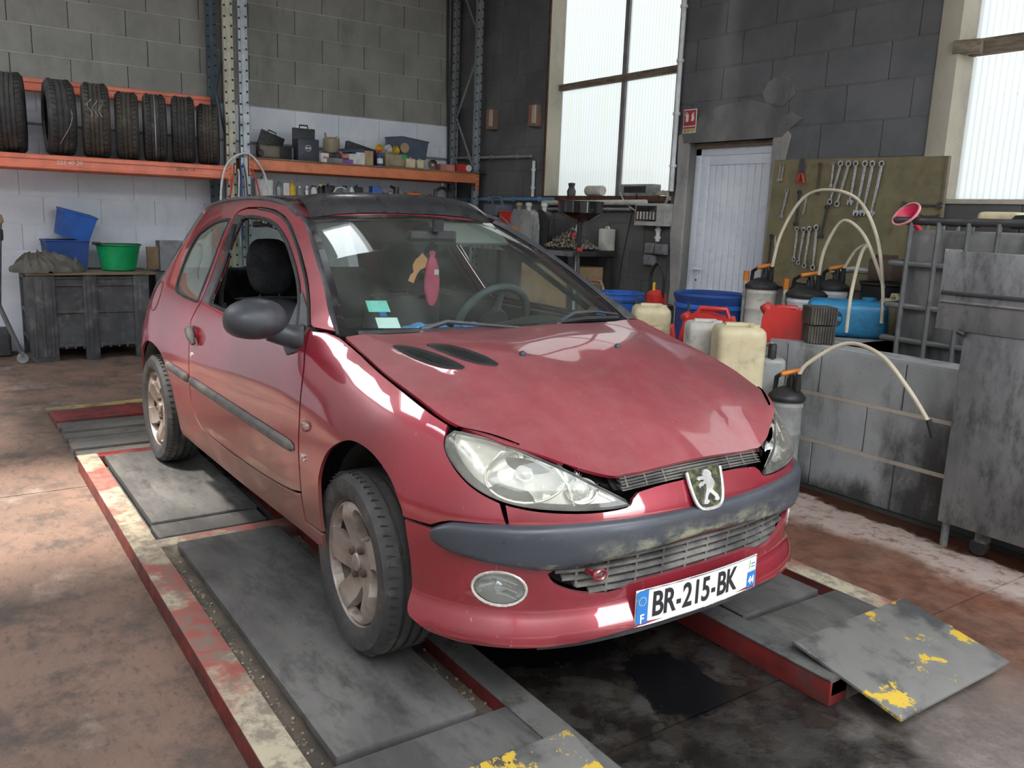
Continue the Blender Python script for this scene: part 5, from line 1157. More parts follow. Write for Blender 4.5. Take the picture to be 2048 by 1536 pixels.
for y, d, wd, rz, g, lb, mt in ((-1.075, .690, .235, R(-7), 4, 'wide worn tyre cut off by the picture edge, first on the rack', 'tyre_rubber'), (-.69, .672, .225, R(-1), 3, 'large tyre turned to show its dark hollow, with a chalk ring on the tread', 'tyre_rubber'), (-.385, .672, .225, R(-8), 4, 'tyre with chalk scribbles on its upper tread, next to the hollow-showing tyre', 'tyre_brown'), (-.115, .622, .195, R(-11), 3, 'narrow brownish tyre between the scribbled tyre and the white-grooved one', 'tyre_brown'), (.13, .630, .200, R(-11), 3, 'black tyre with three pale worn grooves round the tread', 'tyre_rubber'), (.395, .636, .205, R(-14), 4, 'dark tyre with deep muddy lengthwise grooves, second from the cream rack post', 'tyre_rubber'), (.635, .588, .195, R(-17), 4, 'smallest greyish brown tyre, right against the cream rack post', 'tyre_brown')):
    o = rack_tyre(y, d, wd, rz, g, lb, dirtmat=mt)
    if 'pale' in lb:
        for k in (-1, 0, 1):
            m = MB().lathe([(d/2-.0068, k*wd*.39-.003), (d/2-.0068, k*wd*.39+.003)], (0, 0, 0), 40, 'y', cap=False); m.v = [(a, b, c+d/2) for a, b, c in m.v]; m.build('groove_chalk', 'chalk', o)
    if 'ring' in lb:
        P = [(d/2+.001)*1 for _ in range(3)]
        MB().tube([(math.cos(q)*(d/2+.0015), .02+.05*math.sin(3.4*(q+.45)), d/2+math.sin(q)*(d/2+.0015)) for q in [R(-45+6*k) for k in range(10)]], .0018, 4).build('chalk_mark', 'chalk', o)
    if 'scribbles' in lb:
        for j in range(3): MB().tube([(math.cos(q)*(d/2+.0015), -.05+.045*j+.02*math.sin(14*q+j), d/2+math.sin(q)*(d/2+.0015)) for q in [R(2+3*k) for k in range(10)]], .0016, 4).build('chalk_mark', 'chalk', o)
# goods on the upper shelf
SX, SZ = -6.56, 1.9605
o = thing('black_tool_case', 'upright black tool case with lid raised and a round pale logo', 'case', (SX, 1.64, SZ)); MB().box((0, 0, .115), (.14, .235, .23)).build('body', 'plastic_navy', o, .012, 2); MB().box((-.075, 0, .245), (.02, .25, .20)).build('lid', 'plastic_black', o, .006, 2)
MB().tube([(-.075, -.045, .345), (-.075, -.045, .375), (-.075, .045, .375), (-.075, .045, .345)], .008, 6).build('handle', 'plastic_black', o); MB().lathe([(.032, 0), (.032, .003)], (.070, -.005, .135), 24, 'x').build('logo_disc', 'paper_white', o); MB().lathe([(.027, .003), (.027, .0036)], (.070, -.005, .135), 24, 'x').build('logo_ring', 'plastic_navy', o); MB().box((.074, -.005, .135), (.002, .058, .013)).build('logo_bar', 'paper_white', o)
o = thing('open_tool_case', 'black tool case lying open with patterned lid, left of the case with a logo', 'case', (SX-.14, 1.36, SZ), R(4)); MB().box((.03, 0, .07), (.16, .26, .14)).build('body', 'plastic_black', o, .01, 2); MB().box((-.06, -.03, .19), (.022, .27, .17), rx=R(-18)).build('lid', 'plastic_black', o, .006, 2); MB().tube([(-.06, -.06, .285), (-.06, -.055, .31), (-.06, .03, .28), (-.06, .025, .255)], .007, 6).build('handle', 'plastic_black', o)
jerrycan('oil_can', .13, .22, .15, 'plastic_brown', 'grubby brown oil can lying with black spout, at the post end of the upper shelf', (SX+.08, 1.20, SZ), R(0)); MB().lathe([(.03, 0), (.034, .05), (.028, .06)], (SX+.10, 1.10, SZ+.05), 14, 'x').build('black_funnel_spout', 'plastic_black', None, label='black round spout end beside the grubby brown oil can', cat='spout')
o = thing('watering_jug', 'pale beige metal jug with angled spout behind the papers', 'jug', (SX-.16, 1.99, SZ)); MB().lathe([(.09, 0), (.09, .25), (.085, .27), (.03, .285)], (0, 0, 0), 20).build('body', 'plastic_beige_dirty', o); MB().tube([(0, -.06, .26), (0, -.075, .33)], [.016, .011], 8).build('spout', 'plastic_beige_dirty', o); MB().tube([(0, .04, .27), (0, .06, .30), (0, .085, .29), (0, .092, .2)], .007, 6).build('handle', 'plastic_beige_dirty', o)
carton('small_carton', (.09, .085, .095), 'paper_white', 'small white carton with red print beside the black case', (SX+.08, 1.80, SZ)); MB().box((SX+.126, 1.80, SZ+.05), (.002, .05, .025)).build('red_print_label', 'paper_pink', None, label='faded red print on the small white carton front', cat='label')
for i, (y, h, d, mt, lb, rr) in enumerate(((1.90, .05, (.16, .17, .05), 'plastic_grey', 'flat grey packet under the crumpled papers', .2), (2.05, .045, (.14, .12, .045), 'plastic_purple', 'purple packet lying on the upper shelf edge', -.1), (2.13, .11, (.10, .09, .11), 'paper_white', 'white carton with a purple stripe beside the cardboard box', .1), (2.235, .13, (.11, .13, .13), 'paper_white', 'taller white carton in the middle of the upper shelf', .05), (2.32, .155, (.12, .10, .155), 'cardboard', 'brown cardboard box beside the spray bottle', -.08))): carton('carton', d, mt, lb, (SX+.05+(.04 if i < 2 else 0), y, SZ), rr, group='cartons on the upper shelf')
for i, (y, z, mt, lb, sz) in enumerate(((1.93, .055, 'rag_dark', 'crumpled dark rag on the upper shelf near the jug', (.09, .11, .06)), (2.04, .05, 'paper_pink', 'crumpled reddish wrapper on the packets', (.07, .09, .075)), (2.17, .115, 'rag_blue', 'crumpled blue rag lying on the cartons', (.10, .13, .05)))):
    o = cloth_lump('crumpled_rag', mt, sz, 20+i, 12, label=lb, cat='rag'); o.location = (SX, y, SZ+z)
o = MB().prism([(2.19, SZ), (2.60, SZ), (2.56, SZ+.19), (2.22, SZ+.27)], -6.86, -6.80, 'yz').build('slanted_board', 'plastic_black', None, .004, label='dark slanted panel leaning at the wall behind the cartons', cat='panel')
o = bottle('spray_bottle', .034, .16, 'plastic_blue_dark', 'small blue spray bottle with red trigger on the upper shelf', (SX+.09, 2.455, SZ), 'plastic_red', lab='paper_white'); MB().box((.0, -.02, .165), (.02, .06, .02)).build('trigger', 'plastic_red', o, .004)
o = jerrycan('oil_canister', .14, .25, .165, 'plastic_beige_dirty', 'dirty beige canister with a green cap on the upper shelf', (SX+.06, 2.635, SZ), 0, 'plastic_green', style=2); MB().tube([(0, -.09, .14), (0, -.08, .16), (0, .04, .16), (0, .05, .14)], .012, 6).build('handle', 'plastic_beige_dirty', o); MB().lathe([(.028, 0), (.028, .03), (0, .03)], (.05, .105, .115), 14, 'x').build('cap', 'plastic_green', o)
for i, (y, z, mt, lb, rr) in enumerate(((2.50, .165, 'plastic_yellow', 'yellow plastic scoop leaning on the beige canister, nearer the dark panel', .4), (2.72, .165, 'plastic_yellow', 'yellow plastic scoop in front of the slate-blue crate', -.3), (2.62, .17, 'paper_white', 'white plastic scoop between the two yellow scoops', .1))):
    o = MB().lathe([(.02, 0), (.035, .02), (.042, .07), (.04, .075), (.032, .025), (0, .01)], (0, 0, 0), 12).build('scoop', mt, None, label=lb, cat='scoop'); o.location = (SX+.02, y, SZ+z); o.rotation_euler = (.9, rr, .4)
MB().lathe([(.055, 0), (.055, .006)], (SX+.03, 2.79, SZ+.225), 20, 'x').build('cork_disc', 'cardboard', None, label='round brown cardboard disc leaning on the slate-blue crate', cat='disc')
jerrycan('small_canister', .10, .125, .12, 'plastic_cream', 'small cream canister just right of the green-capped one', (SX+.10, 2.815, SZ), 0, 'plastic_white'); jerrycan('small_canister', .09, .095, .11, 'plastic_cream', 'smallest cream canister in front of the slate-blue crate', (SX+.10, 2.94, SZ), 0, 'plastic_white')
crate('storage_crate', .30, .40, .31, 'plastic_slate', 'slate-blue plastic storage crate tilted on the upper shelf', (SX-.16, 2.90, SZ+.02), R(20), .88, rot=(R(-4), 0, R(14)))
MB().lathe([(.030, 0), (.024, .11), (0, .112)], (SX-.02, 3.06, SZ), 14).build('paper_cup', 'paper_white', None, label='pale tapered cup at the end of the slate crate', cat='cup')
o = MB().lathe([(.055, -.05), (.055, .05), (.02, .05), (.02, -.05)], (0, 0, 0), 22, 'y', cap=False).build('tape_roll', 'plastic_beige_dirty', None, label='dusty beige roll lying at the end of the upper shelf', cat='roll'); o.location = (SX+.08, 3.13, SZ+.056); o.rotation_euler = (0, 0, R(60))
carton('filter_box', (.12, .20, .07), 'paper_pink', 'faded pink flat box near the end of the upper shelf', (SX+.09, 3.29, SZ), .1); o = carton('filter_box', (.13, .17, .085), 'plastic_red', 'red flat box with a white disc at the shelf end', (SX+.09, 3.50, SZ), -.05); MB().lathe([(.038, 0), (.038, .008)], (.068, .07, .043), 18, 'x').build('white_disc', 'paper_white', o)
MB().box((SX+.12, 3.70, SZ-.012), (.20, .20, .012), rz=.3).build('black_tray', 'steel_dark', None, .003, label='flat black tray overhanging the end of the shelf', cat='tray')
# goods on the lower shelf
LZ = 1.562; LXs = -6.55
jerrycan('white_jerrycan', .13, .19, .22, 'plastic_white', 'white jerrycan at the post end of the lower shelf', (LXs, 1.16, LZ), R(90) if 0 else 0, 'plastic_white')
bottle('clear_bottle', .034, .18, 'clear_plastic', 'clear plastic bottle with a teal cap beside the white jerrycan', (LXs+.05, 1.315, LZ), 'plastic_green'); carton('narrow_carton', (.06, .065, .165), 'paper_white', 'narrow white carton between clear bottle and yellow bottle', (LXs+.05, 1.385, LZ))
bottle('yellow_bottle', .038, .19, 'plastic_yellow', 'yellow squeeze bottle standing on the lower shelf', (LXs+.05, 1.455, LZ), 'plastic_yellow', .2)
for i, (y, r, h, mt, cp, lb) in enumerate(((1.54, .036, .12, 'plastic_grey', 'steel_bare', 'squat grey tin right of the yellow bottle'), (1.62, .033, .125, 'steel_bare', 'paper_white', 'bare metal tin between two tins, right of the yellow bottle'), (1.70, .034, .135, 'paper_white', 'plastic_navy', 'white tin with a dark cap on the lower shelf'), (1.775, .032, .15, 'plastic_black', 'plastic_yellow', 'black flask with a yellow cap on the lower shelf'), (2.055, .036, .15, 'plastic_grey', 'plastic_black', 'grey flask between the two black oil cans'), (2.135, .030, .155, 'paper_white', 'plastic_cyan', 'white bottle with a cyan cap on the lower shelf'), (2.535, .032, .11, 'plastic_black', 'plastic_grey', 'short black flask right of the blue box'), (2.60, .030, .115, 'plastic_white', 'plastic_red', 'white flask with a red cap beside the dark pump'))): bottle('tin' if 'tin' in lb else 'flask', r, h+.02, mt, lb, (LXs+.04, y, LZ), cp, .6)
for y, lb in ((1.88, 'black oil can with grip, left of the grey flask'), (2.215, 'black oil can with grip, right of the white cyan-capped bottle')): jerrycan('black_oil_can', .08, .12, .185, 'plastic_black', lb, (LXs, y, LZ), 0, 'plastic_grey', group='oil cans on the lower shelf')
MB().tube([(LXs+.06, 2.0+.08*math.cos(q), LZ+.075+.075*math.sin(q)) for q in [R(10*k) for k in range(0, 20)]], .010, 6).build('hose_offcut', 'plastic_white', None, label='pale hose offcut arched between the flasks on the lower shelf', cat='hose')
MB().box((LXs+.03, 2.42, LZ+.09), (.10, .105, .18)).build('blue_box', 'plastic_blue', None, .006, label='small bright blue box standing on the lower shelf', cat='box')
o = thing('transfer_pump', 'dark hand pump with a looped handle on the lower shelf', 'pump', (LXs, 2.70, LZ)); MB().lathe([(.06, 0), (.055, .08), (.035, .1), (.03, .19)], (0, 0, 0), 16).build('body', 'steel_dark', o); MB().tube([(0, .03, .18), (0, .09, .19), (0, .09, .05), (0, .05, .03)], .010, 6).build('handle', 'plastic_grey', o); MB().tube([(0, 0, .16), (0, -.07, .19)], .016, 8).build('spout', 'steel_dark', o)
o = thing('orange_tool', 'orange and grey power tool lying on the lower shelf', 'power tool', (LXs, 2.91, LZ)); MB().box((0, 0, .065), (.11, .20, .13)).build('housing', 'plastic_orange', o, .02, 2); MB().lathe([(.03, 0), (.022, .08)], (0, .10, .09), 14, 'y').build('chuck', 'plastic_grey', o); MB().lathe([(.016, .13), (.016, .15), (0, .15)], (0, .04, 0), 10).build('red_knob', 'plastic_red', o); MB().tube([(0, .14, .09), (.02, .22, .12), (.03, .28, .06), (.02, .33, .01)], .006, 6).build('cable', 'plastic_black', o)
o = thing('bench_vice', 'dark bench vice with an arched yoke near the end of the lower shelf', 'vice', (LXs, 3.30, LZ)); MB().box((0, 0, .04), (.16, .22, .08)).build('base', 'steel_dark', o, .01, 2); MB().tube([(0, -.10, .07), (0, -.09, .17), (0, 0, .21), (0, .09, .17), (0, .10, .07)], .020, 8).build('yoke', 'steel_dark', o); MB().lathe([(.014, .2), (.014, .26), (.02, .265), (0, .27)], (0, 0, 0), 10).build('screw', 'steel_bare', o)
# hoses and cables hung on the middle posts
for i, (dy, mt, lb, y0, sag) in enumerate(((0, 'plastic_white', 'grey translucent hose looped round the zinc rack post', .90, .35), (.03, 'plastic_blue_dark', 'blue cable hanging down between the two middle rack posts', .86, .8), (.06, 'rag_dark', 'dark cable hanging down the zinc rack post', .89, .9), (-.03, 'plastic_red', 'red cable hanging from the end of the orange tyre beam', .80, .75), (.10, 'plastic_red', 'red hose drooping beside the white jerrycan', .97, .6), (.015, 'plastic_white', 'white sheathed cable dangling between the rack posts', .84, .85))):
    if i == 0: P = spl([(FX+.09, .66, 1.30), (FX+.10, .66, 1.60), (FX+.10, .72, 1.86), (FX+.10, .87, 1.98), (FX+.10, .98, 1.96), (FX+.09, 1.10, 1.80), (FX+.08, 1.15, 1.55)], 5)
    else: P = spl([(FX+.085, y0, 1.93-.02*i), (FX+.09, y0+dy*.4, 1.75), (FX+.08, y0-.02+dy, 1.93-sag*.6), (FX+.085, y0+dy*.5, 1.93-sag)], 5)
    MB().tube(P, .0085 if i else .010, 6).build('hung_hose', mt, None, label=lb, cat='hose' if 'hose' in lb else 'cable')
# ------------------------------------------------------------------ below the rack
from mathutils import noise as mnoise
def folded_heap(name, mat, size, seed, n=70, **k):
    def f(u, v):
        x, y = 2*u-1, 2*v-1; r = math.hypot(x, y); rim = 1+.14*mnoise.noise((3*math.atan2(y, x), seed, 0))
        q = max(0, 1-(r/rim)**2.4); w1 = mnoise.noise((x*1.3+seed, y*1.3, .3)); w2 = mnoise.noise((x*1.1-seed, y*1.4, 2.3))
        fold = 1-abs(math.sin(5.5*(x*.6+y)+5*w1)); fold2 = 1-abs(math.sin(8*(x-y*.4)+6*w2)); fold3 = 1-abs(math.sin(17*(x*.8+y*.5)+9*w1))
        z = size[2]*q**.55*(.52+.30*fold**2+.20*fold2**2+.06*fold3**2+.25*w1)
        s = min(1, rim/max(r, 1e-6)) if r > rim else 1
        return (size[0]*x*s, size[1]*y*s, max(0., z))
    return MB().grid(f, n, n).build(name, mat, None, **k)
mat_c('bin_plastic', (.040, .042, .046), .6, c2=(.065, .068, .075), dirt=(.21, .20, .19), dm=.85); mat_c('lid_wood', (.17, .135, .09), .9, dirt=(.07, .06, .045), dm=.8); mat_c('tarp_grey', (.075, .072, .065), .9, c2=(.13, .122, .10), dirt=(.05, .045, .04)); mat_c('plate_stack', (.17, .18, .19), .5, .5, dm=.4)
o = thing('pallet_box', 'large black ribbed plastic pallet box standing against the white wall', 'pallet box', (-6.67, -.555, 0))
bw, bd = 1.03, .66
MB().span((-bd/2+.03, -bw/2+.03, .13), (bd/2-.03, bw/2-.03, .16)).build('floor_panel', 'bin_plastic', o)
for x in (-bd/2+.02, bd/2-.035): MB().span((x, -bw/2+.03, .13), (x+.015, bw/2-.03, .78)).build('wall_panel', 'bin_plastic', o)
for y in (-bw/2+.02, bw/2-.035): MB().span((-bd/2+.03, y, .13), (bd/2-.03, y+.015, .78)).build('wall_panel', 'bin_plastic', o)
for y, wd in ((-bw/2+.115, .23), (.0, .12), (bw/2-.07, .14)):
    for x in (bd/2-.03, -bd/2+.03):
        MB().box((x, y, .395), (.07, wd, .79)).build('corner_post' if y else 'centre_post', 'bin_plastic', o, .01, 2)
        if x > 0:
            for f in (-.3, .0, .3): MB().box((x+.037, y+f*wd, .40), (.008, wd*.12, .72)).build('post_rib', 'bin_plastic', o, .003, 1)
for z in (.765, .70, .45, .14): MB().box((bd/2-.02, .02, z), (.035, bw-.10, .022 if z != .14 else .03)).build('wall_rib', 'bin_plastic', o, .004, 1)
for k in range(12): MB().box((bd/2-.012, -.30+k*.075, .135), (.03, .018, .05)).build('grid_tooth', 'bin_plastic', o)
for y in (-bw/2+.01, bw/2-.01):
    for z in (.76, .45, .2): MB().box((0, y, z), (bd-.1, .03, .025)).build('wall_rib', 'bin_plastic', o, .004, 1)
lid = MB().box((-6.66, -.52, .803), (.70, 1.10, .022)).build('wooden_lid', 'lid_wood', None, .006, label='rough grey-brown wooden board laid over the black pallet box', cat='board')
o = folded_heap('folded_tarp', 'tarp_grey', (.175, .31, .20), 31, label='crumpled grey tarpaulin heaped on the pallet box lid', cat='tarp'); o.location = (-6.465, -.87, .816); o.rotation_euler = (0, 0, .08)
crate('blue_crate', .30, .37, .27, 'plastic_blue_dark', 'dark blue plastic crate behind the tarpaulin on the pallet box', (-6.83, -.68, .816), R(4), .86)
crate('blue_crate', .24, .30, .24, 'plastic_blue', 'brighter blue crate tipped inside the dark blue crate', (-6.82, -.62, 1.115), 0, .86, rot=(R(-14), R(6), R(8)))
o = thing('green_tub', 'bright green round mortar tub with a bar handle on the pallet box', 'tub', (-6.60, -.25, .8155)); MB().lathe([(.135, 0), (.15, .01), (.195, .235), (.21, .245), (.21, .255), (.188, .255), (.145, .02), (0, .015)], (0, 0, 0), 32).build('body', 'plastic_green', o); MB().tube([(-.0, -.20, .25), (.12, -.215, .262), (.17, -.15, .262), (.20, 0, .262), (.17, .15, .262), (.0, .205, .25)], .006, 6).build('handle', 'steel_dark', o); MB().tube([(.10, -.235, .262), (.16, -.18, .262)], .013, 8).build('grip', 'plastic_black', o)
MB().box((-6.72, .085, .93), (.03, .11, .22), ry=R(-6)).build('dark_board', 'chipboard', None, .003, label='short dark brown board leaning behind the car, left of metal plates', cat='board')
o = thing('steel_sheet_stack', 'upright stack of thin grey metal sheets behind the car tail', 'metal sheets', (-6.72, .24, .0))
for k in range(9): MB().box((-.05+.012*k, .002*k, .95+.002*(k % 3)), (.006, .22, .30)).build('sheet', 'plate_stack', o)
MB().box((0, 0, .40), (.30, .34, .80)).build('stand_block', 'bin_plastic', o, .01)
# wheeled prop at the picture edge
mat_c('prop_steel', (.20, .22, .25), .4, .6, dm=.4); mat_c('caster_grey', (.30, .31, .32), .5)
o = thing('wheeled_stand', 'grey steel tube stand with splayed leg on casters beside the pallet box', 'stand', (-6.32, -1.24, 0))
MB().tube([(.0, -.055, .55), (.0, .0, 1.28)], .022, 10).build('post', 'prop_steel', o); MB().tube([(0, -.08, .62), (-.02, .09, .10)], .020, 8).build('leg', 'prop_steel', o); MB().tube([(0, -.06, .60), (.05, -.13, .09)], .020, 8).build('leg', 'prop_steel', o); MB().lathe([(.026, 0), (.03, .03), (.03, .09), (.02, .1)], (0, -.006, 1.10), 12).build('clamp', 'steel_dark', o); MB().lathe([(.028, 0), (.032, .02), (.02, .07), (0, .08)], (0, .003, 1.25), 12).build('knob', 'cardboard', o)
for x, y in ((-.02, .10), (.05, -.14)):
    w_ = MB().lathe([(.045, -.014), (.048, 0), (.045, .014)], (x, y, .048), 20, 'x').build('caster', 'caster_grey', o); MB().box((x, y, .085), (.045, .03, .05)).build('fork', 'prop_steel', w_)
jerrycan('grey_canister', .22, .22, .30, 'bin_plastic', 'small dark canister on the floor at the picture edge', (-6.86, -1.30, 0), 0, 'plastic_black')
# ------------------------------------------------------------------ fittings on the right-hand wall
mat_c('board_olive', (.19, .165, .085), .75, c2=(.15, .13, .072), dirt=(.07, .05, .03), dm=.6, stretch=(1, 1, 1)); mat_c('box_cream', (.42, .42, .39), .6, dm=.5); mat_c('sign_red', (.42, .03, .03), .5); mat_c('sign_yellow', (.62, .50, .20), .6); mat_c('zinc_tool', (.50, .51, .53), .28, .95, dirt=(.16, .14, .11), dm=.5); mat_c('brown_iron', (.10, .065, .05), .7, .2); mat_c('fog_drum', (.30, .31, .30), .35, c2=(.22, .225, .215), dirt=(.07, .065, .06), dm=.7); mat_c('hose_cream', (.62, .56, .42), .35, dirt=(.3, .26, .2), dm=.4); M('ibc_plastic', (.20, .20, .195), .5, col2=(.10, .10, .10), s2=3, dirt=(.025, .024, .024), sd=3.5, lod=.45, hid=.66, dmax=.9, stretch=(1.5, 1.5, .5)); M('sheet_steel', (.25, .255, .26), .42, .4, col2=(.15, .152, .155), s2=2.2, dirt=(.035, .033, .031), sd=7, lod=.44, hid=.70, dmax=.8, rd=.6, stretch=(1.4, 1.4, .6)); mat_c('funnel_pink', (.72, .03, .10), .35, dm=.15); mat_c('rim_pink', (.80, .35, .35), .4, dm=.2); mat_c('rubber_block', (.045, .042, .036), .85, c2=(.09, .08, .065), dirt=(.14, .12, .09), dm=.6); mat_c('red_box', (.62, .03, .02), .4, dm=.3)
fpipe = dict(cat='pipe')
def pipe(name, pts, r, mat, label, clips=0, n=10):
    o = thing(name, label, 'pipe'); MB().tube(pts, r, n).build('run', mat, o)
    for k in range(clips):
        a, b = Vector(pts[0]), Vector(pts[-1]); p = a.lerp(b, (k+.5)/clips); d = (b-a).normalized(); MB().tube([p-d*.012, p+d*.012], r*1.5, n).build('clip', mat, o)
    return o
pipe('grey_pipe', [(-7.0, YW-.05, 2.15), (-6.35, YW-.05, 2.137), (-5.40, YW-.05, 2.12)], .016, 'galv_pipe', 'thin grey pipe level across the wall left of the tall window', 3)
pipe('white_conduit', [(-5.37, YW-.03, 2.07), (-5.37, YW-.03, 1.69)], .018, 'plastic_white', 'short upright white conduit left of the tall window', 2)
pipe('blue_pipe', [(-6.95, YW-.06, 1.652), (-4.95, YW-.06, 1.660)], .020, 'pipe_blue', 'pale blue air pipe level below the tall window', 4)
pipe('wrapped_pipe', [(-5.12, YW-.07, 1.622), (-3.52, YW-.07, 1.640)], .026, 'plastic_dirty_white', 'white lagged pipe under the tall window sill', 0)
pipe('grey_pipe', [(-5.05, YW-.05, 1.560), (-3.74, YW-.05, 1.575)], .015, 'galv_pipe', 'thin grey pipe below the white lagged pipe', 2)
pipe('tall_conduit', [(-3.235, YW-.04, 1.74), (-3.235, YW-.04, 4.4)], .022, 'plastic_white', 'tall white conduit climbing the right side of the window', 6)
for x, lb in ((-6.22, 'rough clay brick stub jutting from the dark wall, further from the window'), (-5.37, 'orange clay brick stub jutting from the wall just left of the window')):
    o = thing('brick_stub', lb, 'brick', (x, YW-.04, 2.43 if x > -6 else 2.45)); MB().box((0, 0, .11), (.13, .10, .23)).build('body', 'brick_clay', o, .012, 1); MB().box((.04, -.045, .12), (.07, .02, .19)).build('broken_face', 'mortar_sand', o, .008, 1)
o = thing('fuse_box', 'cream electric fuse box with a dark window beside the door', 'fuse box', (-3.42, YW-.055, 1.53)); MB().box((0, 0, 0), (.39, .11, .20)).build('case', 'box_cream', o, .008, 2); MB().box((-.045, -.056, .01), (.27, .006, .14)).build('window', 'black_gloss', o, .003); MB().box((0, -.054, -.09), (.385, .012, .02)).build('lip', 'box_cream', o, .003)
for k in range(6): MB().box((-.15+k*.042, -.061, -.01), (.02, .004, .07)).build('breaker', 'plastic_dirty_white', o)
pipe('box_conduit', [(-3.375, YW-.03, 1.43), (-3.375, YW-.03, 1.29)], .020, 'plastic_white', 'short white conduit under the fuse box', 2)
for x, z, lb in ((-3.45, 1.225, 'grey square junction box, upper one further from the door'), (-3.315, 1.222, 'grey square junction box, upper one nearer the door'), (-3.455, 1.118, 'grey square junction box, lowest of the three')):
    o = thing('junction_box', lb, 'switch box', (x, YW-.03, z)); MB().box((0, 0, 0), (.12, .06, .095)).build('case', 'plastic_grey', o, .008, 2); MB().box((0, -.032, 0), (.10, .008, .078)).build('cover', 'plastic_grey', o, .004, 1)
MB().tube(spl([(-3.70, YW-.02, 1.72), (-3.74, YW-.03, 1.55), (-3.85, YW-.02, 1.1), (-3.90, YW-.02, .75)], 5), .005, 6).build('black_cable', 'rubber_seal', None, label='thin black cable running down the dark wall under the window', cat='cable')
MB().tube(spl([(-3.27, YW-.05, 1.74), (-3.24, YW-.07, 1.68), (-3.28, YW-.06, 1.63)], 5), .012, 8).build('grey_cable', 'galv_pipe', None, label='grey cable bending from the conduit into the fuse box', cat='cable')
MB().tube(spl([(-4.0, YW+.06, 1.77), (-3.92, YW-.03, 1.72), (-3.80, YW-.05, 1.62), (-3.62, YW-.05, 1.54)], 5), .007, 6).build('white_cable', 'plastic_dirty_white', None, label='pale cable looping from the sill box towards the fuse box', cat='cable')
for k, y in enumerate((3.60, 3.66)): MB().tube(spl([(XW+.03, y, 4.4), (XW+.04, y+.01, 3.3), (XW+.05, y+.03, 2.4), (XW+.06, y+.04, 1.6)], 6), .014, 8).build('black_cable', 'rubber_seal', None, label='thick black cable dropping beside the rear rack post, %s' % ('nearer the corner' if k else 'further from the corner'), cat='cable')
MB().tube([(XW+.03, -2, 2.17), (XW+.03, 3.7, 2.13)], .013, 8).build('wall_cable', 'galv_pipe', None, label='grey cable clipped level along the painted wall behind the rack', cat='cable')
# fire extinguisher sign
o = thing('extinguisher_sign', 'small red and yellow fire extinguisher sign beside the doorway', 'sign', (-3.09, YW-.018, 2.335)); MB().box((0, 0, 0), (.155, .004, .20)).build('plate', 'paper_white', o); MB().box((0, -.003, .027), (.140, .003, .128)).build('red_field', 'sign_red', o); MB().box((0, -.003, -.080), (.140, .003, .03)).build('yellow_field', 'sign_yellow', o); MB().box((0, -.003, -.055), (.140, .003, .014)).build('red_band', 'sign_red', o)
MB().prism(rrect(.03, .066, .010, 3, -.028, .028), -.007, -.0045, 'xz').build('bottle_mark', 'paper_white', o); MB().tube([(-.028, -.006, .063), (-.028, -.006, .074), (-.048, -.006, .070), (-.052, -.006, .045)], .003, 5).build('nozzle_mark', 'paper_white', o); MB().prism([(.018, .0), (.045, .0), (.055, .02), (.046, .045), (.052, .075), (.034, .055), (.030, .07), (.020, .04), (.026, .028)], -.007, -.0045, 'xz').build('flame_mark', 'paper_white', o)
for x in (-.045, -.005, .03): MB().box((x, -.006, -.080), (.014, .002, .010)).build('small_mark', 'plastic_brown', o)
# tool board
tb = thing('tool_board', 'olive plywood tool board hung on the wall right of the door', 'tool board', (0, 0, 0)); MB().prism([(-2.125, 1.975), (-.73, 1.957), (-.755, 1.02), (-2.15, 1.06)], 3.768, 3.785, 'xz').build('panel', 'board_olive', tb, .003, 1); MB().box((-.735, 3.775, 1.49), (.018, .03, .93)).build('edge_batten', 'lid_wood', tb); MB().box((-2.0, 3.768, 1.03), (.30, .02, .05)).build('lower_batten', 'chipboard', tb)
WL = [((-2.056, 1.94), (-2.064, 1.819)), ((-2.030, 1.94), (-2.040, 1.819)), ((-1.697, 1.93), (-1.699, 1.727)), ((-1.583, 1.932), (-1.584, 1.772)), ((-1.521, 1.931), (-1.577, 1.660)), ((-1.456, 1.929), (-1.515, 1.645)), ((-1.396, 1.927), (-1.413, 1.651)), ((-1.323, 1.925), (-1.353, 1.579)), ((-1.264, 1.923), (-1.298, 1.58)), ((-1.194, 1.921), (-1.233, 1.573)), ((-1.971, 1.739), (-2.003, 1.537)), ((-1.857, 1.728), (-1.863, 1.491)), ((-1.789, 1.701), (-1.799, 1.573)), ((-1.600, 1.62), (-1.625, 1.404)), ((-1.843, 1.454), (-1.844, 1.224)), ((-1.781, 1.45), (-1.799, 1.2)), ((-1.732, 1.457), (-1.742, 1.182)), ((-1.671, 1.47), (-1.665, 1.171)), ((-2.08, 1.39), (-2.085, 1.17)), ((-2.046, 1.402), (-2.022, 1.236)), ((-0.988, 1.645), (-0.740, 1.643)), ((-0.86, 1.571), (-0.745, 1.574))]
WLAB = ['tiny combination spanner in the top corner nearest the door', 'tiny spanner, second from the top corner nearest the door', 'dark rusty ring spanner hanging alone right of the pliers', 'thin short spanner, first of the long top row', 'big cranked ring spanner, second of the long top row', 'cranked ring spanner, third of the long top row', 'shiny combination spanner, fourth of the long top row', 'large spanner with open jaw, fifth of the long top row', 'largest spanner with open jaw, sixth of the long top row', 'long spanner at the right end of the top row', 'slim spanner on the second row nearest the door', 'dark spanner with black jaw on the second row', 'short thin spanner, last of the second row', 'adjustable-looking spanner hanging in the board middle', 'ring spanner, first of the lowest row of four', 'ring spanner, second of the lowest row of four', 'ring spanner, third of the lowest row of four', 'ring spanner, last of the lowest row of four', 'dark slim spanner at the board edge by the door frame', 'thin bright rod hanging at the board edge by the door', 'wide double open-ended spanner lying level at the board far end', 'shorter double open-ended spanner below the wide level one']
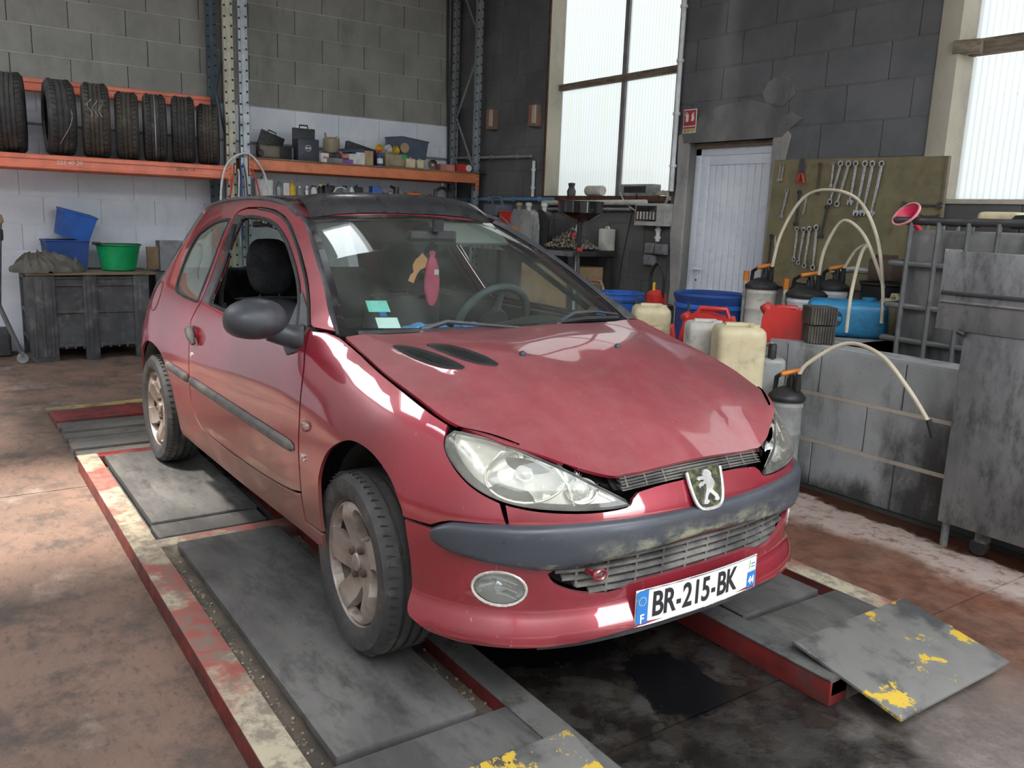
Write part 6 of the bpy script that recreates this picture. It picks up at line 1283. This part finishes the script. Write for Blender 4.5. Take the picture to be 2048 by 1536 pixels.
def spanner(a, b, label, mat, kind):
    o = thing('spanner', label, 'spanner', (a[0], 3.752, a[1]), 0, 'spanners on the tool board')
    dx, dz = b[0]-a[0], b[1]-a[1]; L = math.hypot(dx, dz); u = (dx/L, dz/L); n = (-u[1], u[0]); w_ = max(.006, min(.013, L*.045)); rr = w_*1.75
    def P(t, s): return (u[0]*t+n[0]*s, u[1]*t+n[1]*s)
    MB().prism([P(rr*.8, -w_*.55), P(L-rr*.8, -w_*.42), P(L-rr*.8, w_*.42), P(rr*.8, w_*.55)], -.004, .004, 'xz').build('shank', mat, o, .0015, 1)
    def ring(t):
        c = P(t, 0); vs_ = []; N = 16
        m = MB()
        for r_ in (rr, rr*.58):
            for y in (-.006, .006): vs_ += [(c[0]+r_*math.cos(2*PI*k/N), y, c[1]+r_*math.sin(2*PI*k/N)) for k in range(N)]
        fs = []
        for k in range(N):
            k2 = (k+1) % N; fs += [(k, k2, N+k2, N+k), (2*N+k, 3*N+k, 3*N+k2, 2*N+k2), (k, 2*N+k, 2*N+k2, k2), (N+k, N+k2, 3*N+k2, 3*N+k)]
        m.add(vs_, fs); m.build('ring_end', mat, o)
    def jaw(t, s):
        q = [(-.5, -.9), (.4, -1.1), (1.2, -1.0), (1.7, -.62), (1.5, -.42), (.7, -.48), (.45, 0), (.7, .48), (1.5, .42), (1.7, .62), (1.2, 1.0), (.4, 1.1), (-.5, .9)]
        MB().prism([P(t+s*a_*rr*.8, b_*rr*.95) for a_, b_ in q], -.005, .005, 'xz').build('open_jaw', mat, o, .001, 1)
    if kind == 'rod': return
    (ring(0) if kind != 'oo' else jaw(0, -1)); (ring(L) if kind == 'rr' else jaw(L-rr*.6, 1))
KD = ['ro', 'ro', 'rr', 'ro', 'rr', 'rr', 'ro', 'ro', 'ro', 'ro', 'ro', 'ro', 'rr', 'ro', 'rr', 'rr', 'rr', 'rr', 'ro', 'rod', 'oo', 'oo']
for i, ((a, b), lb) in enumerate(zip(WL, WLAB)): spanner(a, b, lb, 'brown_iron' if i == 2 else 'steel_dark' if i in (11, 13, 18, 20, 21) else 'zinc_tool', KD[i])
o = thing('crimping_pliers', 'pliers with black head and red handles hanging on the tool board', 'pliers', (-1.855, 3.75, 1.88)); MB().prism([(-.018, -.02), (.018, -.02), (.022, .05), (.012, .10), (.0, .06), (-.012, .10), (-.022, .05)], -.006, .006, 'xz').build('head', 'steel_dark', o, .002, 1)
for s in (-1, 1): MB().tube([(s*.008, 0, -.01), (s*.020, 0, -.05), (s*.034, 0, -.085)], [.009, .010, .008], 8).build('handle', 'red_box', o)
# window sill oddments
o = thing('sill_box', 'dusty grey box standing in the corner of the tall window sill', 'box', (-3.76, YW+.06, 1.70)); MB().box((0, 0, .055), (.46, .12, .11)).build('case', 'fog_drum', o, .008, 2); MB().box((0, -.062, .06), (.30, .004, .06)).build('front', 'plastic_black', o)
o = cloth_lump('sill_rag', 'mortar_sand', (.10, .07, .05), 44, 12, label='tangled pale string heap at the window sill corner', cat='rag'); o.location = (-3.40, YW+.08, 1.70)
MB().lathe([(.045, -.12), (.05, -.11), (.05, .11), (.045, .12)], (-4.33, YW-.01, 1.75), 18, 'x').build('paper_roll', 'plastic_dirty_white', None, label='white paper roll lying on the sill behind the funnel', cat='roll')
MB().lathe([(.045, 0), (.05, .05), (.03, .09), (.04, .13), (0, .14)], (-4.80, YW+.06, 1.70), 10).build('dark_lump', 'steel_dark', None, label='small dark pot on the sill left of the paper roll', cat='pot')
# bench below the window
o = thing('steel_bench', 'dark steel workbench under the tall window', 'workbench', (-4.95, 3.48, 0)); MB().box((0, 0, 1.145), (2.1, .56, .05)).build('top', 'steel_dark', o, .004); MB().box((0, -.285, 1.14), (2.1, .015, .045)).build('front_edge', 'sheet_steel', o)
for x in (-.98, .98):
    for y in (-.22, .22): MB().box((x, y, .56), (.06, .06, 1.12)).build('leg', 'steel_dark', o)
MB().box((.55, 0, .80), (.8, .45, .42)).build('drawer_case', 'cardboard', o, .006)
rnd = random.Random(12); m = MB()
for k in range(520):
    a = rnd.uniform(0, 2*PI); q = rnd.random()**.6; x, y = -4.22+.34*q*math.cos(a), 3.42+.20*q*math.sin(a); z = 1.185+.19*(1-q)**1.1*rnd.uniform(.3, 1)+.012
    s = rnd.uniform(.010, .026); m.box((x, y, z), (s, s*rnd.uniform(.5, 1), s*rnd.uniform(.4, 1.3)), rnd.uniform(0, 3), rnd.uniform(0, 3), rnd.uniform(0, 3))
m.build('bolt_heap', 'heap_metal' if M('heap_metal', (.34, .29, .22), .6, col2=(.05, .04, .035), s2=45, lo2=.45, hi2=.55) else 'heap_metal', None, label='heap of small loose brown metal fittings on the bench', cat='fittings', kind='stuff')
MB().prism([(-.06, 0), (.05, 0), (.02, .10), (-.01, .12)], -.01, .01, 'xz').build('torn_card', 'paper_white', None, label='torn white card sticking up behind the metal fittings', cat='card').location = (-4.27, 3.55, 1.30)
jerrycan('pale_bottle', .07, .16, .24, 'plastic_dirty_white', 'pale jug with grip behind the heap of fittings', (-3.98, 3.68, 1.172), 0, 'plastic_white')
o = thing('battery_charger', 'grey and black battery charger with carrying handle at the bench end', 'charger', (-5.62, 3.48, 1.17)); MB().box((0, 0, .20), (.26, .20, .40)).build('case', 'plastic_black', o, .02, 2); MB().box((0, 0, .36), (.27, .21, .12)).build('top_shell', 'plastic_slate', o, .02, 2); MB().tube([(-.11, 0, .40), (-.10, 0, .50), (.04, 0, .50), (.11, 0, .41)], .016, 8).build('handle', 'plastic_slate', o); MB().box((0, -.103, .16), (.20, .006, .14)).build('front_panel', 'plastic_grey', o); MB().box((-.03, -.105, .27), (.16, .006, .035)).build('red_stripe', 'red_box', o)
crate('red_bin', .46, .22, .34, 'red_box', 'bright red open plastic bin on the bench beside the charger', (-5.22, 3.50, 1.17), 0, .92); MB().tube(spl([(-5.40, 3.38, 1.46), (-5.28, 3.34, 1.44), (-5.16, 3.35, 1.36), (-5.10, 3.36, 1.22)], 5), .010, 6).build('charger_cable', 'plastic_grey', None, label='grey cable drooping over the red bin front', cat='cable')
def oil_bottle(x, y, mat, label, lab=None, cap='plastic_brown'):
    o = thing('oil_bottle', label, 'oil bottle', (x, y, 1.17)); MB().prism([(-.09, 0), (.09, 0), (.09, .22), (.06, .33), (.0, .36), (-.055, .36), (-.09, .30)], -.05, .05, 'xz').build('body', mat, o, .015, 2); MB().lathe([(.024, .355), (.024, .40), (.034, .41), (.030, .44), (0, .445)], (-.03, 0, 0), 14).build('cap', cap, o); MB().tube([(.03, 0, .34), (.085, 0, .27), (.085, 0, .12)], .012, 8).build('grip', mat, o)
    if lab: MB().prism([(-.07, .03), (.06, .03), (.05, .18), (-.06, .20)], -.0525, -.050, 'xz').build('paper_label', lab, o); MB().prism([(-.05, .05), (.02, .06), (.05, .14), (-.01, .17), (-.055, .12)], -.0545, -.0525, 'xz').build('swirl', 'plastic_black', o)
oil_bottle(-5.0, 3.36, 'plastic_grey', 'dark oil bottle with an orange swirl label on the bench', 'plastic_orange', 'plastic_beige_dirty'); oil_bottle(-4.80, 3.34, 'fog_drum', 'silver oil bottle next to the swirl-labelled one', None, 'plastic_dirty_white'); oil_bottle(-4.68, 3.45, 'plastic_black', 'black oil bottle at the right of the silver bottle', None, 'plastic_white')
# oil drainer: black funnel on a stand
o = thing('oil_drainer', 'black oil drain funnel on a slim wheeled stand below the window', 'oil drainer', (-3.38, 2.85, 0)); MB().lathe([(.035, 1.44), (.06, 1.445), (.19, 1.52), (.195, 1.61), (.205, 1.615), (.190, 1.612), (.182, 1.525), (.05, 1.455)], (0, 0, 0), 32, cap=False).build('funnel', 'black_gloss', o); MB().lathe([(.018, 1.10), (.018, 1.25), (.024, 1.26), (.024, 1.42), (.035, 1.45)], (0, 0, 0), 14).build('neck', 'steel_dark', o); MB().tube([(0, 0, 1.20), (.02, .0, .60), (.05, 0, .42)], .016, 8).build('pole', 'steel_dark', o); MB().tube([(-.01, 0, 1.15), (-.03, 0, .45)], .016, 8).build('drain_tube', 'fog_drum', o); MB().lathe([(.0, .10), (.17, .10), (.18, .14), (.18, .40), (.10, .45), (0, .46)], (0, 0, 0), 20).build('tank', 'red_box', o)
for z, s in ((1.33, -1), (1.21, 1)): MB().box((s*.04, -.02, z), (.05, .02, .03)).build('valve_lever', 'red_box', o, .004)
for k in range(4): MB().lathe([(.04, -.012), (.042, 0), (.04, .012)], (.16*math.cos(R(45+90*k)), .16*math.sin(R(45+90*k)), .042), 12, 'y').build('caster', 'plastic_black', o); MB().tube([(.15*math.cos(R(45+90*k)), .15*math.sin(R(45+90*k)), .08), (.08*math.cos(R(45+90*k)), .08*math.sin(R(45+90*k)), .11)], .012, 6).build('caster_arm', 'steel_dark', o)
# chair, blue bin and pump behind the car
o = thing('folding_chair', 'folding chair with a copper-coloured tube back frame behind the windscreen corner', 'chair', (-3.50, 3.12, 0), PI); M('copper_tube', (.42, .24, .17), .35, .6)
MB().tube([(-.16, 0, 0), (-.16, -.0, .88), (-.13, 0, .93), (.13, 0, .93), (.16, 0, .88), (.16, 0, 0)], .012, 8).build('frame', 'copper_tube', o); MB().box((0, .01, .80), (.29, .012, .20)).build('backrest', 'plastic_brown', o, .005); MB().box((0, -.17, .46), (.34, .34, .025)).build('seat', 'plastic_brown', o, .01)
for x in (-.15, .15): MB().tube([(x, -.30, 0), (x, -.16, .46)], .011, 8).build('leg', 'copper_tube', o)
o = thing('blue_bin', 'bright blue faceted bin standing behind the bonnet corner', 'bin', (-2.98, 3.0, 0)); MB().lathe([(.17, 0), (.20, .86), (.205, .87), (.205, .88), (.19, .88), (.16, .03), (0, .03)], (0, 0, 0), 10, smooth=False).build('body', 'plastic_blue', o); MB().lathe([(.202, .80), (.209, .81), (.209, .83), (.204, .84)], (0, 0, 0), 10, smooth=False, cap=False).build('band', 'plastic_blue_dark', o)
o = thing('drum_pump', 'red drum pump with an arched black hose beside the doorway', 'pump', (-2.55, 3.0, 0)); MB().lathe([(.14, 0), (.15, .02), (.15, .80), (.14, .82), (0, .82)], (0, 0, 0), 18).build('drum', 'plastic_black', o); MB().lathe([(.08, .82), (.08, .90), (.05, .93), (0, .94)], (0, 0, 0), 16).build('pump_head', 'plastic_red', o); MB().tube(spl([(-.07, 0, .90), (-.075, 0, 1.06), (0, 0, 1.145), (.075, 0, 1.06), (.07, 0, .88)], 6), .014, 8).build('hose', 'rubber_seal', o); MB().lathe([(.012, .93), (.012, .99), (0, 1.0)], (.0, -.03, 0), 8).build('brass_stub', 'plastic_yellow', o)
# ------------------------------------------------------------------ canisters round the bund
pl = MB().span((-1.85, 1.70, 0), (-1.12, 2.26, .42)).build('block_plinth', 'block_pale', None, .01, label='low pale block plinth carrying canisters behind the bonnet', cat='plinth')
pl2 = MB().span((-1.10, 1.72, 0), (-.60, 2.0, .42)).build('block_plinth', 'block_pale', None, .01, label='low pale block plinth under the large cream canister', cat='plinth')
jerrycan('beige_canister', .28, .24, .58, 'plastic_cream', 'tall cream canister with oily smears, furthest left by the doorway', (-1.64, 2.08, .4215), R(-38), 'plastic_cream', bev=.05, style=1)
jerrycan('brown_canister', .20, .17, .46, 'plastic_beige_dirty', 'grimy brown canister half hidden between cream and red cans', (-1.42, 1.87, .4215), R(-38), 'plastic_cream', bev=.045, style=1)
def fuel_can(loc, label, rz, w_=.34, d=.16, h=.46):
    o = thing('fuel_can', label, 'fuel can', loc, rz)
    MB().prism([(-w_/2, 0), (w_/2, 0), (w_/2, h*.62), (w_*.40, h*.80), (w_*.2, h*.80), (w_*.0, h*.84), (-w_*.30, h*.84), (-w_*.44, h*.74), (-w_/2, h*.55)], -d/2, d/2, 'xz').build('body', 'plastic_red', o, .025, 3)
    MB().tube([(-w_*.30, 0, h*.80), (-w_*.22, 0, h*.95), (w_*.30, 0, h*.95), (w_*.40, 0, h*.78)], .017, 8).build('handle', 'plastic_red', o)
    MB().lathe([(.034, 0), (.034, .05), (.026, .06), (0, .06)], (-w_*.43, 0, h*.76), 14, m=Matrix.Rotation(R(-35), 3, 'Y')).build('cap', 'plastic_red', o); MB().tube([(-w_*.47, 0, h*.86), (-w_*.46, 0, h*1.0)], .009, 6).build('vent_pipe', 'plastic_black', o); return o
fuel_can((-1.19, 2.15, .523), 'bright red fuel can with black vent among the cream canisters', R(36), .30); MB().box((-1.21, 2.13, .4715), (.24, .14, .10), rz=R(36)).build('wood_block', 'lid_wood', None, .005, label='wooden block under the bright red fuel can', cat='block')
fuel_can((-1.90, 2.36, .002), 'dark red fuel can peeping out beside the bonnet corner', R(36), .28, .15, .93)
jerrycan('white_canister', .22, .22, .56, 'plastic_dirty_white', 'white canister streaked with black grime beside the red fuel can', (-1.0, 1.90, .4215), R(-38), 'plastic_white', bev=.05, style=1)
o = jerrycan('cream_canister', .27, .26, .58, 'plastic_cream', 'largest clean cream canister in front of the bund', (-.70, 1.84, .4215), R(-38), 'plastic_cream', bev=.05, style=1); MB().box((0, 0, .065), (.272, .262, .12)).build('oil_level', 'plastic_beige_dirty', o, .045, 3)
jerrycan('grey_canister', .19, .16, .84, 'fog_drum', 'tall translucent grey canister with a black cap at the bund corner', (-.72, 2.14, 0), R(-38), 'plastic_black', bev=.045, style=0)
# on the bund wall
o = fuel_can((-.82, 2.37, .8235), 'smaller red can standing on the end of the block wall', R(38), .20, .14, .185)
for k in range(2):
    o = thing('rubber_block', 'ribbed dark rubber lifting block, %s of the pair on the wall' % ('lower' if k == 0 else 'upper'), 'rubber block', (-.595, 2.395, .8235+.106*k), R(-38+4*k), 'rubber blocks on the wall'); MB().box((0, 0, .051), (.17, .14, .10)).build('body', 'rubber_block', o, .005, 1)
    for j in range(9): MB().box((-.075+j*.0187, -.072, .051), (.008, .008, .098)).build('rib', 'rubber_block', o); MB().box((.087, -.06+j*.015, .051), (.008, .006, .098)).build('rib', 'rubber_block', o)
o = thing('blue_jerrycan', 'big scuffed blue jerrycan lying on the bund behind the rubber blocks', 'canister', (-.74, 2.86, .822), R(38)); MB().box((0, 0, .11), (.46, .26, .22)).build('body', 'plastic_cyan', o, .06, 4); MB().box((-.10, -.128, .11), (.13, .02, .03)).build('handle', 'plastic_cyan', o, .008); MB().prism(rrect(.14, .10, .04, 4, -.10, .11), -.131, -.12, 'xz').build('grip_recess', 'plastic_navy', o); MB().lathe([(.04, .21), (.04, .24), (0, .243)], (.12, .0, 0), 16).build('cap', 'plastic_cyan', o)
MB().span((-1.0, 2.462, 0), (-.50, 3.30, .819)).build('bund_shelf', 'block_pale', None, label='solid pale block shelf inside the bund under the blue jerrycan', cat='block shelf')
MB().span((-1.0, 2.275, 0), (-.702, 2.46, .822)).build('bund_corner', 'block_pale', None, label='end of the bund wall behind the grey canister', cat='block wall')
# fluid extractors
def extractor(loc, r, h, label, hose, mat='fog_drum', rz=0, knob='plastic_orange', wand=True):
    o = thing('fluid_extractor', label, 'fluid extractor', loc, rz, 'fluid extractors')
    prof = [(r*.9, 0), (r*.95, .02)]
    for k in range(4): z = .06+(h-.10)*k/3; prof += [(r*.95, z-.012), (r*.985, z-.004), (r*.985, z+.004), (r*.95, z+.012)]
    prof += [(r*.95, h)]; MB().lathe(prof, (0, 0, 0), 28).build('tank', mat, o)
    MB().lathe([(r*1.04, h-.015), (r*1.08, h), (r*1.06, h+.012), (r*.80, h+.035), (r*.45, h+.055), (r*.3, h+.06), (0, h+.06)], (0, 0, 0), 28).build('lid', 'plastic_black', o)
    MB().tube([(-r*.9, 0, h+.02), (-r*.85, 0, h+.10), (-r*.4, 0, h+.13), (r*.25, 0, h+.125), (r*.3, 0, h+.05)], .013, 8).build('handle', 'plastic_black', o); MB().tube([(-r*.15, -.05, h+.13), (r*.35, .045, h+.15)], .014, 8).build('pump_grip', knob, o); MB().lathe([(.016, h+.04), (.020, h+.06), (.014, h+.13), (.018, h+.14)], (r*.65, 0, 0), 12).build('hose_socket', 'plastic_black', o); MB().lathe([(.03, h+.05), (.026, h+.10), (.01, h+.12)], (0, .03, 0), 12).build('pump_barrel', 'plastic_black', o)
    if wand: MB().tube([(-r*1.12, -r*.3, .02), (-r*1.12, -r*.3, h+.03)], .017, 8).build('probe_tube', 'plastic_dirty_white', o); MB().tube([(-r*1.12, -r*.3, h+.03), (-r*1.12, -r*.3, h+.10)], .020, 8).build('probe_cap', 'plastic_orange', o)
    if hose: MB().tube(spl(hose, 8), .0105, 8).build('hose', 'hose_cream', o)
    return o
YR = 0
extractor((-.49, 2.03, 0), .092, .555, 'grey fluid extractor with hose arching over the block wall, nearest the car', [(.06, 0, .68), (.10, .02, .76), (.27, .08, .885), (.48, .06, .86), (.66, .03, .73), (.80, .02, .58)], 'fog_drum', 0, 'plastic_orange', False)
MB().tube([(.30, 2.05, .60), (.335, 2.05, .52)], .014, 8).build('hose_probe', 'rubber_seal', None, label='black probe end of the extractor hose against the block wall', cat='hose end')
bn = thing('steel_stand', 'dark steel stand holding the extractors below the tool board', 'stand', (-1.335, 3.25, 0)); MB().box((0, 0, .6085), (.54, .90, .03)).build('top', 'steel_dark', bn)
for x in (-.24, .24):
    for y in (-.42, .42): MB().box((x, y, .297), (.04, .04, .60)).build('leg', 'steel_dark', bn)
extractor((-1.50, 2.98, .625), .105, .43, 'white fluid extractor below the tool board, nearest the door', [(.07, 0, .56), (.09, .04, .80), (.22, .06, 1.03), (.42, .05, 1.085), (.66, .02, 1.02), (.86, -.05, .80), (.97, -.10, .50), (1.0, -.12, .30)], 'plastic_dirty_white')
extractor((-1.16, 3.02, .625), .125, .40, 'wide white fluid extractor left of the blue jerrycan', [(.08, 0, .54), (.10, 0, .70), (.18, .0, .865), (.26, 0, .89), (.38, .0, .80), (.50, -.02, .62), (.56, -.02, .50)], 'plastic_white')
extractor((-1.20, 3.36, .625), .10, .44, 'fluid extractor half hidden behind the wide white one', [(.065, 0, .57), (.14, .0, .70), (.27, -.06, .75), (.45, -.40, .70), (.585, -.66, .48), (.59, -.675, .24)], 'plastic_white', wand=False)
o = thing('blue_drum', 'wide blue plastic drum cut open at the foot of the door', 'drum', (-1.90, 2.92, 0)); MB().lathe([(.22, 0), (.245, .03), (.25, .90), (.265, .93), (.272, .96), (.262, .975), (.245, .96), (.235, .04), (0, .03)], (0, 0, 0), 32).build('body', 'plastic_blue_dark', o); MB().lathe([(.252, .86), (.262, .87), (.262, .89), (.252, .90)], (0, 0, 0), 32, cap=False).build('hoop', 'plastic_blue', o)
# behind the bund
o = thing('black_tub', 'round black tub under the tool board', 'tub', (-.92, 3.54, 0)); MB().lathe([(.13, .80), (.16, 1.10), (.172, 1.11), (.172, 1.125), (.15, 1.12), (.12, .82), (0, .82)], (0, 0, 0), 24).build('body', 'plastic_black', o); MB().lathe([(.14, 0), (.14, .80)], (0, 0, 0), 20).build('pedestal', 'plastic_black', o)
o = thing('electric_motor', 'old brown cast motor resting on the black tub', 'motor', (-.94, 3.54, 1.127)); MB().box((0, 0, .08), (.18, .14, .15)).build('housing', 'brown_iron', o, .02, 2); MB().box((0, 0, .165), (.11, .10, .03)).build('terminal_box', 'brown_iron', o, .005); MB().tube([(-.08, -.02, .06), (-.20, -.06, .07), (-.34, -.10, .04)], [.025, .022, .018], 8).build('pipe_stub', 'galv_pipe', o)
MB().tube([(-.86+.10*math.cos(q), 3.20, .845+.12*math.sin(q)) for q in [R(10*k) for k in range(0, 19)]], .020, 8).build('rubber_belt', 'plastic_black', None, label='arched black rubber belt behind the blue jerrycan', cat='belt')
jerrycan('cream_can', .16, .14, .26, 'plastic_cream', 'small cream can beside the tank cage behind the blue jerrycan', (-.62, 3.18, .822), R(-30), 'plastic_cream')
# ------------------------------------------------------------------ tank in a cage
mat_c('cage_steel', (.17, .175, .18), .45, .5, dirt=(.05, .048, .045), dm=.8)
ib = thing('caged_tank', 'large grimy plastic liquid tank in a tubular steel cage behind the bund', 'tank', (.20, 3.22, 0)); MB().box((0, .0, .93), (1.12, .92, 1.10)).build('tank', 'ibc_plastic', ib, .07, 4); MB().box((0, 0, .31), (1.2, 1.0, .12)).build('pallet', 'steel_dark', ib); MB().span((-.6, -.5, 0), (.6, .5, .25)).build('base_block', 'block_pale', ib)
for z in (1.525, 1.29, 1.055, .865, .62): MB().tube([(-.60, -.50, z), (.60, -.50, z), (.60, .48, z), (-.60, .48, z)], .017 if z < 1.5 else .021, 8, closed=True).build('cage_hoop', 'cage_steel' if z < 1.5 else 'steel_dark', ib)
for x in (-.505, -.345, -.185, -.03, .13, .29, .45): MB().tube([(x, -.505, .37), (x, -.505, 1.52)], .014, 8).build('cage_bar', 'cage_steel', ib)
for y in (-.34, -.17, 0, .17, .34): MB().tube([(-.605, y, .37), (-.605, y, 1.52)], .014, 8).build('cage_bar', 'cage_steel', ib)
MB().box((-.26, -.465, 1.36), (.11, .008, .045)).build('label_plate', 'plastic_dirty_white', ib)
o = thing('pink_funnel', 'bright pink plastic funnel hanging tilted on the tank cage corner', 'funnel', (-.34, 2.74, 1.545)); o.rotation_euler = (R(48), R(-20), 0); MB().lathe([(.012, -.12), (.014, -.06), (.022, -.04), (.075, .02)], (0, 0, 0), 24, cap=False).build('cone', 'funnel_pink', o); MB().lathe([(.070, .014), (.083, .02), (.083, .03), (.074, .03)], (0, 0, 0), 24, cap=False).build('rim', 'rim_pink', o)
o = jerrycan('lying_can', .22, .16, .10, 'plastic_cream', 'cream can lying on top of the caged tank', (.02, 3.05, 1.50), 0, 'plastic_cream', style=2); o = MB().lathe([(.10, 0), (.12, .03), (.09, .07), (0, .08)], (0, 0, 0), 16).build('black_hose_coil', 'rubber_seal', None, label='black lump of rubber on the tank beside the cream can', cat='rubber'); o.location = (.20, 3.0, 1.50)
# ------------------------------------------------------------------ sheet steel cart
sc_ = thing('steel_cart', 'tall scuffed sheet steel cart standing in front of the block wall', 'cart', (.27, 2.06, 0))
MB().box((.45, .0, 1.21), (.90, .02, .355)).build('upper_panel', 'sheet_steel', sc_, .004); MB().box((.515, .012, .58), (.77, .02, .90)).build('lower_panel', 'sheet_steel', sc_, .004); MB().box((.45, -.012, 1.20), (.88, .014, .018)).build('fold', 'steel_dark', sc_, .004); MB().box((.45, -.014, 1.16), (.88, .010, .010)).build('fold', 'sheet_steel', sc_, .003); MB().box((.56, .07, .60), (.66, .08, .86)).build('case', 'steel_dark', sc_, .01)
MB().tube([(.145, .06, .20), (.145, .06, .0)], .018, 8).build('leg', 'sheet_steel', sc_); MB().tube([(.11, -.012, 1.03), (.145, -.014, 1.02)], .014, 8).build('hinge', 'steel_dark', sc_)
c = MB().lathe([(.04, -.016), (.045, 0), (.04, .016)], (.30, .08, .045), 18, 'y').build('caster', 'plastic_black', sc_); MB().box((.31, .08, .10), (.05, .05, .06)).build('fork', 'sheet_steel', c); c = MB().lathe([(.04, -.016), (.045, 0), (.04, .016)], (.80, .08, .045), 18, 'y').build('caster', 'plastic_black', sc_)
# ------------------------------------------------------------------ outside, seen blurred through the sheeting
o = thing('parked_van', 'pale van blurred behind the translucent window sheet', 'van', (-5.3, 6.2, -.26)); mat_c('van_white', (.55, .52, .45), .4, dm=.2)
MB().prism([(-2.4, .3), (1.0, .3), (1.05, 1.0), (.9, 1.25), (.25, 2.1), (.0, 2.28), (-2.3, 2.3), (-2.4, 2.1)], -.8, .8, 'xz').build('body', 'van_white', o, .06, 2); MB().prism([(.12, 1.35), (.80, 1.32), (.28, 1.98), (.10, 2.05)], -.82, -.79, 'xz').build('side_window', 'black_gloss', o)
for x in (-1.7, .45): MB().lathe([(.30, -.1), (.32, 0), (.30, .1)], (x, -.72, .32), 20, 'y').build('wheel', 'tyre_rubber', o)
